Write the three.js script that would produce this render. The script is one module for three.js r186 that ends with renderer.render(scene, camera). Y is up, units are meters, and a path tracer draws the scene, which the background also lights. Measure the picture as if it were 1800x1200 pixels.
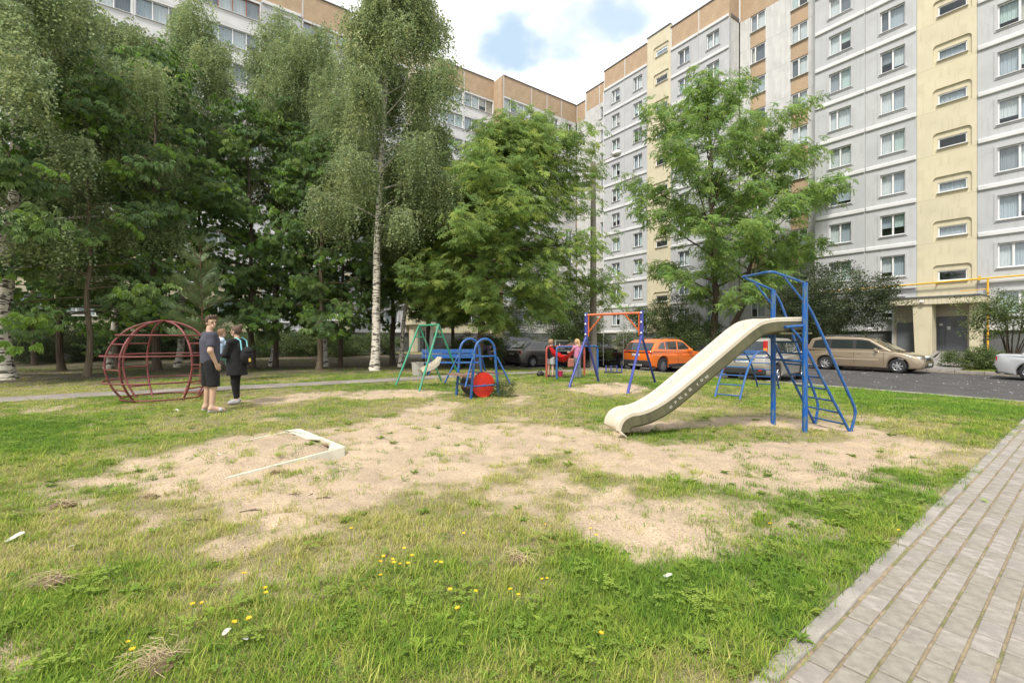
import * as THREE from 'three';
import { mergeGeometries, mergeVertices, toCreasedNormals } from 'three/addons/utils/BufferGeometryUtils.js';
import { RoundedBoxGeometry } from 'three/addons/geometries/RoundedBoxGeometry.js';

// ---------------------------------------------------------------- camera, sky, sun, exposure
const scene = new THREE.Scene();
const EYE = 1.42, FPX = 800, HOR = 590;                 // 16 mm lens, eye height over the lawn
const camera = new THREE.PerspectiveCamera(2 * Math.atan(600 / FPX) * 180 / Math.PI, 1.5, 0.05, 600);
camera.position.set(0, EYE, 0);
camera.lookAt(0, EYE, -10);
camera.setViewOffset(1800, 1200, 0, 10, 1800, 1200);
const renderer = new THREE.WebGLRenderer({ antialias: true });
renderer.toneMapping = THREE.LinearToneMapping;
renderer.toneMappingExposure = 2.1;
renderer.shadowMap.enabled = true;

// seeded random numbers and value noise
function rng(seed) { let a = seed >>> 0; return () => { a = (a + 0x6D2B79F5) | 0; let t = Math.imul(a ^ (a >>> 15), 1 | a); t = (t + Math.imul(t ^ (t >>> 7), 61 | t)) ^ t; return ((t ^ (t >>> 14)) >>> 0) / 4294967296; }; }
function hash2(i, j, s) { let h = Math.imul(i, 374761393) + Math.imul(j, 668265263) + Math.imul(s, 974634777); h = Math.imul(h ^ (h >>> 13), 1274126177); return ((h ^ (h >>> 16)) >>> 0) / 4294967296; }
function vnoise(x, y, s = 1, wrap = 0) {
  const i = Math.floor(x), j = Math.floor(y), fx = x - i, fy = y - j;
  const u = fx * fx * (3 - 2 * fx), v = fy * fy * (3 - 2 * fy);
  const w = wrap ? (k) => ((k % wrap) + wrap) % wrap : (k) => k;
  const a = hash2(w(i), w(j), s), b = hash2(w(i + 1), w(j), s), c = hash2(w(i), w(j + 1), s), d = hash2(w(i + 1), w(j + 1), s);
  return a + (b - a) * u + (c - a) * v + (a - b - c + d) * u * v;
}
function fbm(x, y, o = 4, s = 1, wrap = 0) { let t = 0, a = 0.5, n = 0, f = 1; for (let k = 0; k < o; k++) { t += a * vnoise(x * f, y * f, s + k, wrap ? wrap * f : 0); n += a; a *= 0.5; f *= 2; } return t / n; }
const clamp = (x, a = 0, b = 1) => Math.min(b, Math.max(a, x));
const ss = (a, b, x) => { const t = clamp((x - a) / (b - a)); return t * t * (3 - 2 * t); };
const lerp = (a, b, t) => a + (b - a) * t;

// one sky: bright broken cloud with pale blue gaps
{
  const W = 2048, H = 1024, data = new Float32Array(W * H * 4);
  // gaps in the cloud, as azimuth (0 = straight ahead, + = right) and elevation in radians, with their size
  const gaps = [[0.0, 0.575, 0.05, 1.0], [0.13, 0.59, 0.05, 0.7], [0.22, 0.60, 0.09, 0.9], [0.20, 0.70, 0.10, 0.9], [0.31, 0.58, 0.08, 0.6], [0.40, 0.70, 0.09, 0.7], [-0.9, 0.9, 0.2, 0.8], [1.5, 0.8, 0.3, 0.8], [2.6, 0.7, 0.3, 0.8], [-2.0, 0.8, 0.3, 0.8]];
  for (let y = 0; y < H; y++) {
    const el = (y + 0.5) / H * Math.PI - Math.PI / 2;
    for (let x = 0; x < W; x++) {
      const ph = (x + 0.5) / W * 2 * Math.PI - Math.PI;      // equirectangular: atan2(z, x)
      const dx = Math.cos(ph) * Math.cos(el), dz = Math.sin(ph) * Math.cos(el), dy = Math.sin(el);
      const az = Math.atan2(dx, -dz);
      const hy = Math.max(0.06, dy);
      const cu = dx / hy, cv = dz / hy;
      const n1 = fbm(cu * 1.5 + 7, cv * 1.5 + 3, 6, 11), n2 = fbm(cu * 3.2 + 1, cv * 3.2 + 9, 5, 23), n3 = fbm(cu * 5.5 + 4, cv * 5.5, 6, 29);
      let blue = ss(0.60, 0.74, n1) * 0.5;
      for (const [ga, ge, gr, gs] of gaps) {
        let da = az - ga; if (da > Math.PI) da -= 2 * Math.PI; if (da < -Math.PI) da += 2 * Math.PI;
        const q = Math.hypot(da * Math.cos(el), (el - ge) * 1.2) / gr;
        if (q < 4) blue = Math.max(blue, gs * ss(1.9, -0.2, q + (n3 - 0.5) * 4.6));
      }
      blue *= ss(0.1, 0.35, dy);
      const cl = 0.54 + 0.26 * ss(0.25, 0.65, n2);
      let r = lerp(cl, 0.29, blue), g = lerp(cl * 1.0, 0.375, blue), b = lerp(cl * 1.01, 0.46, blue);
      if (dy < 0) { const t = ss(0, -0.1, dy); r = lerp(r, 0.16, t); g = lerp(g, 0.16, t); b = lerp(b, 0.13, t); }
      const o = (y * W + x) * 4; data[o] = r; data[o + 1] = g; data[o + 2] = b; data[o + 3] = 1;
    }
  }
  const sky = new THREE.DataTexture(data, W, H, THREE.RGBAFormat, THREE.FloatType);
  sky.mapping = THREE.EquirectangularReflectionMapping; sky.magFilter = THREE.LinearFilter; sky.minFilter = THREE.LinearFilter; sky.needsUpdate = true;
  scene.background = sky; scene.environment = sky;
}
// the sun behind thin cloud: high, from behind and left of the camera, very soft
const sun = new THREE.DirectionalLight(new THREE.Color(1.0, 0.95, 0.86), 2.2);
sun.position.set(-17, 50, 20); sun.target.position.set(0, 0, -12);
sun.castShadow = true; sun.shadow.radius = 20; sun.shadow.mapSize.set(4096, 4096);
Object.assign(sun.shadow.camera, { left: -70, right: 70, top: 70, bottom: -70, near: 1, far: 200 });
scene.add(sun, sun.target);

// ---------------------------------------------------------------- helpers
const V = (x, y, z) => new THREE.Vector3(x, y, z);
const P = (X, d, y = 0) => new THREE.Vector3(X, y, -d);          // X to the right, d metres ahead of the camera
const U = (u, d) => (u - 900) / FPX * d;                         // picture column at a distance -> metres to the right
const NX = 0.8259, ND = 0.5637;                                  // the yard's two axes: n towards the right-hand block, s along it
const nOf = (X, d) => NX * X + ND * d, sOf = (X, d) => ND * X - NX * d;
const fromNS = (n, s) => [n * NX + s * ND, n * ND - s * NX];
const used = new Map();
function numbered(name) { const k = used.get(name) || 0; used.set(name, k + 1); return k ? `${name}_${String(k).padStart(3, '0')}` : name; }
function tag(o, label, category, group, kind) { if (label) o.userData.label = label; if (category) o.userData.category = category; if (group) o.userData.group = group; if (kind) o.userData.kind = kind; return o; }
function thing(name, label, category, pos = [0, 0, 0], turn = 0, group) {
  const o = new THREE.Group(); o.name = numbered(name); scene.add(o);
  if (pos.isVector3) o.position.copy(pos); else o.position.set(...pos);
  o.rotation.y = turn; return tag(o, label, category, group);
}
function part(name, geo, mat, parent) {
  const m = new THREE.Mesh(Array.isArray(geo) ? merge(geo) : geo, mat); m.name = name; m.castShadow = m.receiveShadow = true; parent.add(m); return m;
}
function solo(name, geo, mat, label, category, group, kind) {
  const m = part(numbered(name), geo, mat, scene); return tag(m, label, category, group, kind);
}
function merge(list) {
  const g = list.map((q) => { const h = q.index ? q.toNonIndexed() : q; for (const k of Object.keys(h.attributes)) if (!['position', 'normal', 'uv'].includes(k)) h.deleteAttribute(k); if (!h.attributes.uv) h.setAttribute('uv', new THREE.BufferAttribute(new Float32Array(h.attributes.position.count * 2), 2)); return h; });
  return g.length === 1 ? g[0] : mergeGeometries(g);
}
// uv in metres, by the way each face points
function metric(g) {
  g = g.index ? g.toNonIndexed() : g; const p = g.attributes.position, n = p.count, uv = new Float32Array(n * 2);
  const a = V(), b = V(), c = V();
  for (let i = 0; i < n; i += 3) {
    a.fromBufferAttribute(p, i); b.fromBufferAttribute(p, i + 1); c.fromBufferAttribute(p, i + 2);
    const nn = b.clone().sub(a).cross(c.clone().sub(a)); const ax = Math.abs(nn.x), ay = Math.abs(nn.y), az = Math.abs(nn.z);
    [a, b, c].forEach((q, k) => { const o = (i + k) * 2; if (ax >= ay && ax >= az) { uv[o] = q.z; uv[o + 1] = q.y; } else if (ay >= az) { uv[o] = q.x; uv[o + 1] = q.z; } else { uv[o] = q.x; uv[o + 1] = q.y; } });
  }
  g.setAttribute('uv', new THREE.BufferAttribute(uv, 2)); return g;
}
const box = (w, h, d, x = 0, y = 0, z = 0, rx = 0, ry = 0, rz = 0) => { const g = new THREE.BoxGeometry(w, h, d); if (rx) g.rotateX(rx); if (rz) g.rotateZ(rz); if (ry) g.rotateY(ry); return g.translate(x, y, z); };
const rbox = (w, h, d, r, x = 0, y = 0, z = 0) => new RoundedBoxGeometry(w, h, d, 2, r).translate(x, y, z);
const UPV = V(0, 1, 0);
function bar(a, b, r, r2 = r, seg = 10) {                        // round bar between two points
  const dlt = b.clone().sub(a), L = dlt.length(); const g = new THREE.CylinderGeometry(r2, r, L, seg, 1);
  g.translate(0, L / 2, 0).applyQuaternion(new THREE.Quaternion().setFromUnitVectors(UPV, dlt.normalize())).translate(a.x, a.y, a.z); return g;
}
function plank(a, b, w, t) {                                     // flat board between two points, w wide (horizontally), t thick
  const dlt = b.clone().sub(a), L = dlt.length(); const g = new THREE.BoxGeometry(w, t, L);
  const m = new THREE.Matrix4().lookAt(b, a, UPV); const mid = a.clone().add(b).multiplyScalar(0.5);
  return g.applyMatrix4(m).translate(mid.x, mid.y, mid.z);
}
function fillet(pts, r, n = 5) {                                 // polyline with rounded corners
  const out = [pts[0].clone()];
  for (let i = 1; i < pts.length - 1; i++) {
    const p = pts[i], a = pts[i - 1].clone().sub(p), b = pts[i + 1].clone().sub(p); const q = Math.min(r, a.length() * 0.45, b.length() * 0.45);
    const s = p.clone().add(a.setLength(q)), e = p.clone().add(b.setLength(q));
    for (let k = 0; k <= n; k++) { const t = k / n; out.push(s.clone().multiplyScalar((1 - t) * (1 - t)).add(p.clone().multiplyScalar(2 * t * (1 - t))).add(e.clone().multiplyScalar(t * t))); }
  }
  out.push(pts[pts.length - 1].clone()); return out;
}
function sweep(pts, rad, seg = 8, caps = true, closed = false) { // tube along points; rad is a number or a function of 0..1
  const N = pts.length, pos = [], uv = [], idx = []; const R = typeof rad === 'function' ? rad : () => rad;
  let nrm = V(), len = 0; const T = [];
  for (let i = 0; i < N; i++) { const a = pts[closed ? (i - 1 + N) % N : Math.max(0, i - 1)], b = pts[closed ? (i + 1) % N : Math.min(N - 1, i + 1)]; T.push(b.clone().sub(a).normalize()); }
  nrm = Math.abs(T[0].y) < 0.9 ? V(0, 1, 0) : V(1, 0, 0); nrm.sub(T[0].clone().multiplyScalar(nrm.dot(T[0]))).normalize();
  for (let i = 0; i < N; i++) {
    if (i) { len += pts[i].distanceTo(pts[i - 1]); nrm.sub(T[i].clone().multiplyScalar(nrm.dot(T[i]))).normalize(); }
    const bi = T[i].clone().cross(nrm), r = R(i / (N - 1));
    for (let k = 0; k <= seg; k++) { const a = k / seg * Math.PI * 2, c = Math.cos(a) * r, s = Math.sin(a) * r; pos.push(pts[i].x + nrm.x * c + bi.x * s, pts[i].y + nrm.y * c + bi.y * s, pts[i].z + nrm.z * c + bi.z * s); uv.push(k / seg, len); }
  }
  const row = seg + 1, M = closed ? N : N - 1;
  for (let i = 0; i < M; i++) for (let k = 0; k < seg; k++) { const a = i * row + k, b = ((i + 1) % N) * row + k; idx.push(a, b, a + 1, b, b + 1, a + 1); }
  if (caps && !closed) for (const e of [0, N - 1]) { const c = pos.length / 3; pos.push(pts[e].x, pts[e].y, pts[e].z); uv.push(0.5, 0); for (let k = 0; k < seg; k++) e ? idx.push(e * row + k, c, e * row + k + 1) : idx.push(e * row + k, e * row + k + 1, c); }
  const g = new THREE.BufferGeometry(); g.setAttribute('position', new THREE.Float32BufferAttribute(pos, 3)); g.setAttribute('uv', new THREE.Float32BufferAttribute(uv, 2)); g.setIndex(idx); g.computeVertexNormals(); return g;
}
function extrude(pts, depth, bevel = 0, holes = [], seg = 2) {   // outline in x,y extruded along z from 0 to depth
  const s = new THREE.Shape(pts.map((p) => new THREE.Vector2(p[0], p[1]))); for (const h of holes) s.holes.push(new THREE.Path(h.map((p) => new THREE.Vector2(p[0], p[1]))));
  return new THREE.ExtrudeGeometry(s, bevel ? { depth: depth - 2 * bevel, bevelEnabled: true, bevelThickness: bevel, bevelSize: bevel, bevelOffset: -bevel, bevelSegments: seg, curveSegments: 6 } : { depth, bevelEnabled: false, curveSegments: 6 }).translate(0, 0, bevel);
}
const rectPts = (x0, y0, x1, y1) => [[x0, y0], [x1, y0], [x1, y1], [x0, y1]];
function dataTex(n, m, fn, srgb = true) {
  const d = new Uint8Array(n * m * 4);
  for (let j = 0; j < m; j++) for (let i = 0; i < n; i++) { const c = fn(i / n, j / m, i, j), o = (j * n + i) * 4; d[o] = clamp(c[0]) * 255; d[o + 1] = clamp(c[1]) * 255; d[o + 2] = clamp(c[2]) * 255; d[o + 3] = 255; }
  const t = new THREE.DataTexture(d, n, m); t.wrapS = t.wrapT = THREE.RepeatWrapping; t.magFilter = THREE.LinearFilter; t.minFilter = THREE.LinearMipmapLinearFilter; t.generateMipmaps = true;
  if (srgb) t.colorSpace = THREE.SRGBColorSpace; t.needsUpdate = true; return t;
}
function rep(t, x, y = x) { const c = t.clone(); c.repeat.set(x, y); c.needsUpdate = true; return c; }
const lin = (r, g, b) => new THREE.Color().setRGB(r, g, b);
const std = (col, rough = 0.7, o = {}) => new THREE.MeshStandardMaterial({ color: Array.isArray(col) ? lin(...col) : col, roughness: rough, side: THREE.DoubleSide, ...o });
const phys = (col, rough = 0.5, o = {}) => new THREE.MeshPhysicalMaterial({ color: Array.isArray(col) ? lin(...col) : col, roughness: rough, side: THREE.DoubleSide, ...o });
// grey-scale grain shared by many surfaces: a tile of layered noise
const grainTex = dataTex(512, 512, (x, y, i, j) => { const a = fbm(x * 8, y * 8, 4, 5, 8), b = vnoise(x * 256, y * 256, 9, 256), c = hash2(i, j, 3); const v = 0.80 + 0.12 * (a - 0.5) * 2 + 0.10 * (b - 0.5) + 0.10 * (c - 0.5); return [v, v, v]; });
const plasterTex = dataTex(512, 512, (x, y, i, j) => { const a = fbm(x * 4, y * 4, 5, 15, 4), b = fbm(x * 3 + 0.5, y * 24, 3, 25, 24), c = hash2(i, j, 4); const v = 0.93 + 0.05 * (a - 0.5) * 2 + 0.03 * (b - 0.5) * 2 + 0.05 * (c - 0.5); return [v, v, v]; });
const pebbleTex = dataTex(512, 512, (x, y, i, j) => { const b = vnoise(x * 128, y * 128, 19, 128), c = vnoise(x * 220, y * 220, 29, 220), a = fbm(x * 4, y * 4, 4, 5, 4); const v = 0.80 + 0.22 * (b - 0.5) + 0.14 * (c - 0.5) + 0.08 * (a - 0.5); return [v + 0.02 * c, v, v - 0.03 * b]; });
const streakTex = dataTex(256, 512, (x, y, i, j) => { const a = fbm(x * 16, y * 2, 4, 41, 16), c = hash2(i, j, 6), b = fbm(x * 6, y * 6, 4, 43, 6); const v = 0.88 + 0.12 * (a - 0.5) + 0.1 * (b - 0.5) + 0.05 * (c - 0.5); return [v, v, v]; });
function chip(base, spot, scale, amount, seed) {                 // old paint with chips and rubbed spots
  return dataTex(512, 512, (x, y, i, j) => { const a = fbm(x * scale, y * scale, 5, seed, scale), n = 0.94 + 0.08 * (fbm(x * 6, y * 6, 3, seed + 50, 6) - 0.5) + 0.03 * (hash2(i, j, seed) - 0.5); const t = ss(1 - amount, 1 - amount + 0.05, a * 1.25); return [0, 1, 2].map((k) => lerp(base[k] * n, spot[k], t)); });
}
// ---------------------------------------------------------------- ground
const KERB_N = 17.07, BAY_N = 13.5, BAY_S = -18.3, FAR_N = 29.6, ROAD_S0 = -41, ROAD_Y = -0.35;
const gpx = (u, v) => { const d = EYE * FPX / (v - HOR); return [U(u, d), d]; };
const poly = (...q) => q.map(([u, v]) => gpx(u, v));
const sandPolys = [
  poly([150, 848], [225, 808], [320, 782], [400, 766], [480, 757], [600, 750], [672, 742], [716, 722], [770, 703], [806, 706], [790, 722], [770, 742], [830, 747], [900, 741], [985, 752], [1060, 748], [1110, 736], [1250, 736], [1350, 731], [1500, 747], [1600, 766], [1668, 782], [1640, 812], [1560, 842], [1480, 862], [1380, 876], [1290, 868], [1180, 846], [1060, 826], [1000, 800], [930, 796], [888, 834], [840, 856], [760, 852], [690, 866], [620, 880], [520, 930], [430, 915], [350, 895], [250, 872]),
  poly([985, 686], [1040, 674], [1110, 672], [1140, 680], [1110, 692], [1040, 694]),
  poly([596, 696], [650, 686], [730, 684], [790, 690], [750, 697], [680, 700], [620, 702]),
  poly([1040, 905], [1120, 880], [1230, 900], [1250, 940], [1190, 985], [1110, 960], [1060, 945]),
  poly([880, 700], [920, 694], [930, 706], [890, 712]),
  poly([430, 705], [520, 690], [600, 688], [560, 700], [470, 712]),
];
const tufty = poly([1075, 766], [1180, 752], [1330, 748], [1500, 756], [1490, 772], [1330, 776], [1160, 782]);   // the grass left standing under the slide
const thinPolys = [poly([600, 860], [760, 850], [900, 830], [1000, 820], [1200, 860], [1420, 880], [1560, 850], [1660, 800], [1600, 870], [1450, 960], [1250, 1000], [1060, 960], [900, 900], [700, 900]), poly([60, 860], [160, 850], [420, 930], [640, 900], [600, 990], [400, 1040], [150, 960])];
function polyDist(pl, X, d) {                                    // signed distance, negative inside
  let best = 1e9, inside = false;
  for (let i = 0, j = pl.length - 1; i < pl.length; j = i++) {
    const [x1, y1] = pl[j], [x2, y2] = pl[i], ex = x2 - x1, ey = y2 - y1; const t = clamp(((X - x1) * ex + (d - y1) * ey) / (ex * ex + ey * ey));
    const q = (X - x1 - t * ex) ** 2 + (d - y1 - t * ey) ** 2; if (q < best) best = q;
    if ((y1 > d) !== (y2 > d) && X < (x2 - x1) * (d - y1) / (y2 - y1) + x1) inside = !inside;
  }
  return (inside ? -1 : 1) * Math.sqrt(best);
}
// the paved walk at the right: own frame, a along it, q across it
const WO = [1.03, 1.93], WE = [0.796, 0.605], WQ = [0.605, -0.796];
const walkA = (X, d) => (X - WO[0]) * WE[0] + (d - WO[1]) * WE[1], walkQ = (X, d) => (X - WO[0]) * WQ[0] + (d - WO[1]) * WQ[1];
const fromWalk = (a, q) => [WO[0] + a * WE[0] + q * WQ[0], WO[1] + a * WE[1] + q * WQ[1]];
// the narrow path between the lawn and the grove
const pathPts = [[-26, 1.6], [-11.4, 10.0], [-3.75, 14.65], [0.6, 17.9], [3.2, 20.4], [4.6, 22.1]];
function pathDist(X, d) { let b = 1e9; for (let i = 1; i < pathPts.length; i++) { const [x1, y1] = pathPts[i - 1], [x2, y2] = pathPts[i], ex = x2 - x1, ey = y2 - y1, t = clamp(((X - x1) * ex + (d - y1) * ey) / (ex * ex + ey * ey)); b = Math.min(b, Math.hypot(X - x1 - t * ex, d - y1 - t * ey)); } return b; }
function beyondPath(X, d) { return d - (14.65 + (X + 3.75) * 0.62); }   // + on the grove side
function isRoad(n, s) { return s > ROAD_S0 && ((n > KERB_N && n < FAR_N) || (n > BAY_N && n <= KERB_N + 0.01 && s < BAY_S)); }
function smoothY(X, d) {                                         // the lawn falls gently towards the road, the far verge rises to the blocks
  const n = nOf(X, d), s = sOf(X, d);
  if (n > FAR_N) return -0.24 + 0.34 * clamp((n - FAR_N) / 7.5);
  let drop = Math.max(0.28 * ss(15, 27, d), 0.23 * ss(11, 17, n) * ss(-24, -14, s));
  return -drop;
}
function sandAmount(X, d) {
  let best = 9;
  if (X > -9 && X < 9 && d < 16) for (const pl of sandPolys) best = Math.min(best, polyDist(pl, X, d));
  const nz = (fbm(X * 1.6, d * 1.6, 4, 61) - 0.5) * 1.1 + (fbm(X * 6, d * 6, 3, 63) - 0.5) * 0.6;
  let s = ss(0.16, -0.14, best + nz * (best < 0 ? 0.55 : 0.75));
  let thin = 0; if (d < 8) for (const pl of thinPolys) thin = Math.max(thin, ss(0.3, -0.4, polyDist(pl, X, d)));
  s = Math.max(s, thin * ss(0.47, 0.62, fbm(X * 2.6 + 5, d * 2.6, 5, 67)) * 0.9);
  s = Math.max(s, ss(0.66, 0.74, fbm(X * 0.9 + 15, d * 0.9, 5, 71)) * 0.7 * ss(14, 10, d));
  if (d < 9 && X > 1) { const q = polyDist(tufty, X, d); if (q < 0.2) s = Math.min(s, 1 - 0.85 * ss(0.1, -0.12, q + nz * 0.4)); }
  return clamp(s);
}
function lushness(X, d) {                                        // 0 dry and yellow .. 1 rich green
  let l = fbm(X * 0.55 + 3, d * 0.55 + 8, 4, 81) * 1.8 - 0.55 + (fbm(X * 2.5, d * 2.5, 3, 83) - 0.5) * 0.95;
  l += 0.55 * Math.exp(-(((X - 0.2) / 1.5) ** 2 + ((d - 2.4) / 0.7) ** 2));
  l += 0.4 * Math.exp(-(((X + 6.5) / 2.2) ** 2 + ((d - 6.2) / 1.6) ** 2));
  l += 0.35 * ss(9, 13, nOf(X, d)) * ss(-12, -6, sOf(X, d)); l -= 0.35 * Math.exp(-(((X + 1.8) / 1.5) ** 2 + ((d - 3.3) / 0.8) ** 2));
  return clamp(l);
}
function groveLitter(X, d) { const b = beyondPath(X, d); return nOf(X, d) < 16 ? ss(2.5, 6.5, b + (fbm(X * 0.6, d * 0.6, 3, 87) - 0.5) * 4) : 0; }
function groundY(X, d) {
  const n = nOf(X, d), s = sOf(X, d);
  if (isRoad(n, s)) return ROAD_Y - 0.2;
  let y = smoothY(X, d);
  if (walkQ(X, d) > 0.02 && walkA(X, d) > -6 && walkA(X, d) < 12 && walkQ(X, d) < 1.75) return y - 0.09;
  return y;
}
const sandBox = [[-3.02, 6.45], [-2.0, 5.41], [-3.03, 4.40], [-4.05, 5.44]];
function relief(X, d, sand) {
  let r = (fbm(X * 1.3, d * 1.3, 3, 91) - 0.5) * 0.05 * (1 - 0.5 * sand);
  r += sand * ((fbm(X * 5, d * 5, 3, 93) - 0.5) * 0.06 - 0.012 + 0.03 * (vnoise(X * 11, d * 11, 95) - 0.5) - 0.03 * ss(0.72, 0.85, vnoise(X * 4.3, d * 4.3, 96)));
  const q = polyDist(sandBox, X, d); r += 0.095 * ss(0.06, -0.28, q) + 0.02 * ss(0.3, 0, q) * sand;
  return r;
}
const lineUp = (...runs) => { const o = []; for (const [a, b, st] of runs) for (let x = a; x < b - 1e-6; x += st) o.push(x); o.push(runs[runs.length - 1][1]); return o; };
{
  const ns = lineUp([-90, -40, 10], [-40, -8, 1.6], [-8, -5, 0.2], [-5, 10, 0.055], [10, 13.48, 0.12], [13.48, 13.52, 0.04], [13.52, 17.05, 0.22], [17.05, 17.09, 0.04], [17.09, 29.58, 1.5], [29.58, 29.62, 0.04], [29.62, 38, 0.7], [38, 110, 9]);
  const sl = lineUp([-120, -46, 8], [-46, -18.32, 0.35], [-18.32, -18.28, 0.04], [-18.28, -11, 0.2], [-11, 2.2, 0.055], [2.2, 5, 0.3], [5, 30, 1.2], [30, 90, 12]);
  const NN = ns.length, NS = sl.length, pos = new Float32Array(NN * NS * 3), col = new Float32Array(NN * NS * 3), uv = new Float32Array(NN * NS * 2), idx = [];
  const SAND = [0.57, 0.435, 0.30], SOIL = [0.29, 0.245, 0.125], GREEN = [0.16, 0.19, 0.05], LIT = [0.125, 0.10, 0.065];
  for (let i = 0; i < NN; i++) for (let j = 0; j < NS; j++) {
    const [X, d] = fromNS(ns[i], sl[j]), o = i * NS + j; const near = Math.hypot(X, d) < 20;
    const sa = near ? sandAmount(X, d) : 0, lu = lushness(X, d), li = groveLitter(X, d);
    let y = groundY(X, d); if (near && y > -0.3) y += relief(X, d, sa); else if (!isRoad(ns[i], sl[j])) y += (fbm(X * 0.8, d * 0.8, 3, 91) - 0.5) * 0.06;
    pos.set([X, y, -d], o * 3); uv.set([X, d], o * 2);
    const damp = 0.86 + 0.28 * fbm(X * 3.1, d * 3.1, 4, 97), warm = vnoise(X * 0.7, d * 0.7, 99);
    for (let k = 0; k < 3; k++) { let c = lerp(SOIL[k], GREEN[k], lu); c = lerp(c, LIT[k] * (0.8 + 0.4 * warm), li); c = lerp(c, SAND[k] * (0.95 + 0.1 * warm), sa); col[o * 3 + k] = c * damp * 1.15; }
  }
  for (let i = 0; i < NN - 1; i++) for (let j = 0; j < NS - 1; j++) { const a = i * NS + j, b = a + NS; idx.push(a, a + 1, b, b, a + 1, b + 1); }
  const g = new THREE.BufferGeometry(); g.setAttribute('position', new THREE.BufferAttribute(pos, 3)); g.setAttribute('uv', new THREE.BufferAttribute(uv, 2)); g.setAttribute('color', new THREE.BufferAttribute(col, 3)); g.setIndex(idx); g.computeVertexNormals();
  const tex = dataTex(1024, 1024, (x, y, i, j) => { const a = vnoise(x * 200, y * 200, 31, 200), b = vnoise(x * 420, y * 420, 32, 420), c = hash2(i, j, 33), q = fbm(x * 10, y * 10, 4, 34, 10); let v = 0.84 + 0.16 * (a - 0.5) + 0.2 * (b - 0.5) + 0.14 * (c - 0.5) + 0.12 * (q - 0.5); if (vnoise(x * 150, y * 150, 35, 150) > 0.9) v -= 0.18; return [v, v, v]; });
  const m = std([1, 1, 1], 0.95, { vertexColors: true, map: rep(tex, 0.6), bumpMap: rep(tex, 0.6), bumpScale: 0.012, side: THREE.FrontSide });
  const lawn = part('lawn', g, m, scene); tag(lawn, 'worn lawn with bare sand patches around the play equipment', 'ground', null, 'structure');
}
// strips of path and road surface
function strip(pts, half, y, step = 0.5) {
  const pos = [], uv = [], idx = []; const fine = [];
  for (let i = 1; i < pts.length; i++) { const L = Math.hypot(pts[i][0] - pts[i - 1][0], pts[i][1] - pts[i - 1][1]), k = Math.ceil(L / step); for (let q = i === 1 ? 0 : 1; q <= k; q++) fine.push([lerp(pts[i - 1][0], pts[i][0], q / k), lerp(pts[i - 1][1], pts[i][1], q / k)]); }
  fine.forEach((p, i) => {
    const a = fine[Math.max(0, i - 1)], b = fine[Math.min(fine.length - 1, i + 1)]; let tx = b[0] - a[0], td = b[1] - a[1]; const L = Math.hypot(tx, td); tx /= L; td /= L;
    for (const e of [-1, -0.5, 0, 0.5, 1]) { const w = half * e * (1 + 0.10 * (vnoise(i * 0.55, e * 3, 77) - 0.5) * 2); const X = p[0] - td * w, d = p[1] + tx * w; pos.push(X, y(X, d) - (Math.abs(e) === 1 ? 0.02 : 0), -d); uv.push(X, d); }
    if (i) for (let k = 0; k < 4; k++) { const o = i * 5 + k; idx.push(o - 5, o - 4, o, o, o - 4, o + 1); }
  });
  const g = new THREE.BufferGeometry(); g.setAttribute('position', new THREE.Float32BufferAttribute(pos, 3)); g.setAttribute('uv', new THREE.Float32BufferAttribute(uv, 2)); g.setIndex(idx); g.computeVertexNormals(); return g;
}
const asphaltTex = dataTex(1024, 1024, (x, y, i, j) => { const a = vnoise(x * 300, y * 300, 51, 300), c = hash2(i, j, 52), q = fbm(x * 5, y * 5, 5, 53, 5); let v = 0.74 + 0.30 * (a - 0.5) + 0.2 * (c - 0.5) + 0.28 * (q - 0.5); return [v, v * 0.985, v * 0.99]; });
const pathMat = std([0.47, 0.425, 0.37], 0.92, { map: rep(asphaltTex, 0.5), bumpMap: rep(asphaltTex, 0.5), bumpScale: 0.006 });
tag(part('footpath', strip(pathPts, 0.55, (X, d) => smoothY(X, d) + 0.035), pathMat, scene), 'narrow grey footpath between the lawn and the grove', 'path', null, 'structure');
const roadMat = std([0.125, 0.12, 0.122], 0.82, { map: rep(asphaltTex, 0.35), bumpMap: rep(asphaltTex, 0.35), bumpScale: 0.006 });
{
  const quad = (n0, n1, s0, s1) => { const c = [[n0, s0], [n1, s0], [n1, s1], [n0, s1]].map(([n, s]) => fromNS(n, s)); const g = new THREE.BufferGeometry(); g.setAttribute('position', new THREE.Float32BufferAttribute(c.flatMap(([X, d]) => [X, ROAD_Y, -d]), 3)); g.setAttribute('uv', new THREE.Float32BufferAttribute(c.flat(), 2)); g.setIndex([0, 2, 1, 0, 3, 2]); g.computeVertexNormals(); if (g.attributes.normal.getY(0) < 0) { g.setIndex([0, 1, 2, 0, 2, 3]); g.computeVertexNormals(); } return g; };
  tag(part('road', [quad(KERB_N + 0.02, FAR_N, ROAD_S0, 60), quad(BAY_N + 0.02, KERB_N + 0.02, ROAD_S0, BAY_S)], roadMat, scene), 'dark asphalt yard road with the parking bay', 'road', null, 'structure');
}
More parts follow.
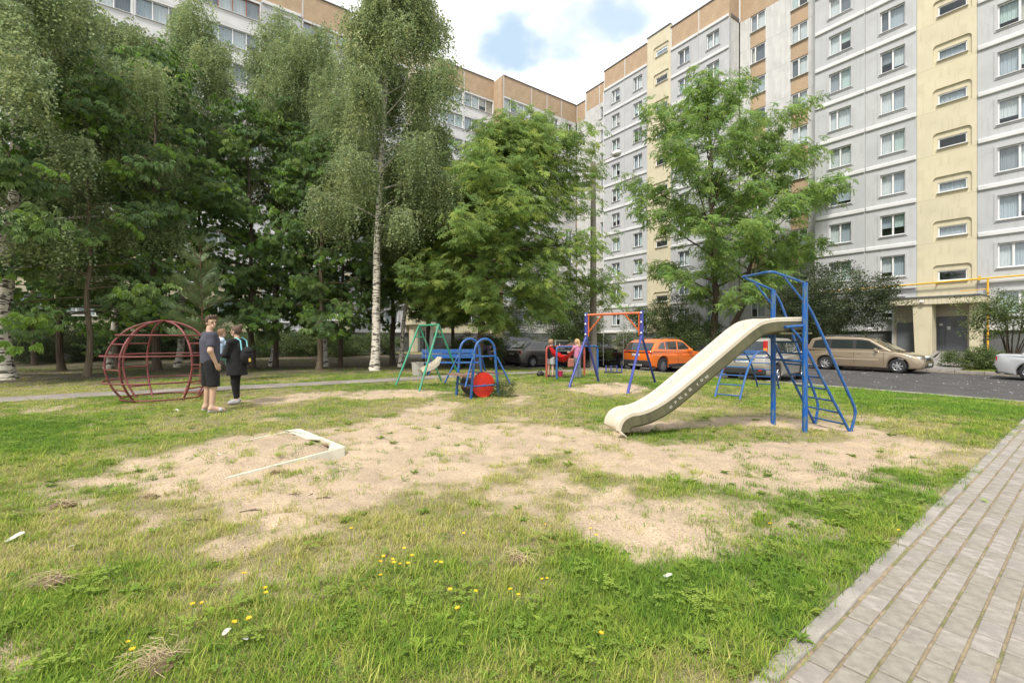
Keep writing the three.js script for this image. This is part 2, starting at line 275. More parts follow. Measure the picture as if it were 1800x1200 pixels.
// kerb stones, each its own piece
const kerbMat = [0, 1, 2].map((k) => std([0.42 + 0.03 * k, 0.385 + 0.025 * k, 0.34 + 0.02 * k], 0.9, { map: grainTex, bumpMap: grainTex, bumpScale: 0.004 }));
function kerbRun(parent, ax, ay, bx, by, w, h, top, len = 1.0) {
  const L = Math.hypot(bx - ax, by - ay), k = Math.round(L / len), r = rng(Math.round(ax * 91 + by * 37)); const geo = metric(rbox(w, h, len - 0.012, 0.018));
  for (let i = 0; i < k; i++) { const t = (i + 0.5) / k, X = lerp(ax, bx, t), d = lerp(ay, by, t); const m = part('kerb_stone', geo, kerbMat[Math.floor(r() * 3)], parent); m.position.set(X + (r() - 0.5) * 0.012, top(X, d) - h / 2 + (r() - 0.5) * 0.012, -d); m.rotation.y = Math.atan2(bx - ax, -(by - ay)) + (r() - 0.5) * 0.012; m.rotation.z = (r() - 0.5) * 0.03; }
}
{
  const kg = thing('kerb', 'pale concrete kerb between the lawn and the dark road', 'kerb'); kg.userData.kind = 'structure';
  const run = (n0, s0, n1, s1, top) => { const a = fromNS(n0, s0), b = fromNS(n1, s1); kerbRun(kg, a[0], a[1], b[0], b[1], 0.16, 0.34, top); };
  const lawnTop = (X, d) => smoothY(X, d) + 0.02;
  run(KERB_N - 0.06, 3, KERB_N - 0.06, BAY_S, lawnTop); run(KERB_N - 0.06, BAY_S, BAY_N - 0.06, BAY_S, lawnTop); run(BAY_N - 0.06, BAY_S, BAY_N - 0.06, -34, lawnTop);
  const kf = thing('far_kerb', 'concrete kerb along the block side of the road', 'kerb'); kf.userData.kind = 'structure';
  const a = fromNS(FAR_N + 0.02, 2), b = fromNS(FAR_N + 0.02, -38); kerbRun(kf, a[0], a[1], b[0], b[1], 0.16, 0.3, () => -0.215);
}
// paved walk: nearest 300 pavers one by one, the rest joined
{
  const walk = thing('paved_walk', 'grey concrete paver walk with mossy joints beside the lawn', 'pavement'); walk.userData.kind = 'structure';
  const bed = []; const PA = 0.17, PQ = 0.104, rows = 16, q0 = 0.1;
  const [x0, d0] = fromWalk(-4, 0.85); // sand bed under the pavers
  { const c = [fromWalk(-5, 0.02), fromWalk(12, 0.02), fromWalk(12, 1.75), fromWalk(-5, 1.75)]; const g = new THREE.BufferGeometry(); g.setAttribute('position', new THREE.Float32BufferAttribute(c.flatMap(([X, d]) => [X, -0.009, -d]), 3)); g.setAttribute('uv', new THREE.Float32BufferAttribute(c.flat(), 2)); g.setIndex([0, 2, 1, 0, 3, 2]); g.computeVertexNormals(); if (g.attributes.normal.getY(0) < 0) { g.setIndex([0, 1, 2, 0, 2, 3]); g.computeVertexNormals(); }
    const jt = dataTex(512, 512, (x, y, i, j) => { const a = fbm(x * 30, y * 30, 4, 131, 30), b = hash2(i, j, 7), m = ss(0.5, 0.62, fbm(x * 7, y * 7, 4, 133, 7)); const c = [lerp(0.57, 0.47, m), lerp(0.51, 0.46, m), lerp(0.41, 0.30, m)]; return c.map((v) => v * (0.8 + 0.3 * a + 0.15 * (b - 0.5))); });
    part('joint_sand', g, std([1, 1, 1], 1, { map: rep(jt, 1) }), walk); }
  const paver = metric(rbox(PA - 0.008, 0.06, PQ - 0.012, 0.006)); const r = rng(77);
  const mats = []; for (let k = 0; k < 6; k++) { const v = 0.43 + 0.035 * (k - 2.5) / 2.5, w = 0.95 + 0.03 * (k % 3); const t = grainTex.clone(); t.repeat.set(3, 3); t.offset.set(k * 0.17, k * 0.31); t.needsUpdate = true; mats.push(std([v * 1.03, v * 0.92, v * 0.81 * w], 0.9, { map: t, bumpMap: t, bumpScale: 0.004 })); }
  const list = [];
  for (let j = 0; j < rows; j++) for (let i = -26; i < 68; i++) { const a = (i + (j % 2) * 0.5) * PA, q = q0 + (j + 0.5) * PQ; const [X, d] = fromWalk(a, q); list.push({ X, d, q: d > 0.4 ? Math.hypot(X, d) : 99, vis: d > 1.5 && Math.abs(X / d) < 1.22 }); }
  list.sort((p, q) => (q.vis - p.vis) || (p.q - q.q));
  const rest = [[], []]; const turn = Math.atan2(WE[1], WE[0]);
  list.forEach((p, k) => {
    const y = -0.03 + (r() - 0.5) * 0.004, ry = turn + (r() - 0.5) * 0.02, rx = (r() - 0.5) * 0.015, rz = (r() - 0.5) * 0.012, mi = Math.floor(r() * 6);
    if (k < 300) { const m = part('paver', paver, mats[mi], walk); m.position.set(p.X, y, -p.d); m.rotation.set(rx, ry, rz, 'YXZ'); }
    else { const g = paver.clone().applyMatrix4(new THREE.Matrix4().compose(V(p.X, y, -p.d), new THREE.Quaternion().setFromEuler(new THREE.Euler(rx, ry, rz, 'YXZ')), V(1, 1, 1))); rest[mi % 2].push(g); }
  });
  rest.forEach((l, k) => tag(part('pavers', l, mats[2 + k], walk), null, null, null, 'stuff'));
  const ke = thing('walk_edging', 'narrow concrete edging stones between lawn and paver walk', 'kerb'); ke.userData.kind = 'structure';
  const a = fromWalk(-4, 0.05), b = fromWalk(12, 0.05); kerbRun(ke, a[0], a[1], b[0], b[1], 0.08, 0.2, () => 0.004);
}
// ---------------------------------------------------------------- the two blocks of flats
const FH = 2.8, NF = 10, BASE = 1.73;
const wallTex = dataTex(512, 512, (x, y, i, j) => { const run = ss(0.56, 0.74, fbm(x * 22, y * 2.2, 4, 341, 22)) * fbm(x * 3, y * 3, 3, 343, 3), blot = fbm(x * 5, y * 5, 5, 345, 5), c = hash2(i, j, 14); const v = 0.95 - 0.055 * run + 0.06 * (blot - 0.5) + 0.04 * (c - 0.5); return [v, v * (1 - 0.005 * run), v * (1 - 0.015 * run)]; });
const MAT = {
  grey: [0, 1, 2, 3].map((k) => { const t = rep(wallTex, 0.22, 0.3); t.offset.set(0.27 * k, 0.19 * k); return std([0.485 + 0.014 * k, 0.492 + 0.014 * k, 0.508 + 0.012 * k], 0.9, { map: t, bumpMap: rep(grainTex, 1.5), bumpScale: 0.003 }); }),
  white: [0, 1].map((k) => std([0.74 - 0.04 * k, 0.74 - 0.04 * k, 0.745 - 0.04 * k], 0.9, { map: rep(plasterTex, 0.3) })),
  rough: [0, 1, 2].map((k) => { const t = rep(streakTex, 0.35); t.offset.set(0.3 * k, 0.2 * k); return std([0.74 - 0.02 * k, 0.735 - 0.02 * k, 0.72 - 0.02 * k], 0.95, { map: t, bumpMap: t, bumpScale: 0.02 }); }),
  yellow: [0, 1].map((k) => { const t = rep(wallTex, 0.3, 0.35); t.offset.set(0.4 * k, 0.3); return std([0.66 - 0.015 * k, 0.595 - 0.012 * k, 0.425], 0.88, { map: t }); }),
  tan: [0, 1, 2].map((k) => std([0.65 + 0.02 * k, 0.485 + 0.015 * k, 0.335 + 0.01 * k], 0.95, { map: rep(pebbleTex, 0.5), bumpMap: rep(pebbleTex, 0.5), bumpScale: 0.01 })),
  plinth: std([0.20, 0.21, 0.225], 0.95, { map: rep(pebbleTex, 0.8), bumpMap: rep(pebbleTex, 0.8), bumpScale: 0.02 }),
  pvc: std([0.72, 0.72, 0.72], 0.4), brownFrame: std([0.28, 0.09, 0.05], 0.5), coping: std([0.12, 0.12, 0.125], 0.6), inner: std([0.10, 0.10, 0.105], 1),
  glass: phys([0.93, 0.96, 0.97], 0.02, { transmission: 1, thickness: 0, ior: 1.5, specularIntensity: 1 }),
  curtain: [std([0.62, 0.62, 0.61], 1), std([0.42, 0.45, 0.48], 1), std([0.50, 0.57, 0.53], 1), std([0.16, 0.17, 0.19], 1), std([0.30, 0.31, 0.33], 1), std([0.55, 0.50, 0.42], 1)],
  door: std([0.17, 0.185, 0.205], 0.55, { map: rep(plasterTex, 0.4) }), gas: std([0.72, 0.40, 0.03], 0.45),
};
const geoCache = new Map();
const cached = (key, fn) => { if (!geoCache.has(key)) geoCache.set(key, fn()); return geoCache.get(key); };
function panelGeo(w, h, hole, surround) {                       // wall panel with its window opening and a raised rim round it
  return cached(`p${w}|${h}|${hole}|${surround}`, () => {
    const l = [extrude(rectPts(0.009, 0.006, w - 0.009, h - 0.006), 0.28, 0, hole ? [rectPts(...hole).reverse()] : []).translate(0, 0, -0.28)];
    if (hole && surround) { const s = 0.14; l.push(extrude(rectPts(hole[0] - s, hole[1] - s - 0.02, hole[2] + s, hole[3] + s), 0.04, 0.01, [rectPts(...hole).reverse()], 1).translate(0, 0, -0.003)); }
    return merge(l);
  });
}
function frameGeo(w, h, cuts, narrow) {                         // window frame and mullions
  return cached(`f${w}|${h}|${cuts}|${narrow}`, () => {
    const t = narrow ? 0.045 : 0.065, dp = 0.07, l = [box(w, t, dp, w / 2, t / 2), box(w, t, dp, w / 2, h - t / 2), box(t, h - 2 * t, dp - 0.004, t / 2, h / 2), box(t, h - 2 * t, dp - 0.004, w - t / 2, h / 2)];
    for (const c of cuts) l.push(box(t * 1.5, h - 2 * t, dp - 0.006, c * w, h / 2));
    return merge(l);
  });
}
const curtainGeo = (w, h, k) => cached(`c${w}|${h}|${k}`, () => { const g = new THREE.PlaneGeometry(w, h, 28, 1); const p = g.attributes.position; for (let i = 0; i < p.count; i++) p.setZ(i, 0.02 * Math.sin(p.getX(i) * 60 / w + k * 2) + 0.012 * Math.sin(p.getX(i) * 143 / w)); g.computeVertexNormals(); return g; });
function addWindow(parent, r, x, y, z, w, h, cuts = [0.5], o = {}) {   // x,y: lower left corner of the opening, z: wall face
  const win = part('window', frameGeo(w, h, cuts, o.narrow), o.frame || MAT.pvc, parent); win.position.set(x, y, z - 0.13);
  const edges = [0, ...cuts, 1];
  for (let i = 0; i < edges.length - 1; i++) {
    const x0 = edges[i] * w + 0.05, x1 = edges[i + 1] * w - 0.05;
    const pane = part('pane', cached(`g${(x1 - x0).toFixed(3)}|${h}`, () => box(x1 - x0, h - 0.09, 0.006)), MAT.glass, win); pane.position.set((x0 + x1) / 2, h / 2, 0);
    if (!o.bare) {
      const k = r(), ck = o.blind != null ? o.blind : k < 0.40 ? 0 : k < 0.6 ? 1 : k < 0.7 ? 2 : k < 0.82 ? 3 : k < 0.94 ? 4 : 5;
      const full = r() < 0.75, hh = full ? h - 0.1 : (h - 0.1) * (0.45 + 0.4 * r());
      const cu = part('curtain', curtainGeo(+(x1 - x0 + 0.06).toFixed(2), +hh.toFixed(full ? 2 : 1), Math.floor(r() * 3)), MAT.curtain[ck], win); cu.position.set((x0 + x1) / 2, h - 0.05 - hh / 2, -0.14 - 0.03 * r());
    }
  }
  if (!o.noSill) { const s = part('sill', cached(`s${w}`, () => box(w + 0.12, 0.035, 0.22)), MAT.white[0], win); s.position.set(w / 2, -0.03, 0.12); }
  return win;
}
const ledgeGeo = (w) => cached(`l${w}`, () => metric(rbox(w - 0.05, 0.29, 0.16, 0.06)));
const yOf = (f) => BASE + (f - 1) * FH;

function block(name, label, X, d, turn) { return thing(name, label, 'building', P(X, d, 0), turn); }
function bayGrey(b, r, x, w, wx, ww, z = 0, floors = [1, NF], o = {}) {
  for (let f = floors[0]; f <= floors[1]; f++) {
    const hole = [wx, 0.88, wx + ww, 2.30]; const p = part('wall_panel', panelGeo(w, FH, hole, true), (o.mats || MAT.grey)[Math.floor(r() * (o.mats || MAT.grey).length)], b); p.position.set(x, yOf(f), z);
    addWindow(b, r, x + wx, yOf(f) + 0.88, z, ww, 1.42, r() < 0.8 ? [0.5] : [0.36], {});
    const l = part('ledge', ledgeGeo(w), MAT.white[0], b); l.position.set(x + w / 2, yOf(f) + 0.135, z + 0.03);
  }
  const l = part('ledge', ledgeGeo(w), MAT.white[0], b); l.position.set(x + w / 2, yOf(NF + 1) + 0.135, z + 0.03);
}
function parapet(b, r, x, w, z = 0, h = 2.35, mats = MAT.tan, extra = 0) {
  const p = part('parapet_panel', panelGeo(w, h + extra, null), mats[Math.floor(r() * mats.length)], b); p.position.set(x, yOf(NF + 1), z);
  const c = part('coping', cached(`k${w}`, () => box(w, 0.09, 0.36)), MAT.coping, b); c.position.set(x + w / 2, yOf(NF + 1) + h + extra + 0.04, z - 0.1);
  const j = part('joint_strip', cached(`j${h + extra}`, () => box(0.10, h + extra - 0.1, 0.012)), MAT.white[1], b); j.position.set(x + 0.05, yOf(NF + 1) + (h + extra) / 2, z + 0.004);
}
function bayStair(b, r, x, w, z = 0, first = 2) {
  const n0 = 0.79, n1 = w - 0.23, cr = 0.22; const niche = (y0, y1) => { const p = [[n0, y0], [n1, y0], [n1, y1 - cr]]; for (let k = 1; k < 6; k++) { const a = k / 6 * Math.PI / 2; p.push([n1 - cr + cr * Math.cos(a), y1 - cr + cr * Math.sin(a)]); } p.push([n1 - cr, y1], [n0 + cr, y1]); for (let k = 1; k < 6; k++) { const a = Math.PI / 2 + k / 6 * Math.PI / 2; p.push([n0 + cr + cr * Math.cos(a), y1 - cr + cr * Math.sin(a)]); } p.push([n0, y1 - cr]); return p; };
  const pg = cached(`st${w}`, () => extrude(rectPts(0.005, 0.004, w - 0.005, FH - 0.004), 0.3, 0, [niche(0.08, 1.36).reverse()]).translate(0, 0, -0.3));
  const bg = cached(`sb${w}`, () => extrude(rectPts(n0 - 0.02, 0.05, n1 + 0.02, 1.5), 0.1, 0, [rectPts(n0 + 0.22, 0.36, n1 - 0.22, 1.0).reverse()]).translate(0, 0, -0.20));
  for (let f = first; f <= NF + 1; f++) {
    const p = part('stair_panel', f === NF + 1 ? pg : pg, MAT.yellow[f % 2], b); p.position.set(x, yOf(f), z);
    const q = part('niche_wall', bg, MAT.yellow[(f + 1) % 2], b); q.position.set(x, yOf(f), z);
    addWindow(b, r, x + n0 + 0.22, yOf(f) + 0.36, z - 0.05, n1 - n0 - 0.44, 0.64, [], { bare: r() < 0.5, blind: 1, noSill: false });
  }
  const low = part('stair_panel', panelGeo(w, FH, null), MAT.yellow[0], b); if (first === 2) low.position.set(x, yOf(1), z);
  const c = part('coping', cached(`k${w}`, () => box(w, 0.09, 0.36)), MAT.coping, b); c.position.set(x + w / 2, yOf(NF + 2) + 0.04, z - 0.1);
}
function bayWindowColumn(b, r, x, w, z) {                         // window and tan infill, storey by storey
  for (let f = 1; f <= NF; f++) {
    const inf = part('infill_panel', cached(`i${w}`, () => box(w - 0.01, FH - 1.52, 0.2, w / 2, 0, -0.1)), MAT.tan[f % 3], b); inf.position.set(x, yOf(f) + (FH - 1.5) / 2, z - 0.02);
    addWindow(b, r, x + 0.02, yOf(f) + FH - 1.49, z + 0.02, w - 0.04, 1.47, r() < 0.8 ? [0.45] : [0.3], {});
  }
}
function plainColumn(b, r, x, w, z, mats = MAT.rough) { for (let f = 1; f <= NF; f++) { const p = part('wall_panel', panelGeo(w, FH, null), mats[Math.floor(r() * mats.length)], b); p.position.set(x, yOf(f), z); } }
function bayLoggia(b, r, x, w, z, o = {}) {                       // balcony front with a row of glazing
  for (let f = 1; f <= NF; f++) {
    const hole = [0.12, 1.12, w - 0.12, 2.62]; const yel = o.yellowLow && f <= 2; const p = part('balcony_panel', panelGeo(w, FH, hole, false), yel ? MAT.yellow[0] : MAT.white[Math.floor(r() * 2)], b); p.position.set(x, yOf(f), z);
    const br = o.brownTop && f === NF && r() < 0.9; addWindow(b, r, x + 0.12, yOf(f) + 1.12, z, w - 0.24, 1.5, [0.25, 0.5, 0.75], { narrow: true, frame: br ? MAT.brownFrame : MAT.pvc });
  }
}
function shell(b, x0, x1, z, depth, h = yOf(NF + 1)) {
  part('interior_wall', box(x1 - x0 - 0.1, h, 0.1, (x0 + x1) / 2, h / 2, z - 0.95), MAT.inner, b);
  part('rear_wall', box(x1 - x0, h + 2, 0.3, (x0 + x1) / 2, h / 2 + 1, z - depth), MAT.tan[0], b);
  part('roof_slab', box(x1 - x0, 0.3, depth, (x0 + x1) / 2, h + 0.25, z - depth / 2 - 0.3), MAT.coping, b);
  part('plinth', metric(box(x1 - x0, BASE + 0.5, 0.3, (x0 + x1) / 2, (BASE - 0.5) / 2 + 0.004, z - 0.19)), MAT.plinth, b);
}
{
  const r = rng(101);
  const b = block('apartment_block', 'grey panel block with white ledges and yellow stairwells along the road', 10.71, 52.88, -Math.atan2(NX, ND));
  bayGrey(b, r, 0, 3.1, 1.2, 1.2); bayGrey(b, r, 3.1, 3.1, 1.25, 1.2); bayStair(b, r, 6.2, 2.9);
  bayGrey(b, r, 9.1, 3.05, 0.85, 1.25); bayGrey(b, r, 12.15, 3.05, 0.85, 1.25);
  bayGrey(b, r, 22.0, 3.2, 0.95, 1.4); bayGrey(b, r, 25.2, 2.8, 0.85, 1.35); bayStair(b, r, 28.0, 2.8);
  bayGrey(b, r, 30.8, 3.6, 0.85, 1.75); bayGrey(b, r, 34.4, 3.6, 0.85, 1.75);
  for (const [x, w] of [[0, 3.1], [3.1, 3.1], [9.1, 3.05], [12.15, 3.05], [22, 3.2], [25.2, 2.8], [30.8, 3.6], [34.4, 3.6]]) parapet(b, r, x, w);
  const z = -1.65;
  plainColumn(b, r, 15.25, 0.95, z); bayWindowColumn(b, r, 16.2, 1.3, z); plainColumn(b, r, 17.5, 2.05, z); bayWindowColumn(b, r, 19.55, 1.3, z); plainColumn(b, r, 20.85, 1.15, z);
  parapet(b, r, 15.2, 3.4, z); parapet(b, r, 18.6, 3.4, z);
  for (const x of [15.06, 22.14]) { part('return_wall', metric(box(0.2, yOf(NF + 1) - BASE, 1.6, x, (yOf(NF + 1) + BASE) / 2, -0.86)), MAT.rough[0], b); part('return_parapet', metric(box(0.2, 2.35, 1.6, x, yOf(NF + 1) + 1.18, -0.86)), MAT.tan[0], b); }
  part('pilaster', metric(box(0.14, yOf(NF + 1), 0.1, -0.03, yOf(NF + 1) / 2, 0.03)), MAT.white[1], b);
  shell(b, 0, 15.2, 0, 12); shell(b, 15.2, 22, z, 10.3); shell(b, 22, 38, 0, 12);
  part('end_wall', metric(box(0.3, 34, 12, 38.1, 16.2, -6)), MAT.tan[1], b);
  // the far end steps back twice towards the corner
  for (let f = 1; f <= NF; f++) { const p = part('wall_panel', panelGeo(2.3, FH, [0.2, 0.88, 1.1, 2.3], false), MAT.rough[f % 3], b); p.position.set(-2.3, yOf(f), -1.5); addWindow(b, r, -2.1, yOf(f) + 0.88, -1.5, 0.9, 1.42, [0.5], {}); }
  plainColumn(b, r, -4.6, 2.3, -1.5); parapet(b, r, -2.3, 2.3, -1.5); parapet(b, r, -4.6, 2.3, -1.5);
  plainColumn(b, r, -7.6, 3.0, -2.7); bayWindowColumn(b, r, -9.2, 1.6, -2.7); plainColumn(b, r, -12.2, 3.0, -2.7); for (const x of [-7.6, -10.6, -13.6]) parapet(b, r, x, 3.0, -2.7);
  part('return_wall', metric(box(0.2, 32.0, 1.1, -4.7, 16.0, -2.1)), MAT.rough[1], b); part('return_wall', metric(box(0.2, 30, 1.3, 0.1, 15.0, -0.8)), MAT.rough[1], b);
  shell(b, -14, 0, -2.7, 9);
  // wall-hung gas pipe
  const gp = thing('gas_pipe', 'yellow gas pipe running along the grey block above the entrance', 'pipe', b.position, b.rotation.y);
  part('main_pipe', bar(V(15.3, 4.56, 0.3), V(38, 4.92, 0.3), 0.055, 0.055, 10), MAT.gas, gp); part('drop_pipe', bar(V(31.3, 4.8, 0.3), V(31.3, 0.3, 0.3), 0.05), MAT.gas, gp); part('branch_pipe', fillet([V(30.1, 4.15, 0.3), V(31.3, 4.18, 0.3)], 0.05).length ? bar(V(30.1, 4.15, 0.3), V(31.3, 4.18, 0.3), 0.025) : null, MAT.gas, gp);
  for (const x of [17, 20, 23, 26, 29, 30.9, 33, 36]) part('bracket', box(0.05, 0.05, 0.5, x, 4.56 + (x - 15.3) * 0.0159 - 0.06, 0.08), MAT.gas, gp);
  part('valve', box(0.10, 0.26, 0.10, 30.95, 4.86, 0.3), MAT.gas, gp);
  // entrance porch
  const e = thing('entrance_porch', 'cream entrance porch with ribbed canopy and grey double door', 'porch', b.position, b.rotation.y);
  const cream = MAT.yellow[0], pale = std([0.56, 0.51, 0.41], 0.9, { map: rep(plasterTex, 0.4) });
  const can = part('canopy', metric(box(4.3, 0.38, 2.35, 29.15, 3.53, 1.2)), pale, e);
  part('canopy_edge', box(4.42, 0.07, 2.52, 29.15, 3.765, 1.22), MAT.coping, can);
  for (let i = 0; i < 22; i++) part('fascia_board', cached('fb', () => rbox(0.185, 0.40, 0.03, 0.008)), MAT.yellow[i % 2], can).position.set(27.1 + i * 0.1953, 3.52, 2.392);
  for (let i = 0; i < 12; i++) for (const x of [26.985, 31.315]) part('fascia_board', cached('fs', () => rbox(0.03, 0.40, 0.185, 0.008)), MAT.yellow[i % 2], can).position.set(x, 3.52, 0.14 + i * 0.1953);
  { const pg = extrude([[28.48, 0], [29.28, 0], [29.26, 3.34], [28.36, 3.34]], 0.9, 0.015).translate(0, 0, 1.4); part('pylon', metric(pg), cream, e); }
  part('side_wall', metric(box(1.5, 3.3, 0.2, 27.85, 1.68, 1.0)), pale, e); part('end_wall', metric(box(0.1, 3.3, 1.0, 27.06, 1.68, 0.6)), MAT.white[1], e);
  const sd = part('side_door', metric(rbox(0.95, 2.15, 0.06, 0.01, 27.75, 1.20, 1.13)), MAT.door, e); part('handle', box(0.12, 0.03, 0.05, 28.12, 1.25, 1.18), MAT.coping, sd);
  part('back_wall', metric(extrude(rectPts(28.6, 0.1, 31.0, 3.34), 0.2, 0, [rectPts(29.05, 0.45, 30.5, 2.62).reverse()])).translate(0, 0, 0.45), pale, e);
  part('side_pier', metric(box(0.42, 3.3, 0.9, 30.95, 1.68, 1.05)), cream, e); part('inner_pier', metric(box(0.3, 3.2, 0.7, 28.75, 1.7, 0.9)), cream, e);
  const dr = part('double_door', metric(merge([rbox(0.42, 2.15, 0.06, 0.01, 29.27, 1.53, 0.52), rbox(1.0, 2.15, 0.06, 0.01, 29.99, 1.53, 0.52)])), MAT.door, e);
  part('door_window', box(0.2, 0.36, 0.02, 29.93, 2.08, 0.56), MAT.coping, dr); part('notice', box(0.15, 0.20, 0.005, 29.66, 1.90, 0.556), std([0.7, 0.7, 0.69], 0.8), dr); part('notice', box(0.16, 0.13, 0.005, 29.30, 2.12, 0.556), std([0.7, 0.7, 0.69], 0.8), dr); part('intercom', box(0.10, 0.16, 0.02, 29.24, 1.94, 0.56), MAT.coping, dr); part('handle', box(0.03, 0.14, 0.05, 29.52, 1.5, 0.57), MAT.coping, dr);
  part('plate', merge([box(0.42, 0.11, 0.02, 29.9, 2.92, 0.67)]), std([0.5, 0.5, 0.49], 0.6), e); part('lamp_globe', new THREE.SphereGeometry(0.09, 12, 8).translate(30.05, 3.1, 0.7), std([0.7, 0.66, 0.56], 0.4), e);
  part('camera_box', merge([rbox(0.22, 0.09, 0.09, 0.02, 28.85, 3.5, 2.52), box(0.05, 0.12, 0.06, 28.78, 3.54, 2.43)]), MAT.pvc, e);
  const conc = std([0.42, 0.40, 0.37], 0.95, { map: grainTex });
  part('landing', metric(box(2.4, 0.5, 1.4, 30.0, 0.19, 1.2)), conc, e);
  for (let i = 0; i < 3; i++) part('step', metric(box(1.4, 0.16, 0.32, 30.35, 0.28 - i * 0.15, 2.05 + i * 0.32)), conc, e);
  for (const x of [29.42, 29.72]) part('ramp_rail', plank(V(x, 0.47, 1.75), V(x - 0.1, 0.02, 3.3), 0.16, 0.05), conc, e);
  tag(part('apron', metric(box(5.6, 0.1, 6.4, 29.0, 0, 0).rotateX(0)).clone(), conc, e), null); const ap = e.children[e.children.length - 1]; ap.position.set(0, -0.07, 5.75); ap.rotation.x = 0.045;
}
{
  const r = rng(202);
  const b = block('apartment_block', 'block of flats with tan parapet and glazed balconies behind the grove', 8.5, 60.6, Math.atan2(0.5916, 0.806));
  // projecting end next to the corner
  bayLoggia(b, r, -11.8, 4.2, 0, {}); parapet(b, r, -11.8, 4.2, 0);
  const winBay = (x, w, z) => { for (let f = 1; f <= NF; f++) { const p = part('wall_panel', panelGeo(w, FH, [0.8, 0.95, 1.95, 2.4], false), MAT.rough[Math.floor(r() * 3)], b); p.position.set(x, yOf(f), z); addWindow(b, r, x + 0.8, yOf(f) + 0.95, z, 1.15, 1.45, [0.5], {}); } parapet(b, r, x, w, z); };
  winBay(-7.6, 2.5, 0); winBay(-5.1, 2.5, 0); winBay(-2.6, 2.6, 0);
  part('return_wall', metric(box(0.25, yOf(NF + 1) + 2.3, 1.75, -11.92, yOf(NF + 1) / 2 + 1.1, -0.9)), MAT.tan[1], b);
  // set-back middle: balconies, stairwell, grey bays
  const z = -1.7; for (const x of [-16.2, -20.4]) { bayLoggia(b, r, x, 4.2, z, { yellowLow: true }); parapet(b, r, x, 4.2, z); }
  bayStair(b, r, -23.2, 2.8, z); bayGrey(b, r, -26.4, 3.2, 0.9, 1.35, z); bayGrey(b, r, -29.6, 3.2, 0.9, 1.35, z); for (const x of [-26.4, -29.6]) parapet(b, r, x, 3.2, z);
  part('return_wall', metric(box(0.25, 31, 1.65, -29.72, 15.5, -0.9)), MAT.tan[1], b);
  // projecting left wing
  let x = -29.6; const kinds = 'LGLLLLGGL'; for (const k of kinds) { const w = k === 'L' ? 4.2 : k === 'S' ? 2.8 : 3.2; x -= w; if (k === 'L') { bayLoggia(b, r, x, w, 0, { brownTop: true, yellowLow: true }); parapet(b, r, x, w, 0); } else if (k === 'S') bayStair(b, r, x, w, 0); else { bayGrey(b, r, x, w, 0.9, 1.35, 0); parapet(b, r, x, w, 0); } }
  shell(b, -11.8, 0, 0, 10); shell(b, -29.6, -11.8, z, 9); shell(b, x, -29.6, 0, 10);
  part('end_wall', metric(box(0.3, 33, 11, x - 0.1, 16, -5.4)), MAT.tan[1], b);
  const cp = thing('entrance_porch', 'small cream porch with grey door half hidden by the birch trunk', 'porch', b.position, b.rotation.y);
  part('canopy', metric(box(3.4, 0.35, 2.0, -21.8, 2.75, -0.6)), MAT.yellow[1], cp); part('pier', metric(box(0.5, 2.9, 1.0, -22.9, 1.2, -0.6)), MAT.yellow[0], cp); part('back_wall', metric(box(2.6, 2.9, 0.2, -21.6, 1.2, -1.3)), MAT.white[1], cp); part('door', metric(rbox(1.1, 2.1, 0.06, 0.01, -21.3, 0.9, -1.15)), MAT.door, cp);
}
// ---------------------------------------------------------------- foliage building blocks
function kite(len, w, fold = 0.25, droop = 0.15, at = 0.42) {     // one leaf: two faces folded along the midrib, growing along +z
  return [[0, 0, 0], [-w / 2, w * fold, len * at], [0, -droop * len, len], [0, 0, 0], [0, -droop * len, len], [w / 2, w * fold, len * at]];
}
function soup(list) {                                            // triangle soup -> geometry
  const g = new THREE.BufferGeometry(); g.setAttribute('position', new THREE.Float32BufferAttribute(list.flat(), 3)); g.computeVertexNormals();
  g.setAttribute('uv', new THREE.BufferAttribute(new Float32Array(list.length * 2), 2)); return g;
}
const E3 = new THREE.Euler(), Q = new THREE.Quaternion(), TV = V();
function put(out, tri, px, py, pz, yaw, pitch, roll, s = 1) {     // place leaf triangles
  Q.setFromEuler(E3.set(pitch, yaw, roll, 'YXZ')); for (const t of tri) { TV.set(t[0] * s, t[1] * s, t[2] * s).applyQuaternion(Q); out.push([TV.x + px, TV.y + py, TV.z + pz]); }
}
function stalk(out, a, b, w) { out.push([a[0] - w, a[1], a[2]], [a[0] + w, a[1], a[2]], [b[0], b[1], b[2]]); }
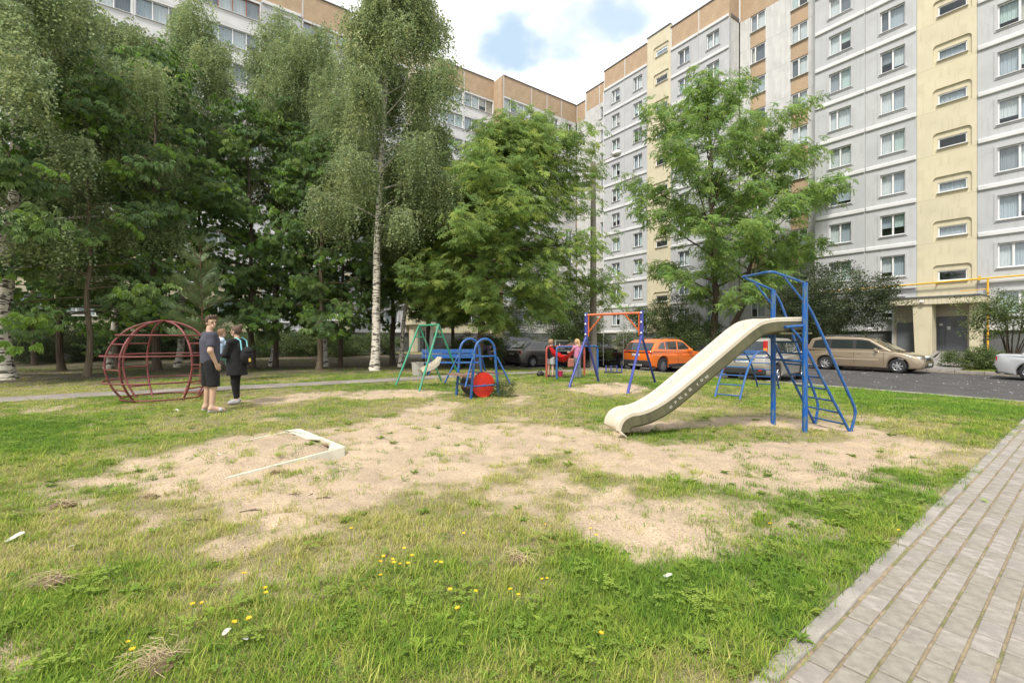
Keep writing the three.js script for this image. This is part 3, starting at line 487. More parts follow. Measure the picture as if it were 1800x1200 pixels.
const sprays = {
  chestnut: (seed) => { const r = rng(seed), o = []; for (let k = 0; k < 3; k++) { const yaw = (k - 1) * 1.1 + (r() - 0.5) * 0.6, L = 0.16 + 0.08 * r(), cx = Math.sin(yaw) * L, cz = Math.cos(yaw) * L, cy = 0.02 - 0.06 * r(); stalk(o, [0, 0, 0], [cx, cy, cz], 0.004); for (let i = 0; i < 7; i++) { const a = yaw + (i - 3) * 0.52, len = (0.19 - 0.02 * Math.abs(i - 3)) * (0.9 + 0.25 * r()); put(o, kite(len, 0.075, 0.22, 0.30, 0.62), cx, cy, cz, a, 0.25 + 0.35 * r(), (r() - 0.5) * 0.5); } } return soup(o); },
  birch: (seed) => { const r = rng(seed), o = []; for (let k = 0; k < 3; k++) { let x = 0, z = 0; const a = k * 2.1 + r(), out = 0.16 + 0.12 * r(), n = 11; for (let i = 0; i < n; i++) { const t = i / n, y = 0.03 * Math.sin(t * 3) - 0.62 * t * t; x = Math.sin(a) * out * Math.sqrt(t) * 1.3 + (r() - 0.5) * 0.05; z = Math.cos(a) * out * Math.sqrt(t) * 1.3 + (r() - 0.5) * 0.05; if (i % 4 === 0) stalk(o, [x, y, z], [x + 0.01, y - 0.12, z], 0.0025); put(o, kite(0.06 + 0.02 * r(), 0.05, 0.15, 0.1, 0.35), x, y, z, r() * 6.28, 0.1 + 1.2 * r(), (r() - 0.5) * 1.4); } } return soup(o); },
  pinnate: (seed, pairs = 4, leaf = 0.10, wide = 0.045, n = 5) => {   // a twig carrying compound leaves on all sides
    const r = rng(seed), o = []; const TL = 0.34; stalk(o, [0, 0, 0], [0, 0.03, TL], 0.005);
    for (let k = 0; k < n; k++) { const f = 0.25 + 0.75 * k / (n - 1), yaw = (k === n - 1 ? 0 : (k % 2 ? 1 : -1) * (0.5 + 0.8 * r())) + (r() - 0.5) * 0.5, pit = -0.45 + 1.15 * r(), L = pairs * leaf * (0.5 + 0.2 * r()); const bx = (r() - 0.5) * 0.04, by = 0.03 * f, bz = TL * f; const dx = Math.sin(yaw) * Math.cos(pit), dz = Math.cos(yaw) * Math.cos(pit), dy = -Math.sin(pit); stalk(o, [bx, by, bz], [bx + dx * L, by + dy * L, bz + dz * L], 0.0025);
      for (let i = 0; i < pairs; i++) for (const sd of [-1, 1]) { const t = (i + 0.8) / pairs * L; put(o, kite(leaf * (0.75 + 0.45 * r()), wide * (0.8 + 0.4 * r()), 0.25, 0.15), bx + dx * t, by + dy * t - 0.25 * t * t, bz + dz * t, yaw + sd * (0.85 + 0.4 * r()), pit * 0.6 + 0.1 + 0.55 * r(), (r() - 0.5) * 1.0); } put(o, kite(leaf, wide, 0.2, 0.2), bx + dx * L, by + dy * L - 0.25 * L * L, bz + dz * L, yaw, pit + 0.3, 0); }
    return soup(o); },
  oval: (seed, leaf = 0.07, n = 18, spread = 0.22) => { const r = rng(seed), o = []; for (let i = 0; i < n; i++) { const a = r() * 6.28, q = Math.sqrt(r()) * spread; put(o, kite(leaf * (0.8 + 0.5 * r()), leaf * 0.62, 0.18, 0.12, 0.45), Math.sin(a) * q, (r() - 0.5) * spread * 0.8, Math.cos(a) * q, r() * 6.28, -0.2 + 0.9 * r(), (r() - 0.5) * 0.9); } return soup(o); },
  needle: (seed, n = 34, len = 0.07, span = 0.32) => { const r = rng(seed), o = []; stalk(o, [0, 0, 0], [0, -0.02, span], 0.006); for (let i = 0; i < n; i++) { const t = i / n * span, a = (i % 2 ? 1 : -1) * (0.5 + 0.5 * r()); put(o, kite(len * (0.8 + 0.4 * r()), 0.006, 0, 0), 0, -0.02 * t, t, a, -0.35 + 0.7 * r(), 0); } return soup(o); },
};
const leafMat = phys([1, 1, 1], 0.97, { transmission: 0.45, thickness: 0, specularIntensity: 0.5, clearcoat: 0.4, clearcoatRoughness: 0.42 });
const needleMat = std([1, 1, 1], 0.7);
const barkTex = dataTex(256, 512, (x, y, i, j) => { const a = fbm(x * 24, y * 5, 4, 141, 24), c = hash2(i, j, 8); const v = 0.62 + 0.5 * (a - 0.5) + 0.12 * (c - 0.5); return [v, v * 0.96, v * 0.9]; });
const birchTex = dataTex(256, 1024, (x, y, i, j) => {
  const n = fbm(x * 6, y * 24, 4, 151, 6), dash = ss(0.60, 0.66, vnoise(x * 7, y * 90, 153, 7 * 90) * 0.72 + 0.36 * vnoise(x * 20, y * 220, 155)), blot = ss(0.70, 0.76, fbm(x * 4, y * 14, 4, 157, 4)); const v = 0.86 + 0.16 * (n - 0.5) + 0.05 * (hash2(i, j, 2) - 0.5);
  const k = Math.max(dash * 0.8, blot); return [lerp(v, 0.20, k), lerp(v * 0.97, 0.19, k), lerp(v * 0.92, 0.17, k)]; });
const bark = std([0.27, 0.22, 0.175], 0.95, { map: rep(barkTex, 2, 0.6), bumpMap: rep(barkTex, 2, 0.6), bumpScale: 0.03 });
const barkPale = std([0.42, 0.36, 0.27], 0.95, { map: rep(barkTex, 2, 0.6), bumpMap: rep(barkTex, 2, 0.6), bumpScale: 0.02 });
const birchBark = std([0.80, 0.785, 0.75], 0.85, { map: rep(birchTex, 1, 0.28), bumpMap: rep(birchTex, 1, 0.28), bumpScale: 0.012 });
const barkPine = std([0.36, 0.22, 0.13], 0.95, { map: rep(barkTex, 2, 1), bumpMap: rep(barkTex, 2, 1), bumpScale: 0.02 });

class Crown {                                                   // collects placed sprays and makes one instanced crown
  constructor() { this.m = []; this.c = []; }
  add(p, yaw, pitch, roll, s, col, sy = s) { Q.setFromEuler(E3.set(pitch, yaw, roll, 'YXZ')); this.m.push(new THREE.Matrix4().compose(p, Q, V(s, sy, s))); this.c.push(col); }
  build(name, geo, mat, parent) {
    const im = new THREE.InstancedMesh(geo, mat, this.m.length); im.name = name; const c = new THREE.Color();
    this.m.forEach((m, i) => { im.setMatrixAt(i, m); im.setColorAt(i, c.setRGB(...this.c[i])); }); im.castShadow = im.receiveShadow = true; im.userData.kind = 'stuff'; parent.add(im); return im;
  }
}
function shade(r, cols) { const c = cols[Math.floor(r() * cols.length)], k = 0.78 + 0.44 * r(), y = (r() - 0.5) * 0.16; return [c[0] * k * (1 + y), c[1] * k, c[2] * k * (1 - y)]; }
const dirOf = (az, el) => V(Math.sin(az) * Math.cos(el), Math.sin(el), Math.cos(az) * Math.cos(el));

// a broadleaf tree: trunk, limbs and twigs in one mesh, sprays of leaves along the twigs
function tree(o) {
  const r = rng(o.seed); const [X, d] = o.at; const t = thing(o.name, o.label, o.category || 'tree', P(X, d, smoothY(X, d) - 0.04), 0, o.group);
  const wood = [], H = o.h, tr = o.trunk, lean = o.lean || [0, 0], cr = new Crown();
  const tp = []; const NT = 14; let wx = 0, wz = 0;
  for (let i = 0; i <= NT; i++) { const k = i / NT; if (i) { wx += (r() - 0.5) * (o.wobble ?? 0.12); wz += (r() - 0.5) * (o.wobble ?? 0.12); } tp.push(V(wx + lean[0] * k * (o.curve ? k : 1), H * 0.93 * k, wz - lean[1] * k * (o.curve ? k : 1))); }
  const flare = (k) => tr * ((1 - k) ** 0.85 * 0.97 + 0.03) * (1 + 0.55 * Math.exp(-k * H / 0.28));
  { const fine = []; const cv = new THREE.CatmullRomCurve3(tp); for (let i = 0; i <= 40; i++) { const k = (i / 40) ** 1.5; fine.push(cv.getPoint(k)); } wood.push(sweep(fine, (q) => flare(q ** 1.5), 12, false)); }
  const onTrunk = (k) => { const f = clamp(k) * NT, i = Math.min(NT - 1, Math.floor(f)); return tp[i].clone().lerp(tp[i + 1], f - i); };
  const leafAt = (p, yaw, spread, sc = 1) => { const q = p.clone().add(V((r() - 0.5) * spread, (r() - 0.5) * spread * (o.flat ?? 0.5), (r() - 0.5) * spread)); cr.add(q, yaw + (r() - 0.5) * (o.turn ?? 2.2), (o.pitch ?? 0.15) + (r() - 0.5) * 0.7, (r() - 0.5) * 0.7, (0.75 + 0.5 * r()) * (o.leafScale || 1) * sc, shade(r, o.cols)); };
  const hang = (p, len) => { const n = Math.max(1, Math.round(len / 0.5)); let q = p.clone(); const sw = (r() - 0.5) * 0.3, sz = (r() - 0.5) * 0.3; for (let i = 0; i < n; i++) { cr.add(q.clone(), r() * 6.28, (r() - 0.5) * 0.3, (r() - 0.5) * 0.3, (0.85 + 0.4 * r()) * (o.leafScale || 1), shade(r, o.cols)); q.add(V(sw * 0.5 + (r() - 0.5) * 0.16, -0.46, sz * 0.5 + (r() - 0.5) * 0.16)); } };
  for (let i = 0; i < o.limbs; i++) {
    const q = (i + 0.5) / o.limbs, k = lerp(o.y0 / H, 0.98, q ** (o.lift ?? 1)); const az = i * 2.39996 + r() * 0.7;
    let L = o.r * o.prof(q) * (0.75 + 0.5 * r()); if (o.bias) L *= 1 + o.bias[0] * Math.cos(az - o.bias[1]);
    const el = lerp(o.el[0], o.el[1], q) + (r() - 0.5) * 0.25, st = onTrunk(k), dr = dirOf(az, el), sag = o.sag ?? 0.15;
    const lp = [st.clone()]; for (let j = 1; j <= 6; j++) { const f = j / 6; lp.push(st.clone().add(dr.clone().multiplyScalar(L * f)).add(V((r() - 0.5) * 0.12 * L * f, -sag * L * f * f, (r() - 0.5) * 0.12 * L * f))); }
    const br = Math.max(0.012, flare(k) * 0.42); wood.push(sweep(lp, (f) => br * (1 - 0.85 * f), 6, false));
    const lc = new THREE.CatmullRomCurve3(lp), subs = Math.max(2, Math.round(L * (o.subs || 2.2)));
    for (let j = 0; j < subs; j++) {
      const f = lerp(o.inner ?? 0.4, 1, (j + r()) / subs), b = lc.getPoint(f), sl = (0.25 + 0.35 * r()) * (0.5 + 0.16 * L) * (1.25 - 0.5 * f), sa = az + (r() < 0.5 ? -1 : 1) * (0.3 + 1.0 * r()), se = el * 0.35 + (r() - 0.42) * (o.vary ?? 1.5), sd = dirOf(sa, se);
      const e = b.clone().add(sd.clone().multiplyScalar(sl)); if (r() < 0.6) wood.push(sweep([b, b.clone().lerp(e, 0.5).add(V(0, 0.04, 0)), e], (g) => 0.014 * (1 - 0.7 * g), 4, false));
      if (o.weep) { const nn = Math.round(o.dens * (0.6 + 0.8 * r())); for (let n = 0; n < nn; n++) { const p = b.clone().lerp(e, r() * 1.15); p.add(V((r() - 0.5) * 0.6, (r() - 0.5) * 0.4, (r() - 0.5) * 0.6)); hang(p, Math.max(0.6, Math.min(o.weep * (0.3 + r()), p.y - (o.floor || 2.5)))); } }
      else { const nn = Math.round(o.dens * (0.6 + 0.8 * r())); for (let n = 0; n < nn; n++) leafAt(b.clone().lerp(e, lerp(0.1, 1.1, (n + r()) / nn)), sa, o.spread || 0.45); }
    }
  }
  const tm = part('trunk', wood, o.bark, t); cr.build('crown', o.geo, o.mat || leafMat, t); t.userData.leaves = undefined; return t;
}
const full = (q) => Math.sin(Math.PI * clamp(0.12 + 0.84 * q) ** 0.8) * 0.9 + 0.12;
const cone = (q) => 1.02 - 0.86 * q;
const CHEST = [[0.165, 0.26, 0.085], [0.135, 0.22, 0.075], [0.20, 0.30, 0.085]], CHEST_LIT = [[0.23, 0.37, 0.055], [0.185, 0.31, 0.055], [0.28, 0.41, 0.065]];
const BIRCH = [[0.31, 0.38, 0.175], [0.26, 0.33, 0.15], [0.38, 0.44, 0.205]], ASH = [[0.24, 0.36, 0.07], [0.19, 0.295, 0.065], [0.32, 0.41, 0.08]], LOCUST = [[0.235, 0.375, 0.075], [0.195, 0.315, 0.07], [0.30, 0.43, 0.085]];
const gChest = sprays.chestnut(1), gBirch = sprays.birch(2), gAsh = sprays.pinnate(3, 3, 0.10, 0.04, 6), gLoc = sprays.pinnate(4, 5, 0.085, 0.04, 6), gOval = sprays.oval(5), gOvalS = sprays.oval(6, 0.05, 22, 0.2), gNeedle = sprays.needle(7), gPine = sprays.needle(8, 46, 0.11, 0.22);

// ---- the grove on the left: chestnuts with birches between them
{
  const spot = (u, v) => { const y = v < 648 ? 0.1 : 0.03; const d = (EYE + y) * FPX / (v - HOR); return [U(u, d), d]; };
  const chest = [
    [152, 663, 10.2, 3.3, 0.10, 'leading pale-stemmed chestnut beside the big left birch'], [108, 648, 11.5, 3.6, 0.13, 'twin-leaning dark chestnut behind the pale-stemmed one'], [275, 648, 13.6, 3.8, 0.16, 'tallest chestnut standing behind the climbing globe'], [206, 640, 12.5, 3.4, 0.14, 'chestnut between the globe and the pale stem, in the second row'], [345, 639, 12.8, 3.4, 0.15, 'chestnut behind the man, screened by the young pine'],
    [443, 645, 12.2, 3.2, 0.13, 'chestnut just behind the woman with the backpack'], [484, 641, 13.2, 3.1, 0.13, 'straight dark chestnut next beyond the woman'], [561, 647, 10.4, 2.9, 0.13, 'forked chestnut close to the white birch, on bare soil'], [598, 640, 11.2, 2.9, 0.12, 'slim chestnut right beside the white birch trunk'], [60, 636, 12.0, 3.6, 0.12, 'thin chestnut deep behind the left birch']];
  chest.forEach(([u, v, h, r, tr, label], i) => tree({ name: 'chestnut_tree', label, group: 'chestnuts of the grove', seed: 300 + i * 7, at: spot(u, v), h: h * 1.12, y0: 2.3 + (i % 3) * 0.25, r, trunk: tr, limbs: 31, prof: (q) => 0.62 + 0.5 * Math.sin(Math.PI * Math.min(1, 0.2 + 0.8 * q)) - 0.3 * q, el: [-0.05, 1.05], sag: 0.16, flat: 0.75, pitch: 0.72, turn: 1.6, spread: 0.9, dens: 3.5, subs: 2.1, vary: 1.9, cols: i % 2 ? [...CHEST, CHEST_LIT[1]] : [...CHEST, CHEST_LIT[0]], geo: gChest, bark: i === 0 || i === 7 ? barkPale : bark, leafScale: 1.28 }));
  const birches = [
    [8, 668, 15.5, 4.6, 0.24, [0.9, -0.5], 3.4, 1.3, 15, 'large weeping birch with thick white trunk left of all others', 3.8], [658, 648, 20, 3.9, 0.20, [0.9, 0.2], 6.4, 1.9, 15, 'tall weeping birch with mottled white trunk behind the green swing', 5.4], [703, 640, 14, 2.8, 0.12, [2.0, 0.5], 6.0, 1.5, 10, 'slim leaning birch to the right of the tall one', 5], [478, 639, 21, 3.3, 0.17, [0.5, 0.4], 9.5, 1.8, 10, 'weeping birch rising behind the chestnut tops', 9], [572, 640, 19.5, 3.0, 0.16, [-0.3, 0.2], 9.5, 1.8, 9, 'weeping birch beyond the forked chestnut', 8], [312, 641, 20.5, 3.4, 0.16, [0.8, 0.2], 10, 1.7, 9, 'weeping birch standing behind the tallest chestnut', 8.5], [190, 645, 18, 3.6, 0.16, [0.4, 0.2], 9, 1.6, 11, 'birch crown filling the gap between the left birch and the globe', 8.0]];
  birches.forEach(([u, v, h, r, tr, lean, y0, weep, dens, label, floor], i) => tree({ name: 'birch_tree', label, group: 'birches of the grove', seed: 500 + i * 13, at: spot(u, v), h, y0, r, trunk: tr, lean, limbs: 38, prof: (q) => 0.75 + 0.38 * Math.sin(Math.PI * q) - 0.45 * q, el: [0.4, 1.15], sag: 0.25, dens: dens * 0.32, subs: 2.8, weep, bias: i === 1 ? [0.3, 1.57] : undefined, floor, cols: BIRCH, geo: gBirch, bark: birchBark, leafScale: 1.3, wobble: 0.2 }));
  // darker trees and young stems between birch and parking bay
  tree({ name: 'ash_maple_tree', label: 'broad yellow-green tree with leaning trunk beyond the drum walker', seed: 601, at: spot(840, 646), h: 11.6, y0: 3.5, r: 4.3, trunk: 0.19, lean: [2.1, -0.8], curve: true, limbs: 58, prof: full, el: [-0.2, 1.2], sag: 0.12, dens: 11, subs: 3.4, spread: 1.35, flat: 0.9, pitch: 0.6, vary: 2.0, cols: ASH, geo: gAsh, bark, leafScale: 0.95, inner: 0.4, bias: [0.2, 1.57] });
  tree({ name: 'ash_maple_tree', label: 'dark-trunked tree between the slim birch and the leaning tree', seed: 602, at: spot(748, 637), h: 11.2, y0: 3.4, r: 4.0, trunk: 0.17, lean: [0.8, 0], limbs: 42, prof: full, el: [0, 1.1], sag: 0.15, dens: 12, subs: 3.0, spread: 1.2, flat: 0.9, vary: 2.0, pitch: 0.4, cols: [...ASH, CHEST[0]], geo: gAsh, bark, leafScale: 1.1 });
  tree({ name: 'ash_maple_tree', label: 'many-stemmed tree by the balcony wall behind the blue bench', seed: 603, at: spot(797, 634), h: 9.5, y0: 2.6, r: 3.2, trunk: 0.12, lean: [-0.6, 0.2], limbs: 34, prof: full, el: [0.2, 1.1], sag: 0.12, dens: 11, subs: 2.8, spread: 0.7, flat: 0.8, cols: [...ASH, CHEST[0]], geo: gAsh, bark, leafScale: 1.0 });
  tree({ name: 'ash_maple_tree', label: 'dark tree whose trunk stands against the slim birch', seed: 604, at: spot(690, 636), h: 11, y0: 4.2, r: 3.2, trunk: 0.16, lean: [0.2, 0.2], limbs: 32, prof: full, el: [0.1, 1.1], sag: 0.12, dens: 10, subs: 2.6, spread: 0.7, flat: 0.8, cols: CHEST, geo: gAsh, bark, leafScale: 1.1 });
}
// ---- trees and shrubs by the blocks
tree({ name: 'locust_tree', label: 'feathery-leaved tree with two stems behind the slide', seed: 701, at: fromNS(31.2, sOf(U(1252, 33.6), 33.6)), h: 22, y0: 3.4, r: 7.4, trunk: 0.26, lean: [-0.4, 0], limbs: 30, prof: (q) => 0.66 + 0.42 * Math.sin(Math.PI * q) - 0.66 * q * q, el: [0.35, 1.2], sag: 0.05, dens: 7.5, subs: 2.4, spread: 1.5, flat: 0.8, vary: 1.9, inner: 0.38, pitch: 0.35, cols: LOCUST, geo: gLoc, bark, leafScale: 1.25, wobble: 0.4 });
tree({ name: 'locust_tree', label: 'second lower feathery-leaved tree leaning to the parked minivan', seed: 702, at: fromNS(31.6, sOf(U(1268, 33), 33)), h: 17, y0: 4.4, r: 6.6, trunk: 0.2, lean: [4.3, 0.5], limbs: 22, prof: (q) => 0.62 + 0.4 * Math.sin(Math.PI * q) - 0.58 * q * q, el: [0.25, 1.1], sag: 0.05, dens: 7, subs: 2.4, spread: 1.5, flat: 0.8, vary: 1.9, inner: 0.38, pitch: 0.35, cols: LOCUST, geo: gLoc, bark, leafScale: 1.25, wobble: 0.45 });
function shrub(o) {                                             // many stems from the ground, leaves on a rough dome
  const r = rng(o.seed), [X, d] = o.at; const t = thing(o.name || 'shrub', o.label, o.category || 'shrub', P(X, d, smoothY(X, d) - 0.03), 0, o.group); const wood = [], cr = new Crown();
  for (let i = 0; i < (o.stems || 9); i++) { const az = i * 2.4 + r(), e = V(Math.sin(az) * o.r * 0.7 * r(), o.h * (0.5 + 0.4 * r()), Math.cos(az) * o.r * 0.7 * r()); wood.push(sweep([V(Math.sin(az) * 0.1, 0, Math.cos(az) * 0.1), e.clone().multiplyScalar(0.5).add(V((r() - 0.5) * 0.2, 0.1, (r() - 0.5) * 0.2)), e], (k) => (o.stemR || 0.022) * (1 - 0.7 * k), 5, false)); }
  const clumps = []; for (let i = 0; i < (o.clumps || 26); i++) { const az = r() * 6.28, q = Math.sqrt(r()), y = o.low ?? 0.25; const hh = lerp(y, 1, r()); const rad = o.r * q * Math.sin(Math.PI * (0.18 + 0.72 * (hh - y * 0.5))) ; clumps.push([V(Math.sin(az) * rad, o.h * hh * 0.93, Math.cos(az) * rad), (0.16 + 0.16 * r()) * (o.r + o.h) * 0.5]); }
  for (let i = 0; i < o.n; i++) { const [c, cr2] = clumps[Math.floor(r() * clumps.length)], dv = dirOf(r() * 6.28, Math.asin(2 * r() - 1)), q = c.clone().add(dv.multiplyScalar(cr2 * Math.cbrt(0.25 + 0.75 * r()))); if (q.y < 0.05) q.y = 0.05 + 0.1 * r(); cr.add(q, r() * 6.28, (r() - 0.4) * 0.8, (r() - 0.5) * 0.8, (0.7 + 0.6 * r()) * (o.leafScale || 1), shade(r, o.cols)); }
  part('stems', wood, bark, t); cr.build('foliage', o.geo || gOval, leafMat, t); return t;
}
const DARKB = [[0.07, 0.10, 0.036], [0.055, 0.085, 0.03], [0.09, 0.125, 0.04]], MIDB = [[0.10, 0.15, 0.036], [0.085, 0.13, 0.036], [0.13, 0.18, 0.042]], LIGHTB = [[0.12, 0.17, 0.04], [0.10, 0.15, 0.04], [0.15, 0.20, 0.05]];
const onN = (u, n) => { const k = (u - 900) / FPX, d = n / (NX * k + ND); return [k * d, d]; };
shrub({ label: 'dense dark lilac shrub behind the parked minivan', seed: 801, at: onN(1458, 33.3), h: 5.7, r: 3.2, n: 2600, clumps: 44, low: 0.35, cols: DARKB, leafScale: 1.5, stems: 12, stemR: 0.05 });
shrub({ label: 'tall loose shrub beyond the orange car', seed: 802, at: onN(1170, 31.2), h: 4.8, r: 2.9, n: 1300, clumps: 40, cols: MIDB, leafScale: 1.5 });
shrub({ label: 'low green bush right of the orange car, under the feathery tree', seed: 803, at: onN(1215, 30.8), h: 2.6, r: 2.3, n: 800, cols: MIDB, leafScale: 1.5 });
shrub({ label: 'pale yellow-green bush around the concrete lamp pole', seed: 804, at: [U(1050, 24), 24.0], h: 1.7, r: 0.8, n: 360, cols: LIGHTB, leafScale: 1.1 });
shrub({ label: 'airy shrub with arching stems right of the entrance door', name: 'shrub', seed: 805, at: onN(1778, 33.6), h: 3.7, r: 1.7, n: 460, clumps: 26, low: 0.5, cols: LIGHTB, leafScale: 1.5, stems: 10, stemR: 0.04 });
shrub({ name: 'flower_bed', category: 'flower bed', label: 'flower bed of leafy perennials beside the entrance ramp', seed: 806, at: onN(1722, 31.2), h: 0.95, r: 1.25, n: 520, clumps: 34, low: 0.1, cols: LIGHTB, leafScale: 1.1, stems: 16, stemR: 0.008 });
shrub({ label: 'leafy young tree between the spruce and the lamp pole', seed: 807, at: [U(985, 36), 36], h: 5.6, r: 2.2, n: 900, clumps: 30, cols: MIDB, leafScale: 1.6, stems: 7, stemR: 0.05 });
shrub({ label: 'rounded tree crown just left of the lamp pole', seed: 808, at: [U(1022, 36), 36.5], h: 5.4, r: 1.9, n: 800, clumps: 26, cols: MIDB, leafScale: 1.6, stems: 7, stemR: 0.05 });
shrub({ label: 'low bush behind the pale parked sedan', seed: 809, at: [U(1012, 37), 36], h: 1.8, r: 2.3, n: 500, cols: LIGHTB, leafScale: 1.5 });
shrub({ name: 'rose_bush', category: 'shrub', label: 'bush with white blooms near the far plinth', seed: 810, at: onN(1095, 32), h: 1.8, r: 1.5, n: 420, cols: [...LIGHTB, [0.55, 0.54, 0.5]], leafScale: 1.4 });
shrub({ label: 'green bush at the parking bay behind the drum walker', seed: 811, at: [U(862, 23.6), 24], h: 1.6, r: 1.0, n: 460, cols: LIGHTB, leafScale: 1.1 });
shrub({ name: 'weed_clump', category: 'weeds', label: 'leafy nettle clump at the foot of the drum walker', seed: 813, at: [U(880, 10.6), 10.7], h: 0.45, r: 0.28, n: 130, clumps: 14, low: 0.1, cols: LIGHTB, geo: gOvalS, leafScale: 0.6, stems: 6, stemR: 0.006 });
shrub({ label: 'round bright bush left of the bending person', seed: 812, at: [U(815, 25), 25], h: 1.7, r: 1.1, n: 460, cols: LIGHTB, leafScale: 1.1 });
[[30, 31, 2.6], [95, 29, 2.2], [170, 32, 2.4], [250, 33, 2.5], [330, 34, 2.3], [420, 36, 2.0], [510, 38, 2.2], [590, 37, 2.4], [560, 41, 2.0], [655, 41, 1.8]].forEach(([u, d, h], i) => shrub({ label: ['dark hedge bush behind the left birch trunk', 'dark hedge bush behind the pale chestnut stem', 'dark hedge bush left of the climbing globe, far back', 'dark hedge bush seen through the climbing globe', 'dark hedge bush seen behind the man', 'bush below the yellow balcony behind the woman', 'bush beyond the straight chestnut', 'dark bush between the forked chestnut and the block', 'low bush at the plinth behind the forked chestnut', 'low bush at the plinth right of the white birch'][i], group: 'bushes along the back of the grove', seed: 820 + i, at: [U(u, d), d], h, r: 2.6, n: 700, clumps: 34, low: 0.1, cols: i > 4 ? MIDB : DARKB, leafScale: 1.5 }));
// conifers
function conifer(o) {
  const r = rng(o.seed), [X, d] = o.at; const t = thing(o.name, o.label, 'tree', P(X, d, smoothY(X, d) - 0.03)); const wood = [sweep([V(0, 0, 0), V(0.05, o.h * 0.5, 0), V(0, o.h, 0.03)], (k) => o.trunk * (1 - 0.9 * k), 8, false)], cr = new Crown();
  for (let w = 0; w < o.whorls; w++) { const q = w / o.whorls, y1 = lerp(o.y0, o.h * 0.97, q); for (let b = 0; b < o.per; b++) { const y = y1 + (r() - 0.5) * (o.jit || 0.1); const az = b / o.per * 6.28 + w * 0.8 + r() * 0.5, L = o.r * (1 - q) ** 0.8 * (0.8 + 0.4 * r()) + 0.12, dr = dirOf(az, o.el[0] + (o.el[1] - o.el[0]) * q); const st = V(0, y, 0), e = st.clone().add(dr.clone().multiplyScalar(L)); wood.push(sweep([st, st.clone().lerp(e, 0.5).add(V(0, -o.sag * L, 0)), e], (k) => 0.018 * (1 - 0.7 * k), 4, false)); const nn = Math.ceil(L / o.step); for (let n = 0; n < nn; n++) for (const s of o.sides) { const f = (n + 0.6) / nn, p = st.clone().lerp(e, f).add(V(0, -o.sag * 4 * L * f * (1 - f), 0)); cr.add(p, az + s * (0.7 + 0.3 * r()), (o.pit ?? 0.1) + (r() - 0.5) * 0.5, (r() - 0.5) * 0.6, (0.8 + 0.5 * r()) * o.scale, shade(r, o.cols)); } } }
  part('trunk', wood, barkPine, t); cr.build('crown', o.geo, needleMat, t); return t;
}
conifer({ name: 'spruce_tree', label: 'blue spruce by the cream balcony wall behind the parked cars', seed: 901, at: [U(908, 42), 42], h: 5.2, trunk: 0.12, y0: 0.3, r: 2.4, whorls: 22, per: 8, el: [-0.15, 0.5], sag: 0.06, step: 0.3, sides: [-1, 0, 1], scale: 1.7, cols: [[0.10, 0.14, 0.125], [0.075, 0.115, 0.10], [0.13, 0.17, 0.15]], geo: gNeedle });
conifer({ name: 'pine_tree', label: 'young pine with bare lower stem behind the climbing globe', seed: 902, at: [U(352, 13.4), 13.4], h: 4.3, trunk: 0.045, y0: 1.3, r: 0.85, whorls: 7, per: 4, el: [0.15, 0.8], sag: -0.05, step: 0.2, sides: [-0.8, 0.1, 0.9], jit: 0.45, pit: -0.75, scale: 1.25, cols: [[0.17, 0.225, 0.10], [0.135, 0.185, 0.085]], geo: gPine });

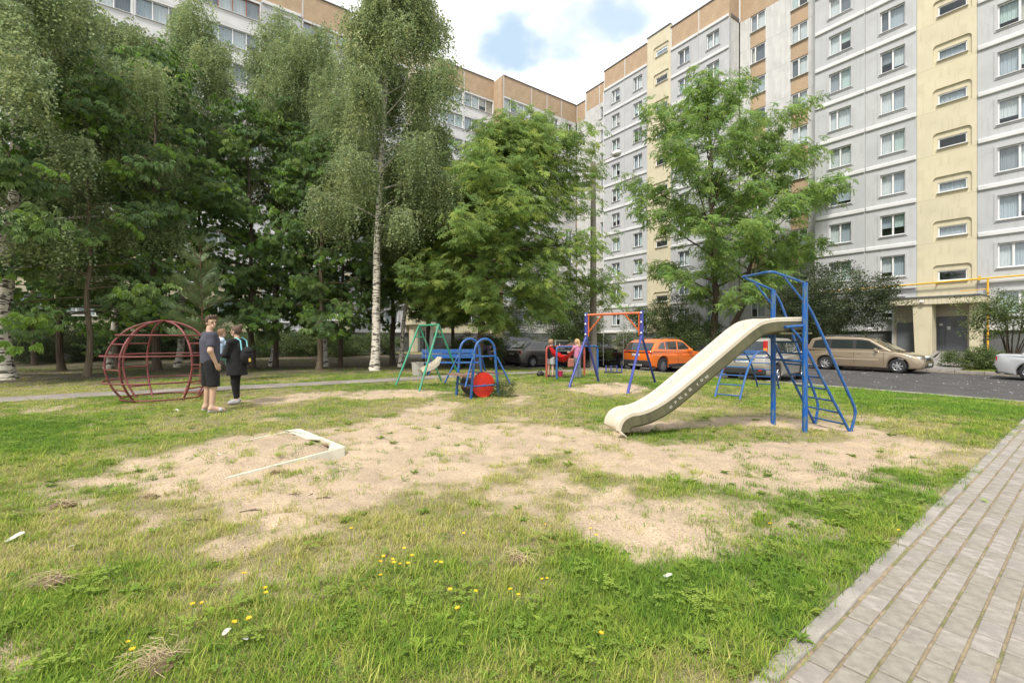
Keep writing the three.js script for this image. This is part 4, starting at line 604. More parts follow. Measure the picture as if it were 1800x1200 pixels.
// ---------------------------------------------------------------- grass and weeds
{
  const blade = (out, x, z, yaw, h, w, bend) => { const cx = Math.cos(yaw), cz = Math.sin(yaw), dx = -cz, dz = cx; const m = [x + dx * bend * h * 0.3, h * 0.55, z + dz * bend * h * 0.3], t = [x + dx * bend * h, h, z + dz * bend * h]; const a = [x - cx * w, 0, z - cz * w], b = [x + cx * w, 0, z + cz * w], c = [m[0] - cx * w * 0.8, m[1], m[2] - cz * w * 0.8], e = [m[0] + cx * w * 0.8, m[1], m[2] + cz * w * 0.8]; out.push(a, b, c, b, e, c, c, e, t); };
  const tuft = (seed, n, h, rad, w, bend) => { const r = rng(seed), o = []; for (let i = 0; i < n; i++) { const a = r() * 6.28, q = Math.sqrt(r()) * rad; blade(o, Math.cos(a) * q, Math.sin(a) * q, r() * 6.28, h * (0.45 + 0.75 * r()), w * (0.7 + 0.6 * r()), bend * (0.2 + 1.2 * r())); } return soup(o); };
  const rosette = (seed) => { const r = rng(seed), o = []; for (let i = 0; i < 9; i++) { const a = i / 9 * 6.28 + r(); put(o, kite(0.045 + 0.03 * r(), 0.015 + 0.008 * r(), 0.15, 0.25, 0.6), 0, 0.008, 0, a, -0.35 - 0.4 * r(), 0); } return soup(o); };
  const clover = (seed) => { const r = rng(seed), o = []; for (let i = 0; i < 10; i++) { const a = r() * 6.28, q = Math.sqrt(r()) * 0.06, y = 0.03 + 0.03 * r(); for (let k = 0; k < 3; k++) put(o, kite(0.016, 0.014, 0.1, 0, 0.65), Math.cos(a) * q, y, Math.sin(a) * q, k * 2.09 + a, -0.1 + 0.2 * r(), 0); } return soup(o); };
  const kinds = { short: [tuft(11, 15, 0.032, 0.05, 0.0017, 1.3), tuft(12, 16, 0.040, 0.06, 0.0019, 1.0)], long: [tuft(13, 16, 0.075, 0.045, 0.0019, 0.8), tuft(14, 5, 0.17, 0.04, 0.0012, 0.6)], straw: [tuft(15, 9, 0.035, 0.07, 0.0015, 1.9)], broad: [rosette(16), clover(17)] };
  const bag = {}; for (const k in kinds) bag[k] = kinds[k].map(() => new Crown());
  const r = rng(4242);
  const GREEN = [0.165, 0.285, 0.034], YG = [0.33, 0.39, 0.065], DRY = [0.54, 0.45, 0.20], DEEP = [0.095, 0.19, 0.028];
  const bands = [[1.45, 2.4, 2100], [2.4, 3.6, 1500], [3.6, 5.2, 850], [5.2, 7.5, 480], [7.5, 10.5, 260], [10.5, 15, 130], [15, 22, 60], [22, 34, 20]];
  for (const [d0, d1, den] of bands) {
    const w = 1.32, area = w * (d1 * d1 - d0 * d0), N = Math.round(area * den);
    for (let i = 0; i < N; i++) {
      const d = Math.sqrt(lerp(d0 * d0, d1 * d1, r())), X = (2 * r() - 1) * w * d, n = nOf(X, d), s = sOf(X, d);
      const k1 = r(), k2 = r(), k3 = r(), k4 = r(), k5 = r(); if (isRoad(n, s) || (n > FAR_N - 0.1 && (s > -13.2 && s < -5.8))) continue;
      if (n > KERB_N - 0.2 && n < KERB_N + 0.2) continue;
      if (pathDist(X, d) < 0.55) continue;
      const wq = walkQ(X, d); if (wq > -0.01 && walkA(X, d) > -6 && wq < 1.75) { if (wq > 0.085 || k5 > 0.35 * ss(0.45, 0.65, fbm(X * 2.5, d * 2.5, 3, 219))) continue; }
      const sa = d < 19 ? sandAmount(X, d) : 0, lu = lushness(X, d), li = groveLitter(X, d);
      let keep = (1 - sa) ** 1.3 * (0.38 + 0.75 * lu) * (1 - 0.8 * li) + 0.02; if (sa > 0.4) keep = Math.max(keep, 0.30 * ss(0.58, 0.74, fbm(X * 3 + 9, d * 3, 3, 211)) + 0.5 * ss(0.68, 0.76, fbm(X * 8 + 2, d * 8, 3, 213)));
      if (k1 > keep) continue;
      const far = 1 + 0.09 * Math.max(0, d - 4), y = smoothY(X, d) + (d < 20 ? relief(X, d, sa) : 0) - 0.006;
      const dry = clamp(0.74 - lu * 1.1 + (k2 - 0.5) * 0.9); let c = dry > 0.5 ? [0, 1, 2].map((q) => lerp(YG[q], DRY[q], (dry - 0.5) * 1.3)) : [0, 1, 2].map((q) => lerp(lu > 0.75 && k2 < 0.35 ? DEEP[q] : GREEN[q], YG[q], dry * 2)); const kk = 0.75 + 0.5 * k3; c = c.map((q) => q * kk * (1 - 0.35 * li));
      let kind, v = k4 < 0.5 ? 0 : 1, sc = 0.75 + 0.6 * k5;
      if (k4 < 0.008 + 0.045 * lu && d < 8) { kind = 'broad'; v = k5 < 0.55 ? 0 : 1; c = [0, 1, 2].map((q) => lerp(DEEP[q], YG[q], k3 * 0.6) * (0.85 + 0.35 * k2)); sc = 0.7 + 0.6 * k3; } else if (k4 < 0.30 && dry > 0.35) { kind = 'straw'; v = 0; c = DRY.map((q) => q * (0.7 + 0.5 * k3)); } else if (k4 > 0.93 - 0.08 * lu) { kind = 'long'; v = k5 < 0.75 ? 0 : 1; sc = 0.55 + 0.6 * k2; } else kind = 'short';
      bag[kind][Math.min(v, bag[kind].length - 1)].add(P(X, d, y), k2 * 6.28 + k5, 0, 0, sc * (kind === 'broad' ? Math.min(far, 1.1) : far), c, sc * (0.85 + 0.15 * Math.min(far, 2)));
    }
  }
  const names = { short: ['grass', 'short worn lawn grass around the sand patches'], long: ['tall_grass', 'longer grass tufts and seed stalks standing in the lawn'], straw: ['dry_grass', 'dry straw-coloured grass lying in the lawn'], broad: ['weeds', 'broad-leaved weeds and clover spread through the lawn'] };
  const gm = phys([1, 1, 1], 0.97, { transmission: 0.3, thickness: 0, specularIntensity: 0.2 });
  for (const k in kinds) kinds[k].forEach((g, i) => { const m = bag[k][i].build(numbered(names[k][0]), g, gm, scene); tag(m, names[k][1], k === 'broad' ? 'weeds' : 'grass', null, 'stuff'); });
  // petals blown over the asphalt
  const pt = new Crown(), pr = rng(88); for (let i = 0; i < 520; i++) { const n = 17.6 + pr() ** 0.7 * 11.6, s = -16 + pr() * 16; const [X, d] = fromNS(n, s); pt.add(P(X, d, ROAD_Y + 0.008), pr() * 6.28, (pr() - 0.5) * 0.5, 0, 0.6 + 0.9 * pr(), n > 28.6 && pr() < 0.7 ? [0.6, 0.33, 0.12] : [0.62, 0.6, 0.52]); }
  for (let i = 0; i < 500; i++) { const [X, d] = fromNS(29.3 + (pr() - 0.5) * 0.35, -12 + pr() * 8); pt.add(P(X, d, ROAD_Y + 0.008), pr() * 6.28, 0, 0, 0.5 + 0.6 * pr(), [0.62, 0.36, 0.14]); }
  tag(pt.build('fallen_petals', soup(kite(0.05, 0.045, 0.1, 0).map((p) => p)), needleMat, scene), 'pale fallen petals scattered over the dark road', 'petals', null, 'stuff');
}
// ---------------------------------------------------------------- play equipment
const paintTex = (base, spot, sc, am, seed) => rep(chip(base, spot, sc, am, seed), 1, 1);
const blueM = std([1, 1, 1], 0.42, { map: paintTex([0.03, 0.34, 0.66], [0.32, 0.40, 0.44], 24, 0.32, 211) });
const navyM = std([0.07, 0.09, 0.42], 0.4, { map: grainTex }), orangeM = std([0.78, 0.16, 0.035], 0.4, { map: grainTex }), greenM = std([1, 1, 1], 0.45, { map: paintTex([0.10, 0.60, 0.46], [0.45, 0.46, 0.38], 20, 0.32, 213) });
const redM = std([1, 1, 1], 0.55, { map: paintTex([0.55, 0.255, 0.26], [0.36, 0.19, 0.17], 18, 0.42, 215) });
const barRedM = std([1, 1, 1], 0.5, { map: paintTex([0.74, 0.34, 0.28], [0.5, 0.3, 0.26], 18, 0.28, 216) });
const creamM = std([0.63, 0.63, 0.63], 0.45, { map: dataTex(512, 512, (x, y, i, j) => { const a = fbm(x * 5, y * 14, 4, 221, 5), b = fbm(x * 20, y * 20, 3, 223, 20), c = hash2(i, j, 5); const v = 0.93 + 0.09 * (a - 0.5) + 0.05 * (b - 0.5) + 0.02 * (c - 0.5); return [v, v * 0.955, v * 0.86]; }) });
const oliveM = std([1, 1, 1], 0.8, { map: dataTex(512, 512, (x, y, i, j) => { const a = fbm(x * 9, y * 9, 5, 231, 9), b = ss(0.62, 0.72, fbm(x * 4, y * 12, 4, 233, 4)); const v = 0.33 + 0.18 * (a - 0.5); return [lerp(v, 0.52, b * 0.5), lerp(v * 0.99, 0.50, b * 0.5), lerp(v * 0.72, 0.36, b * 0.5)]; }) });
const rustM = std([0.17, 0.085, 0.05], 0.85, { map: grainTex }), blackM = std([0.018, 0.018, 0.02], 0.6), chainM = std([0.30, 0.29, 0.28], 0.45, { metalness: 0.7 });
const boltM = std([0.75, 0.75, 0.74], 0.35);
const woodPink = std([0.55, 0.36, 0.29], 0.8, { map: rep(barkTex, 1, 1) });
const tubeAlong = (pts, r, seg = 10, fil = 0.08) => sweep(fillet(pts, fil), r, seg);

// climbing globe: four ladders of two bent pipes and four hoops
{
  const [X, d] = [U(288, 10.3), 10.3]; const t = thing('climbing_globe', 'dark red pipe climbing globe standing in the grass', 'climbing frame', P(X, d, 0));
  const prof = [[0.06, 1.755], [0.42, 1.70], [0.78, 1.575], [1.05, 1.375], [1.25, 1.10], [1.315, 0.84], [1.28, 0.56], [1.14, 0.28], [0.95, 0.06], [0.84, -0.08]].map(([q, y]) => [q * 0.765, y]);
  const cv = new THREE.CatmullRomCurve3(prof.map(([q, y]) => V(q, y, 0))); const rOf = (y) => { for (let i = 1; i < prof.length; i++) if (prof[i][1] <= y) { const [a, b] = [prof[i - 1], prof[i]]; return lerp(a[0], b[0], (a[1] - y) / (a[1] - b[1])); } return 0.64; };
  const at = (az, q, y) => V(Math.sin(az) * q, y, Math.cos(az) * q), D = Math.PI / 180;
  const pairs = [[-50, -9], [-95, -124], [66, 100], [152, 184]];
  for (const [a, b] of pairs) {
    for (const az of [a, b]) part('bent_pipe', sweep(cv.getPoints(40).map((p) => at(az * D, p.x, p.y)), 0.021, 10), redM, t);
    for (const y of [1.24, 0.70, 0.26]) part('rung', bar(at(a * D, rOf(y), y), at(b * D, rOf(y), y), 0.016), redM, t);
  }
  for (const [y, q] of [[1.43, 0.83], [0.99, 1.085], [0.43, 1.055], [0.05, 0.76]]) { const g = new THREE.TorusGeometry(q, 0.017, 8, 72); g.rotateX(Math.PI / 2).rotateZ((q - 1.2) * 0.02).translate(0, y, 0); part('hoop', g, redM, t); }
  part('top_plate', new THREE.CylinderGeometry(0.10, 0.10, 0.025, 16).translate(0, 1.765, 0), redM, t);
}
// slide with its tower and ladder; local x runs down the chute, z towards the camera side
{
  const t = thing('slide', 'cream slide with blue pipe tower and ladder standing on sand', 'slide', P(4.255, 7.0, 0), Math.PI + Math.atan2(0.137, 0.99));
  // world axis of the chute: (-0.99, d -0.137); local x -> that, local z -> far side
  const cp = [[-0.02, 1.52], [0.40, 1.51], [0.60, 1.47], [0.77, 1.365], [1.06, 1.14], [1.88, 0.50], [2.13, 0.335], [2.34, 0.235], [2.51, 0.19], [2.60, 0.18], [2.665, 0.145], [2.685, 0.08], [2.685, 0.0]];
  const cv = new THREE.CatmullRomCurve3(cp.map(([x, y]) => V(x, y, 0)), false, 'catmullrom', 0.35), N = 60;
  const loft = (sec, a0 = 0, a1 = 1) => { const pos = [], uv = [], idx = []; const M = sec.length; for (let i = 0; i <= N; i++) { const k = lerp(a0, a1, i / N), p = cv.getPoint(k), tg = cv.getTangent(k), nx = -tg.y, ny = tg.x; for (let j = 0; j < M; j++) { const w = sec[j][0] * 0.85, h = sec[j][1]; let hh = h; if (k > 0.93 && h > 0.03) hh = h * (1 - 0.78 * ss(0.90, 1, k)); pos.push(p.x + nx * hh, p.y + ny * hh, w); uv.push(w * 1.2 + 0.5, k * 2.4); } if (i) for (let j = 0; j < M - 1; j++) { const o = i * M + j; idx.push(o - M, o, o - M + 1, o, o + 1, o - M + 1); } } const g = new THREE.BufferGeometry(); g.setAttribute('position', new THREE.Float32BufferAttribute(pos, 3)); g.setAttribute('uv', new THREE.Float32BufferAttribute(uv, 2)); g.setIndex(idx); return toCreasedNormals(g, 0.7); };
  const inner = [[-0.33, 0.115], [-0.335, 0.165], [-0.31, 0.178], [-0.275, 0.175], [-0.25, 0.15], [-0.225, 0.07], [-0.19, 0.022], [-0.14, 0.003], [0, 0], [0.14, 0.003], [0.19, 0.022], [0.225, 0.07], [0.25, 0.15], [0.275, 0.175], [0.31, 0.178], [0.335, 0.165], [0.33, 0.115]];
  part('chute', loft(inner), creamM, t); part('chute_underside', loft([[-0.325, 0.14], [-0.318, -0.02], [-0.28, -0.05], [0.28, -0.05], [0.318, -0.02], [0.325, 0.14]], 0.0, 0.93), oliveM, t);
  for (const z of [-0.16, 0.16]) part('foot', box(0.035, 0.26, 0.03, 2.65, -0.0, z), rustM, t);
  
  // chalked lettering on the near flank
  const cvs = document.createElement('canvas'); cvs.width = 512; cvs.height = 96; const cx = cvs.getContext('2d'); cx.fillStyle = '#000'; cx.fillRect(0, 0, 512, 96); cx.fillStyle = '#fff'; cx.font = 'bold 46px sans-serif'; 'ОРЦЕЙ'.split('').forEach((c, i) => cx.fillText(c, 8 + i * 62 + (i % 2) * 6, 66 - (i % 3) * 8)); 'ТОМ'.split('').forEach((c, i) => cx.fillText(c, 348 + i * 54, 68 - (i % 2) * 10));
  const lt = new THREE.CanvasTexture(cvs); lt.colorSpace = THREE.NoColorSpace;
  const pl = new THREE.PlaneGeometry(0.78, 0.105); const lm = std([0.45, 0.44, 0.37], 0.9, { alphaMap: lt, transparent: true }); const sl = Math.atan2(1.14 - 0.50, 2.02 - 1.10);
  const mid = cv.getPoint(0.40), tg = cv.getTangent(0.40), lp = V(mid.x - tg.y * 0.045, mid.y + tg.x * 0.045, 0); pl.rotateZ(0); const letters = part('chalk_lettering', pl, lm, t); letters.quaternion.setFromRotationMatrix(new THREE.Matrix4().makeBasis(V(-tg.x, -tg.y, 0), V(-tg.y, tg.x, 0).multiplyScalar(1), V(0, 0, -1))); letters.position.set(lp.x, lp.y, -0.282);
  // posts, hood, ladder
  for (const z of [-0.33, 0.33]) {
    part('post', merge([new THREE.CylinderGeometry(0.038, 0.038, z < 0 ? 2.28 : 2.23, 12).translate(0, (z < 0 ? 2.2 : 2.16) - 1.14 + (z < 0 ? 0 : 0.02), z)]), blueM, t);
    part('stringer', tubeAlong([V(0.22, 1.555, z * 0.92), V(0.02, 1.34, z * 0.92), V(-0.76, -0.05, z * 1.0)], 0.02, 8, 0.05), blueM, t);
    part('handrail', tubeAlong([V(0.0, z < 0 ? 1.93 : 2.14, z), V(-0.12, z < 0 ? 1.75 : 1.98, z), V(-0.83, 0.30, z * 1.06), V(-0.76, 0.0, z)], 0.02, 8, 0.1), blueM, t);
    part('brace', bar(V(0.02, 1.92, z), V(0.34, 2.28, z), 0.016), blueM, t);
    part('platform_bar', bar(V(0.30, 1.545, z * 0.95), V(-0.03, 1.575, z), 0.022), blueM, t);
  }
  part('hood', tubeAlong([V(0, 2.19, -0.33), V(0.50, 2.345, -0.33), V(0.56, 2.35, -0.30), V(0.56, 2.35, 0.30), V(0.50, 2.345, 0.33), V(0, 2.15, 0.33)], 0.02, 8, 0.06), blueM, t);
  part('crossbar', bar(V(0, 1.04, -0.33), V(0, 1.04, 0.33), 0.02), blueM, t); part('crossbar', bar(V(0.28, 1.55, -0.31), V(0.28, 1.55, 0.31), 0.02), blueM, t);
  for (let i = 0; i < 8; i++) { const y = 0.10 + i * 0.175, x = lerp(0.02, -0.76, (1.34 - y) / 1.39); part('rung', bar(V(x, y, -0.318), V(x, y, 0.318), 0.014), blueM, t); }
  part('deck', rbox(0.5, 0.03, 0.6, 0.008, -0.02 + 0.12, 1.455, 0), oliveM, t);
}
// arched ladder
{
  const a = [4.82, 10.25], b = [7.2, 12.75], mx = (a[0] + b[0]) / 2, md = (a[1] + b[1]) / 2, L = Math.hypot(b[0] - a[0], b[1] - a[1]); const t = thing('arch_ladder', 'low blue arched ladder on the lawn in front of the grey estate car', 'climbing frame', P(mx, md, smoothY(mx, md)), Math.atan2(b[1] - a[1], b[0] - a[0]));
  const arc = (z) => { const o = []; for (let i = 0; i <= 32; i++) { const k = i / 32, x = (k - 0.5) * L, q = Math.abs(2 * k - 1); o.push(V(x * (1 - 0.0 * q), -0.12 + 1.16 * (1 - q ** 2.3), z)); } return o; };
  for (const z of [-0.27, 0.27]) part('side_rail', sweep(arc(z), 0.023, 10), blueM, t);
  const p = new THREE.CatmullRomCurve3(arc(0)); for (let i = 0; i < 15; i++) { const q = p.getPointAt(0.055 + 0.89 * i / 14); part('rung', bar(V(q.x, q.y, -0.27), V(q.x, q.y, 0.27), 0.014), blueM, t); }
}
const chainGeo = (a, b) => { const l = []; const n = Math.round(a.distanceTo(b) / 0.045); for (let i = 0; i < n; i++) { const p = a.clone().lerp(b, (i + 0.5) / n); l.push(new THREE.TorusGeometry(0.014, 0.0045, 4, 8).scale(0.7, 1.7, 1).rotateY(i % 2 ? 1.57 : 0).translate(p.x, p.y, p.z)); } return merge(l); };
// orange and navy swing
{
  const c = [2.9, 12.7], y0 = smoothY(...c); const t = thing('swing', 'swing frame with navy legs and orange top beam', 'swing', P(c[0], c[1], y0)); const q = (X, d, y) => P(X - c[0], d - c[1], y);
  const TL = q(2.16, 13.25, 2.02), TR = q(3.62, 12.7, 2.06);
  for (const [T, A, B] of [[TL, q(1.56, 12.55, -0.05), q(2.67, 13.9, -0.05)], [TR, q(2.88, 11.35, -0.05), q(4.36, 13.8, -0.05)]]) {
    const low = T.clone().add(V(0, -0.72, 0)); part('upright', rbox(0.09, 0.86, 0.09, 0.02).translate(T.x, T.y - 0.36, T.z), navyM, t);
    for (const e of [A, B]) part('leg', bar(e, low.clone().add(V(0, 0.1, 0)), 0.036, 0.034, 12), navyM, t);
    const s = T === TL ? 1 : -1, dir = TR.clone().sub(TL).normalize().multiplyScalar(s);
    part('gusset', merge([bar(T.clone().add(dir.clone().multiplyScalar(0.07)), T.clone().add(dir.clone().multiplyScalar(0.07)).add(V(0, -0.62, 0)), 0.022), bar(T.clone().add(dir.clone().multiplyScalar(0.07)).add(V(0, -0.5, 0)), T.clone().add(dir.clone().multiplyScalar(0.46)).add(V(0, -0.03, 0)), 0.022)]), orangeM, t);
    for (const dy of [0.0, -0.26, -0.56]) part('bolt', new THREE.SphereGeometry(0.028, 8, 6).translate(T.x - 0.03, T.y + dy, T.z + 0.055), boltM, t);
  }
  part('beam', bar(TL, TR, 0.036, 0.036, 12), orangeM, t);
  const s1 = TL.clone().lerp(TR, 0.32), s2 = TL.clone().lerp(TR, 0.68), seatY = 0.42, mid = s1.clone().lerp(s2, 0.5), ax = TR.clone().sub(TL).normalize();
  for (const s of [s1, s2]) part('chain', chainGeo(s.clone().add(V(0, -0.04, 0)), V(s.x, seatY + 0.16, s.z)), chainM, t);
  const seat = part('seat', rbox(0.5, 0.04, 0.2, 0.015), blackM, t); seat.position.set(mid.x, seatY - 0.04, mid.z); seat.rotation.y = Math.atan2(-ax.z, ax.x);
  for (const k of [-0.22, -0.08, 0.08, 0.22]) part('seat_peg', box(0.025, 0.2, 0.03, mid.x + ax.x * k, seatY + 0.06, mid.z + ax.z * k + 0.08), navyM, t);
}
// green swing with a tipped cream seat
{
  const c = [-2.4, 12.9], t = thing('swing', 'green A-frame swing with a cream bucket seat', 'swing', P(c[0], c[1], smoothY(...c))); const q = (X, d, y) => P(X - c[0], d - c[1], y);
  const TL = q(-2.74, 13.4, 1.72), TR = q(-2.0, 12.4, 1.72);
  for (const [T, A, B] of [[TL, q(-3.3, 12.8, -0.05), q(-2.15, 14.05, -0.05)], [TR, q(-2.4, 11.72, -0.05), q(-1.42, 13.15, -0.05)]]) {
    for (const e of [A, B]) part('leg', bar(e, T, 0.03, 0.028, 10), greenM, t);
    const a = T.clone().lerp(A, 0.19), b = T.clone().lerp(B, 0.19); part('tie_bar', bar(a, b, 0.016), greenM, t); part('tie_bar', bar(T.clone().lerp(a.clone().lerp(b, 0.5), 0.2), a.clone().lerp(b, 0.5), 0.012), greenM, t);
  }
  part('beam', bar(TL, TR, 0.03, 0.03, 10), greenM, t);
  const m = TL.clone().lerp(TR, 0.5); for (const k of [0.36, 0.64]) { const s = TL.clone().lerp(TR, k); part('chain', chainGeo(s.clone().add(V(0, -0.03, 0)), V(s.x, 0.62, s.z)), chainM, t); }
  const pr = [[-0.30, 0.52, -0.02], [-0.26, 0.46, 0], [-0.1, 0.50, 0], [0.06, 0.55, 0], [0.20, 0.66, 0], [0.26, 0.82, 0], [0.28, 0.86, 0]]; const g = []; const W = 0.18; for (let i = 0; i < pr.length - 1; i++) { const [a, b] = [pr[i], pr[i + 1]]; g.push(extrude([[a[0], a[1]], [b[0], b[1]], [b[0] + 0.012, b[1] - 0.025], [a[0] + 0.012, a[1] - 0.025]], 2 * W).translate(0, 0, -W)); }
  for (const z of [-W, W - 0.02]) g.push(extrude([[-0.26, 0.46], [0.06, 0.54], [0.2, 0.64], [0.27, 0.84], [0.16, 0.74], [0.0, 0.64], [-0.2, 0.56]], 0.02).translate(0, 0, z));
  const seat = part('seat', g, creamM, t); seat.position.set(m.x + 0.04, -0.04, m.z); seat.rotation.y = 0.5;
}
// blue bench
{
  const t = thing('bench', 'blue plank bench beyond the footpath, behind the green swing', 'bench', P(-2.35, 16.75, smoothY(-2.35, 16.75)), 0.06);
  for (let i = 0; i < 3; i++) part('seat_slat', rbox(1.95, 0.045, 0.13, 0.008, 0.15, 0.46, -0.02 + i * 0.145), blueM, t);
  for (let i = 0; i < 2; i++) part('back_slat', rbox(1.95, 0.15, 0.04, 0.008, -0.02, 0.68 + i * 0.18, -0.16 - i * 0.04), blueM, t);
  for (const x of [-0.72, 0.9]) { part('leg', rbox(0.07, 0.5, 0.06, 0.008, x, 0.2, 0.2), blueM, t); part('leg', merge([rbox(0.07, 0.95, 0.05, 0.008, x, 0.44, -0.20), rbox(0.06, 0.05, 0.45, 0.008, x, 0.41, 0.03)]), blueM, t); }
}
// concrete litter urn
{
  const t = thing('litter_urn', 'speckled white concrete litter urn in front of the blue bench', 'litter bin', P(U(734, 16.2), 16.2, smoothY(U(734, 16.2), 16.2) - 0.02)); const m = std([0.62, 0.60, 0.56], 0.95, { map: rep(pebbleTex, 2) });
  const g = new THREE.CylinderGeometry(0.30, 0.24, 0.50, 4, 1, true).rotateY(Math.PI / 4 + 0.25).translate(0, 0.25, 0); part('shell', merge([g, new THREE.CylinderGeometry(0.25, 0.22, 0.46, 4, 1, true).rotateY(Math.PI / 4 + 0.25).translate(0, 0.27, 0), new THREE.RingGeometry(0.25, 0.30, 4, 1).rotateX(-Math.PI / 2).rotateY(0.25).translate(0, 0.5, 0)]), m, t); part('base', new THREE.CylinderGeometry(0.22, 0.22, 0.04, 4).rotateY(Math.PI / 4 + 0.25).translate(0, 0.03, 0), m, t);
}
// drum walker: red drum between two blue hoops
{
  const FL = [-0.93, 10.2], FR = [-0.31, 10.62], sh = [-0.40, 0.60], c = [(FL[0] + FR[0] + sh[0]) / 2, (FL[1] + FR[1] + sh[1]) / 2]; const t = thing('drum_walker', 'blue pipe walker with a red-ended wooden drum', 'play equipment', P(c[0], c[1], 0)); const q = (p, y, o = [0, 0]) => P(p[0] - c[0] + o[0], p[1] - c[1] + o[1], y);
  const ax = [(FR[0] - FL[0]), (FR[1] - FL[1])], L = Math.hypot(...ax); ax[0] /= L; ax[1] /= L;
  [[0, 0], sh].forEach((o) => {
    const pts = []; const r = L * 0.36, cxm = [(FL[0] + FR[0]) / 2, (FL[1] + FR[1]) / 2]; for (let i = 0; i <= 14; i++) { const a = Math.PI - i / 14 * Math.PI; pts.push(q([cxm[0] + ax[0] * r * Math.cos(a), cxm[1] + ax[1] * r * Math.cos(a)], 1.05 + r * Math.sin(a) * 1.1, o)); }
    part('hoop', sweep([q([FL[0], FL[1]], -0.08, o), ...pts, q([FR[0], FR[1]], -0.08, o)], 0.03, 10), blueM, t);
    const out = o === sh ? 1 : -1, f = [out * -sh[0] * -0.22, out * sh[1] * 0.22].map((v) => v); const oo = [o[0] + f[0], o[1] + f[1]];
    part('handrail', tubeAlong([q([FL[0] - ax[0] * 0.22, FL[1] - ax[1] * 0.22], 0.30, oo), q([FL[0] + ax[0] * 0.06, FL[1] + ax[1] * 0.06], 0.95, o), q([FR[0] - ax[0] * 0.06, FR[1] - ax[1] * 0.06], 0.95, o), q([FR[0] + ax[0] * 0.22, FR[1] + ax[1] * 0.22], 0.30, oo)], 0.02, 8, 0.08), blueM, t);
    part('axle_bar', bar(q([FL[0], FL[1]], 0.28, o), q([FR[0], FR[1]], 0.28, o), 0.018), blueM, t);
  });
  for (const p of [FL, FR]) part('side_bar', bar(q(p, 0.30), q(p, 0.30, sh), 0.018), blueM, t);
  const mid = [(FL[0] + FR[0]) / 2, (FL[1] + FR[1]) / 2], a0 = q(mid, 0.29, [sh[0] * 0.1, sh[1] * 0.1]), a1 = q(mid, 0.29, [sh[0] * 0.9, sh[1] * 0.9]); const dr = a1.clone().sub(a0), DL = dr.length(), dirv = dr.clone().normalize(); const qq = new THREE.Quaternion().setFromUnitVectors(UPV, dirv), place = (g) => g.applyQuaternion(qq).translate(a0.x, a0.y, a0.z);
  const drum = part('drum', place(new THREE.CylinderGeometry(0.275, 0.275, DL - 0.02, 28, 1, true).translate(0, DL / 2, 0)), std([0.06, 0.045, 0.035], 0.85, { map: rep(barkTex, 4, 1) }), t);
  for (let i = 0; i < 22; i++) { const a = i / 22 * 6.283; part('stave', place(box(0.07, DL - 0.02, 0.018).translate(0, DL / 2, 0.285).rotateY(a)), i % 3 ? std([0.05, 0.04, 0.032], 0.9) : woodPink, drum); }
  const discM = std([1, 1, 1], 0.4, { map: chip([0.84, 0.16, 0.08], [0.70, 0.30, 0.2], 30, 0.16, 241) });
  for (const y of [-0.012, DL + 0.0]) part('end_disc', place(new THREE.CylinderGeometry(0.287, 0.287, 0.02, 40).translate(0, y, 0)), discM, drum);
  part('hub', place(new THREE.CylinderGeometry(0.02, 0.02, DL + 0.2, 10).translate(0, DL / 2, 0)), blueM, drum);
  for (const s of [-1, 1]) { const e = s < 0 ? FL : FR; const A = q([e[0] + ax[0] * s * 0.10, e[1] + ax[1] * s * 0.10], 0.53), B = q([e[0] + ax[0] * s * 0.10, e[1] + ax[1] * s * 0.10], 0.53, sh); part('foot_board', plank(A, B, 0.26, 0.03), woodPink, t); }
}
// two low exercise bars
{
  const mk = (a, b, m, label) => { const c = [(a[0] + b[0]) / 2, (a[1] + b[1]) / 2], y0 = smoothY(...c), t = thing('exercise_bar', label, 'exercise bar', P(c[0], c[1], y0)); const q = (p, y) => P(p[0] - c[0], p[1] - c[1], y); const L = fillet([q(a, -0.1), q(a, 1.06), q(b, 1.06), q(b, -0.1)], 0.12); const n = L.length; part('bar', sweep(L.slice(6, n - 6), 0.032, 10), m, t); part('post', sweep(L.slice(0, 7), 0.035, 10), m, t); part('post', sweep(L.slice(n - 7), 0.035, 10), m, t); };
  mk([1.17, 15.4], [2.62, 16.45], barRedM, 'faded red exercise bar, the farther of the two bars'); mk([1.46, 14.85], [3.02, 16.05], blueM, 'blue exercise bar with rounded ends, nearest the swing');
}
// sandbox boards, half buried
{
  const m = std([0.80, 0.76, 0.62], 0.7, { map: rep(streakTex, 1, 0.5) }), t = thing('sandbox', 'cream painted sandbox frame half buried in sand', 'sandbox', P(-3, 5.4, 0)); const q = (p, y) => P(p[0] + 3, p[1] - 5.4, y);
  const [A, B, C, D] = sandBox; part('side_board', plank(q(A, 0.0), q(B, 0.0), 0.035, 0.2), m, t); part('side_board', plank(q(B, 0.0), q(C, -0.12), 0.035, 0.2), m, t); part('side_board', plank(q(A, 0.0), q(D, -0.11), 0.035, 0.2), m, t); part('side_board', plank(q(D, -0.15), q(C, -0.15), 0.035, 0.2), m, t);
  const flat = (pts, y) => extrude(pts.map(([X, d]) => [X + 3, d - 5.4]), 0.03, 0.006).rotateX(-Math.PI / 2).translate(0, y, 0); const mixp = (P0, P1, k) => [lerp(P0[0], P1[0], k), lerp(P0[1], P1[1], k)];
  part('corner_seat', flat([A, mixp(A, B, 0.58), mixp(mixp(A, B, 0.5), D, 0.10), mixp(A, D, 0.10), mixp(A, D, 0.13)].reverse(), 0.075), m, t); part('corner_seat', flat([B, mixp(B, A, 0.24), mixp(B, C, 0.13)], 0.075), m, t);
}
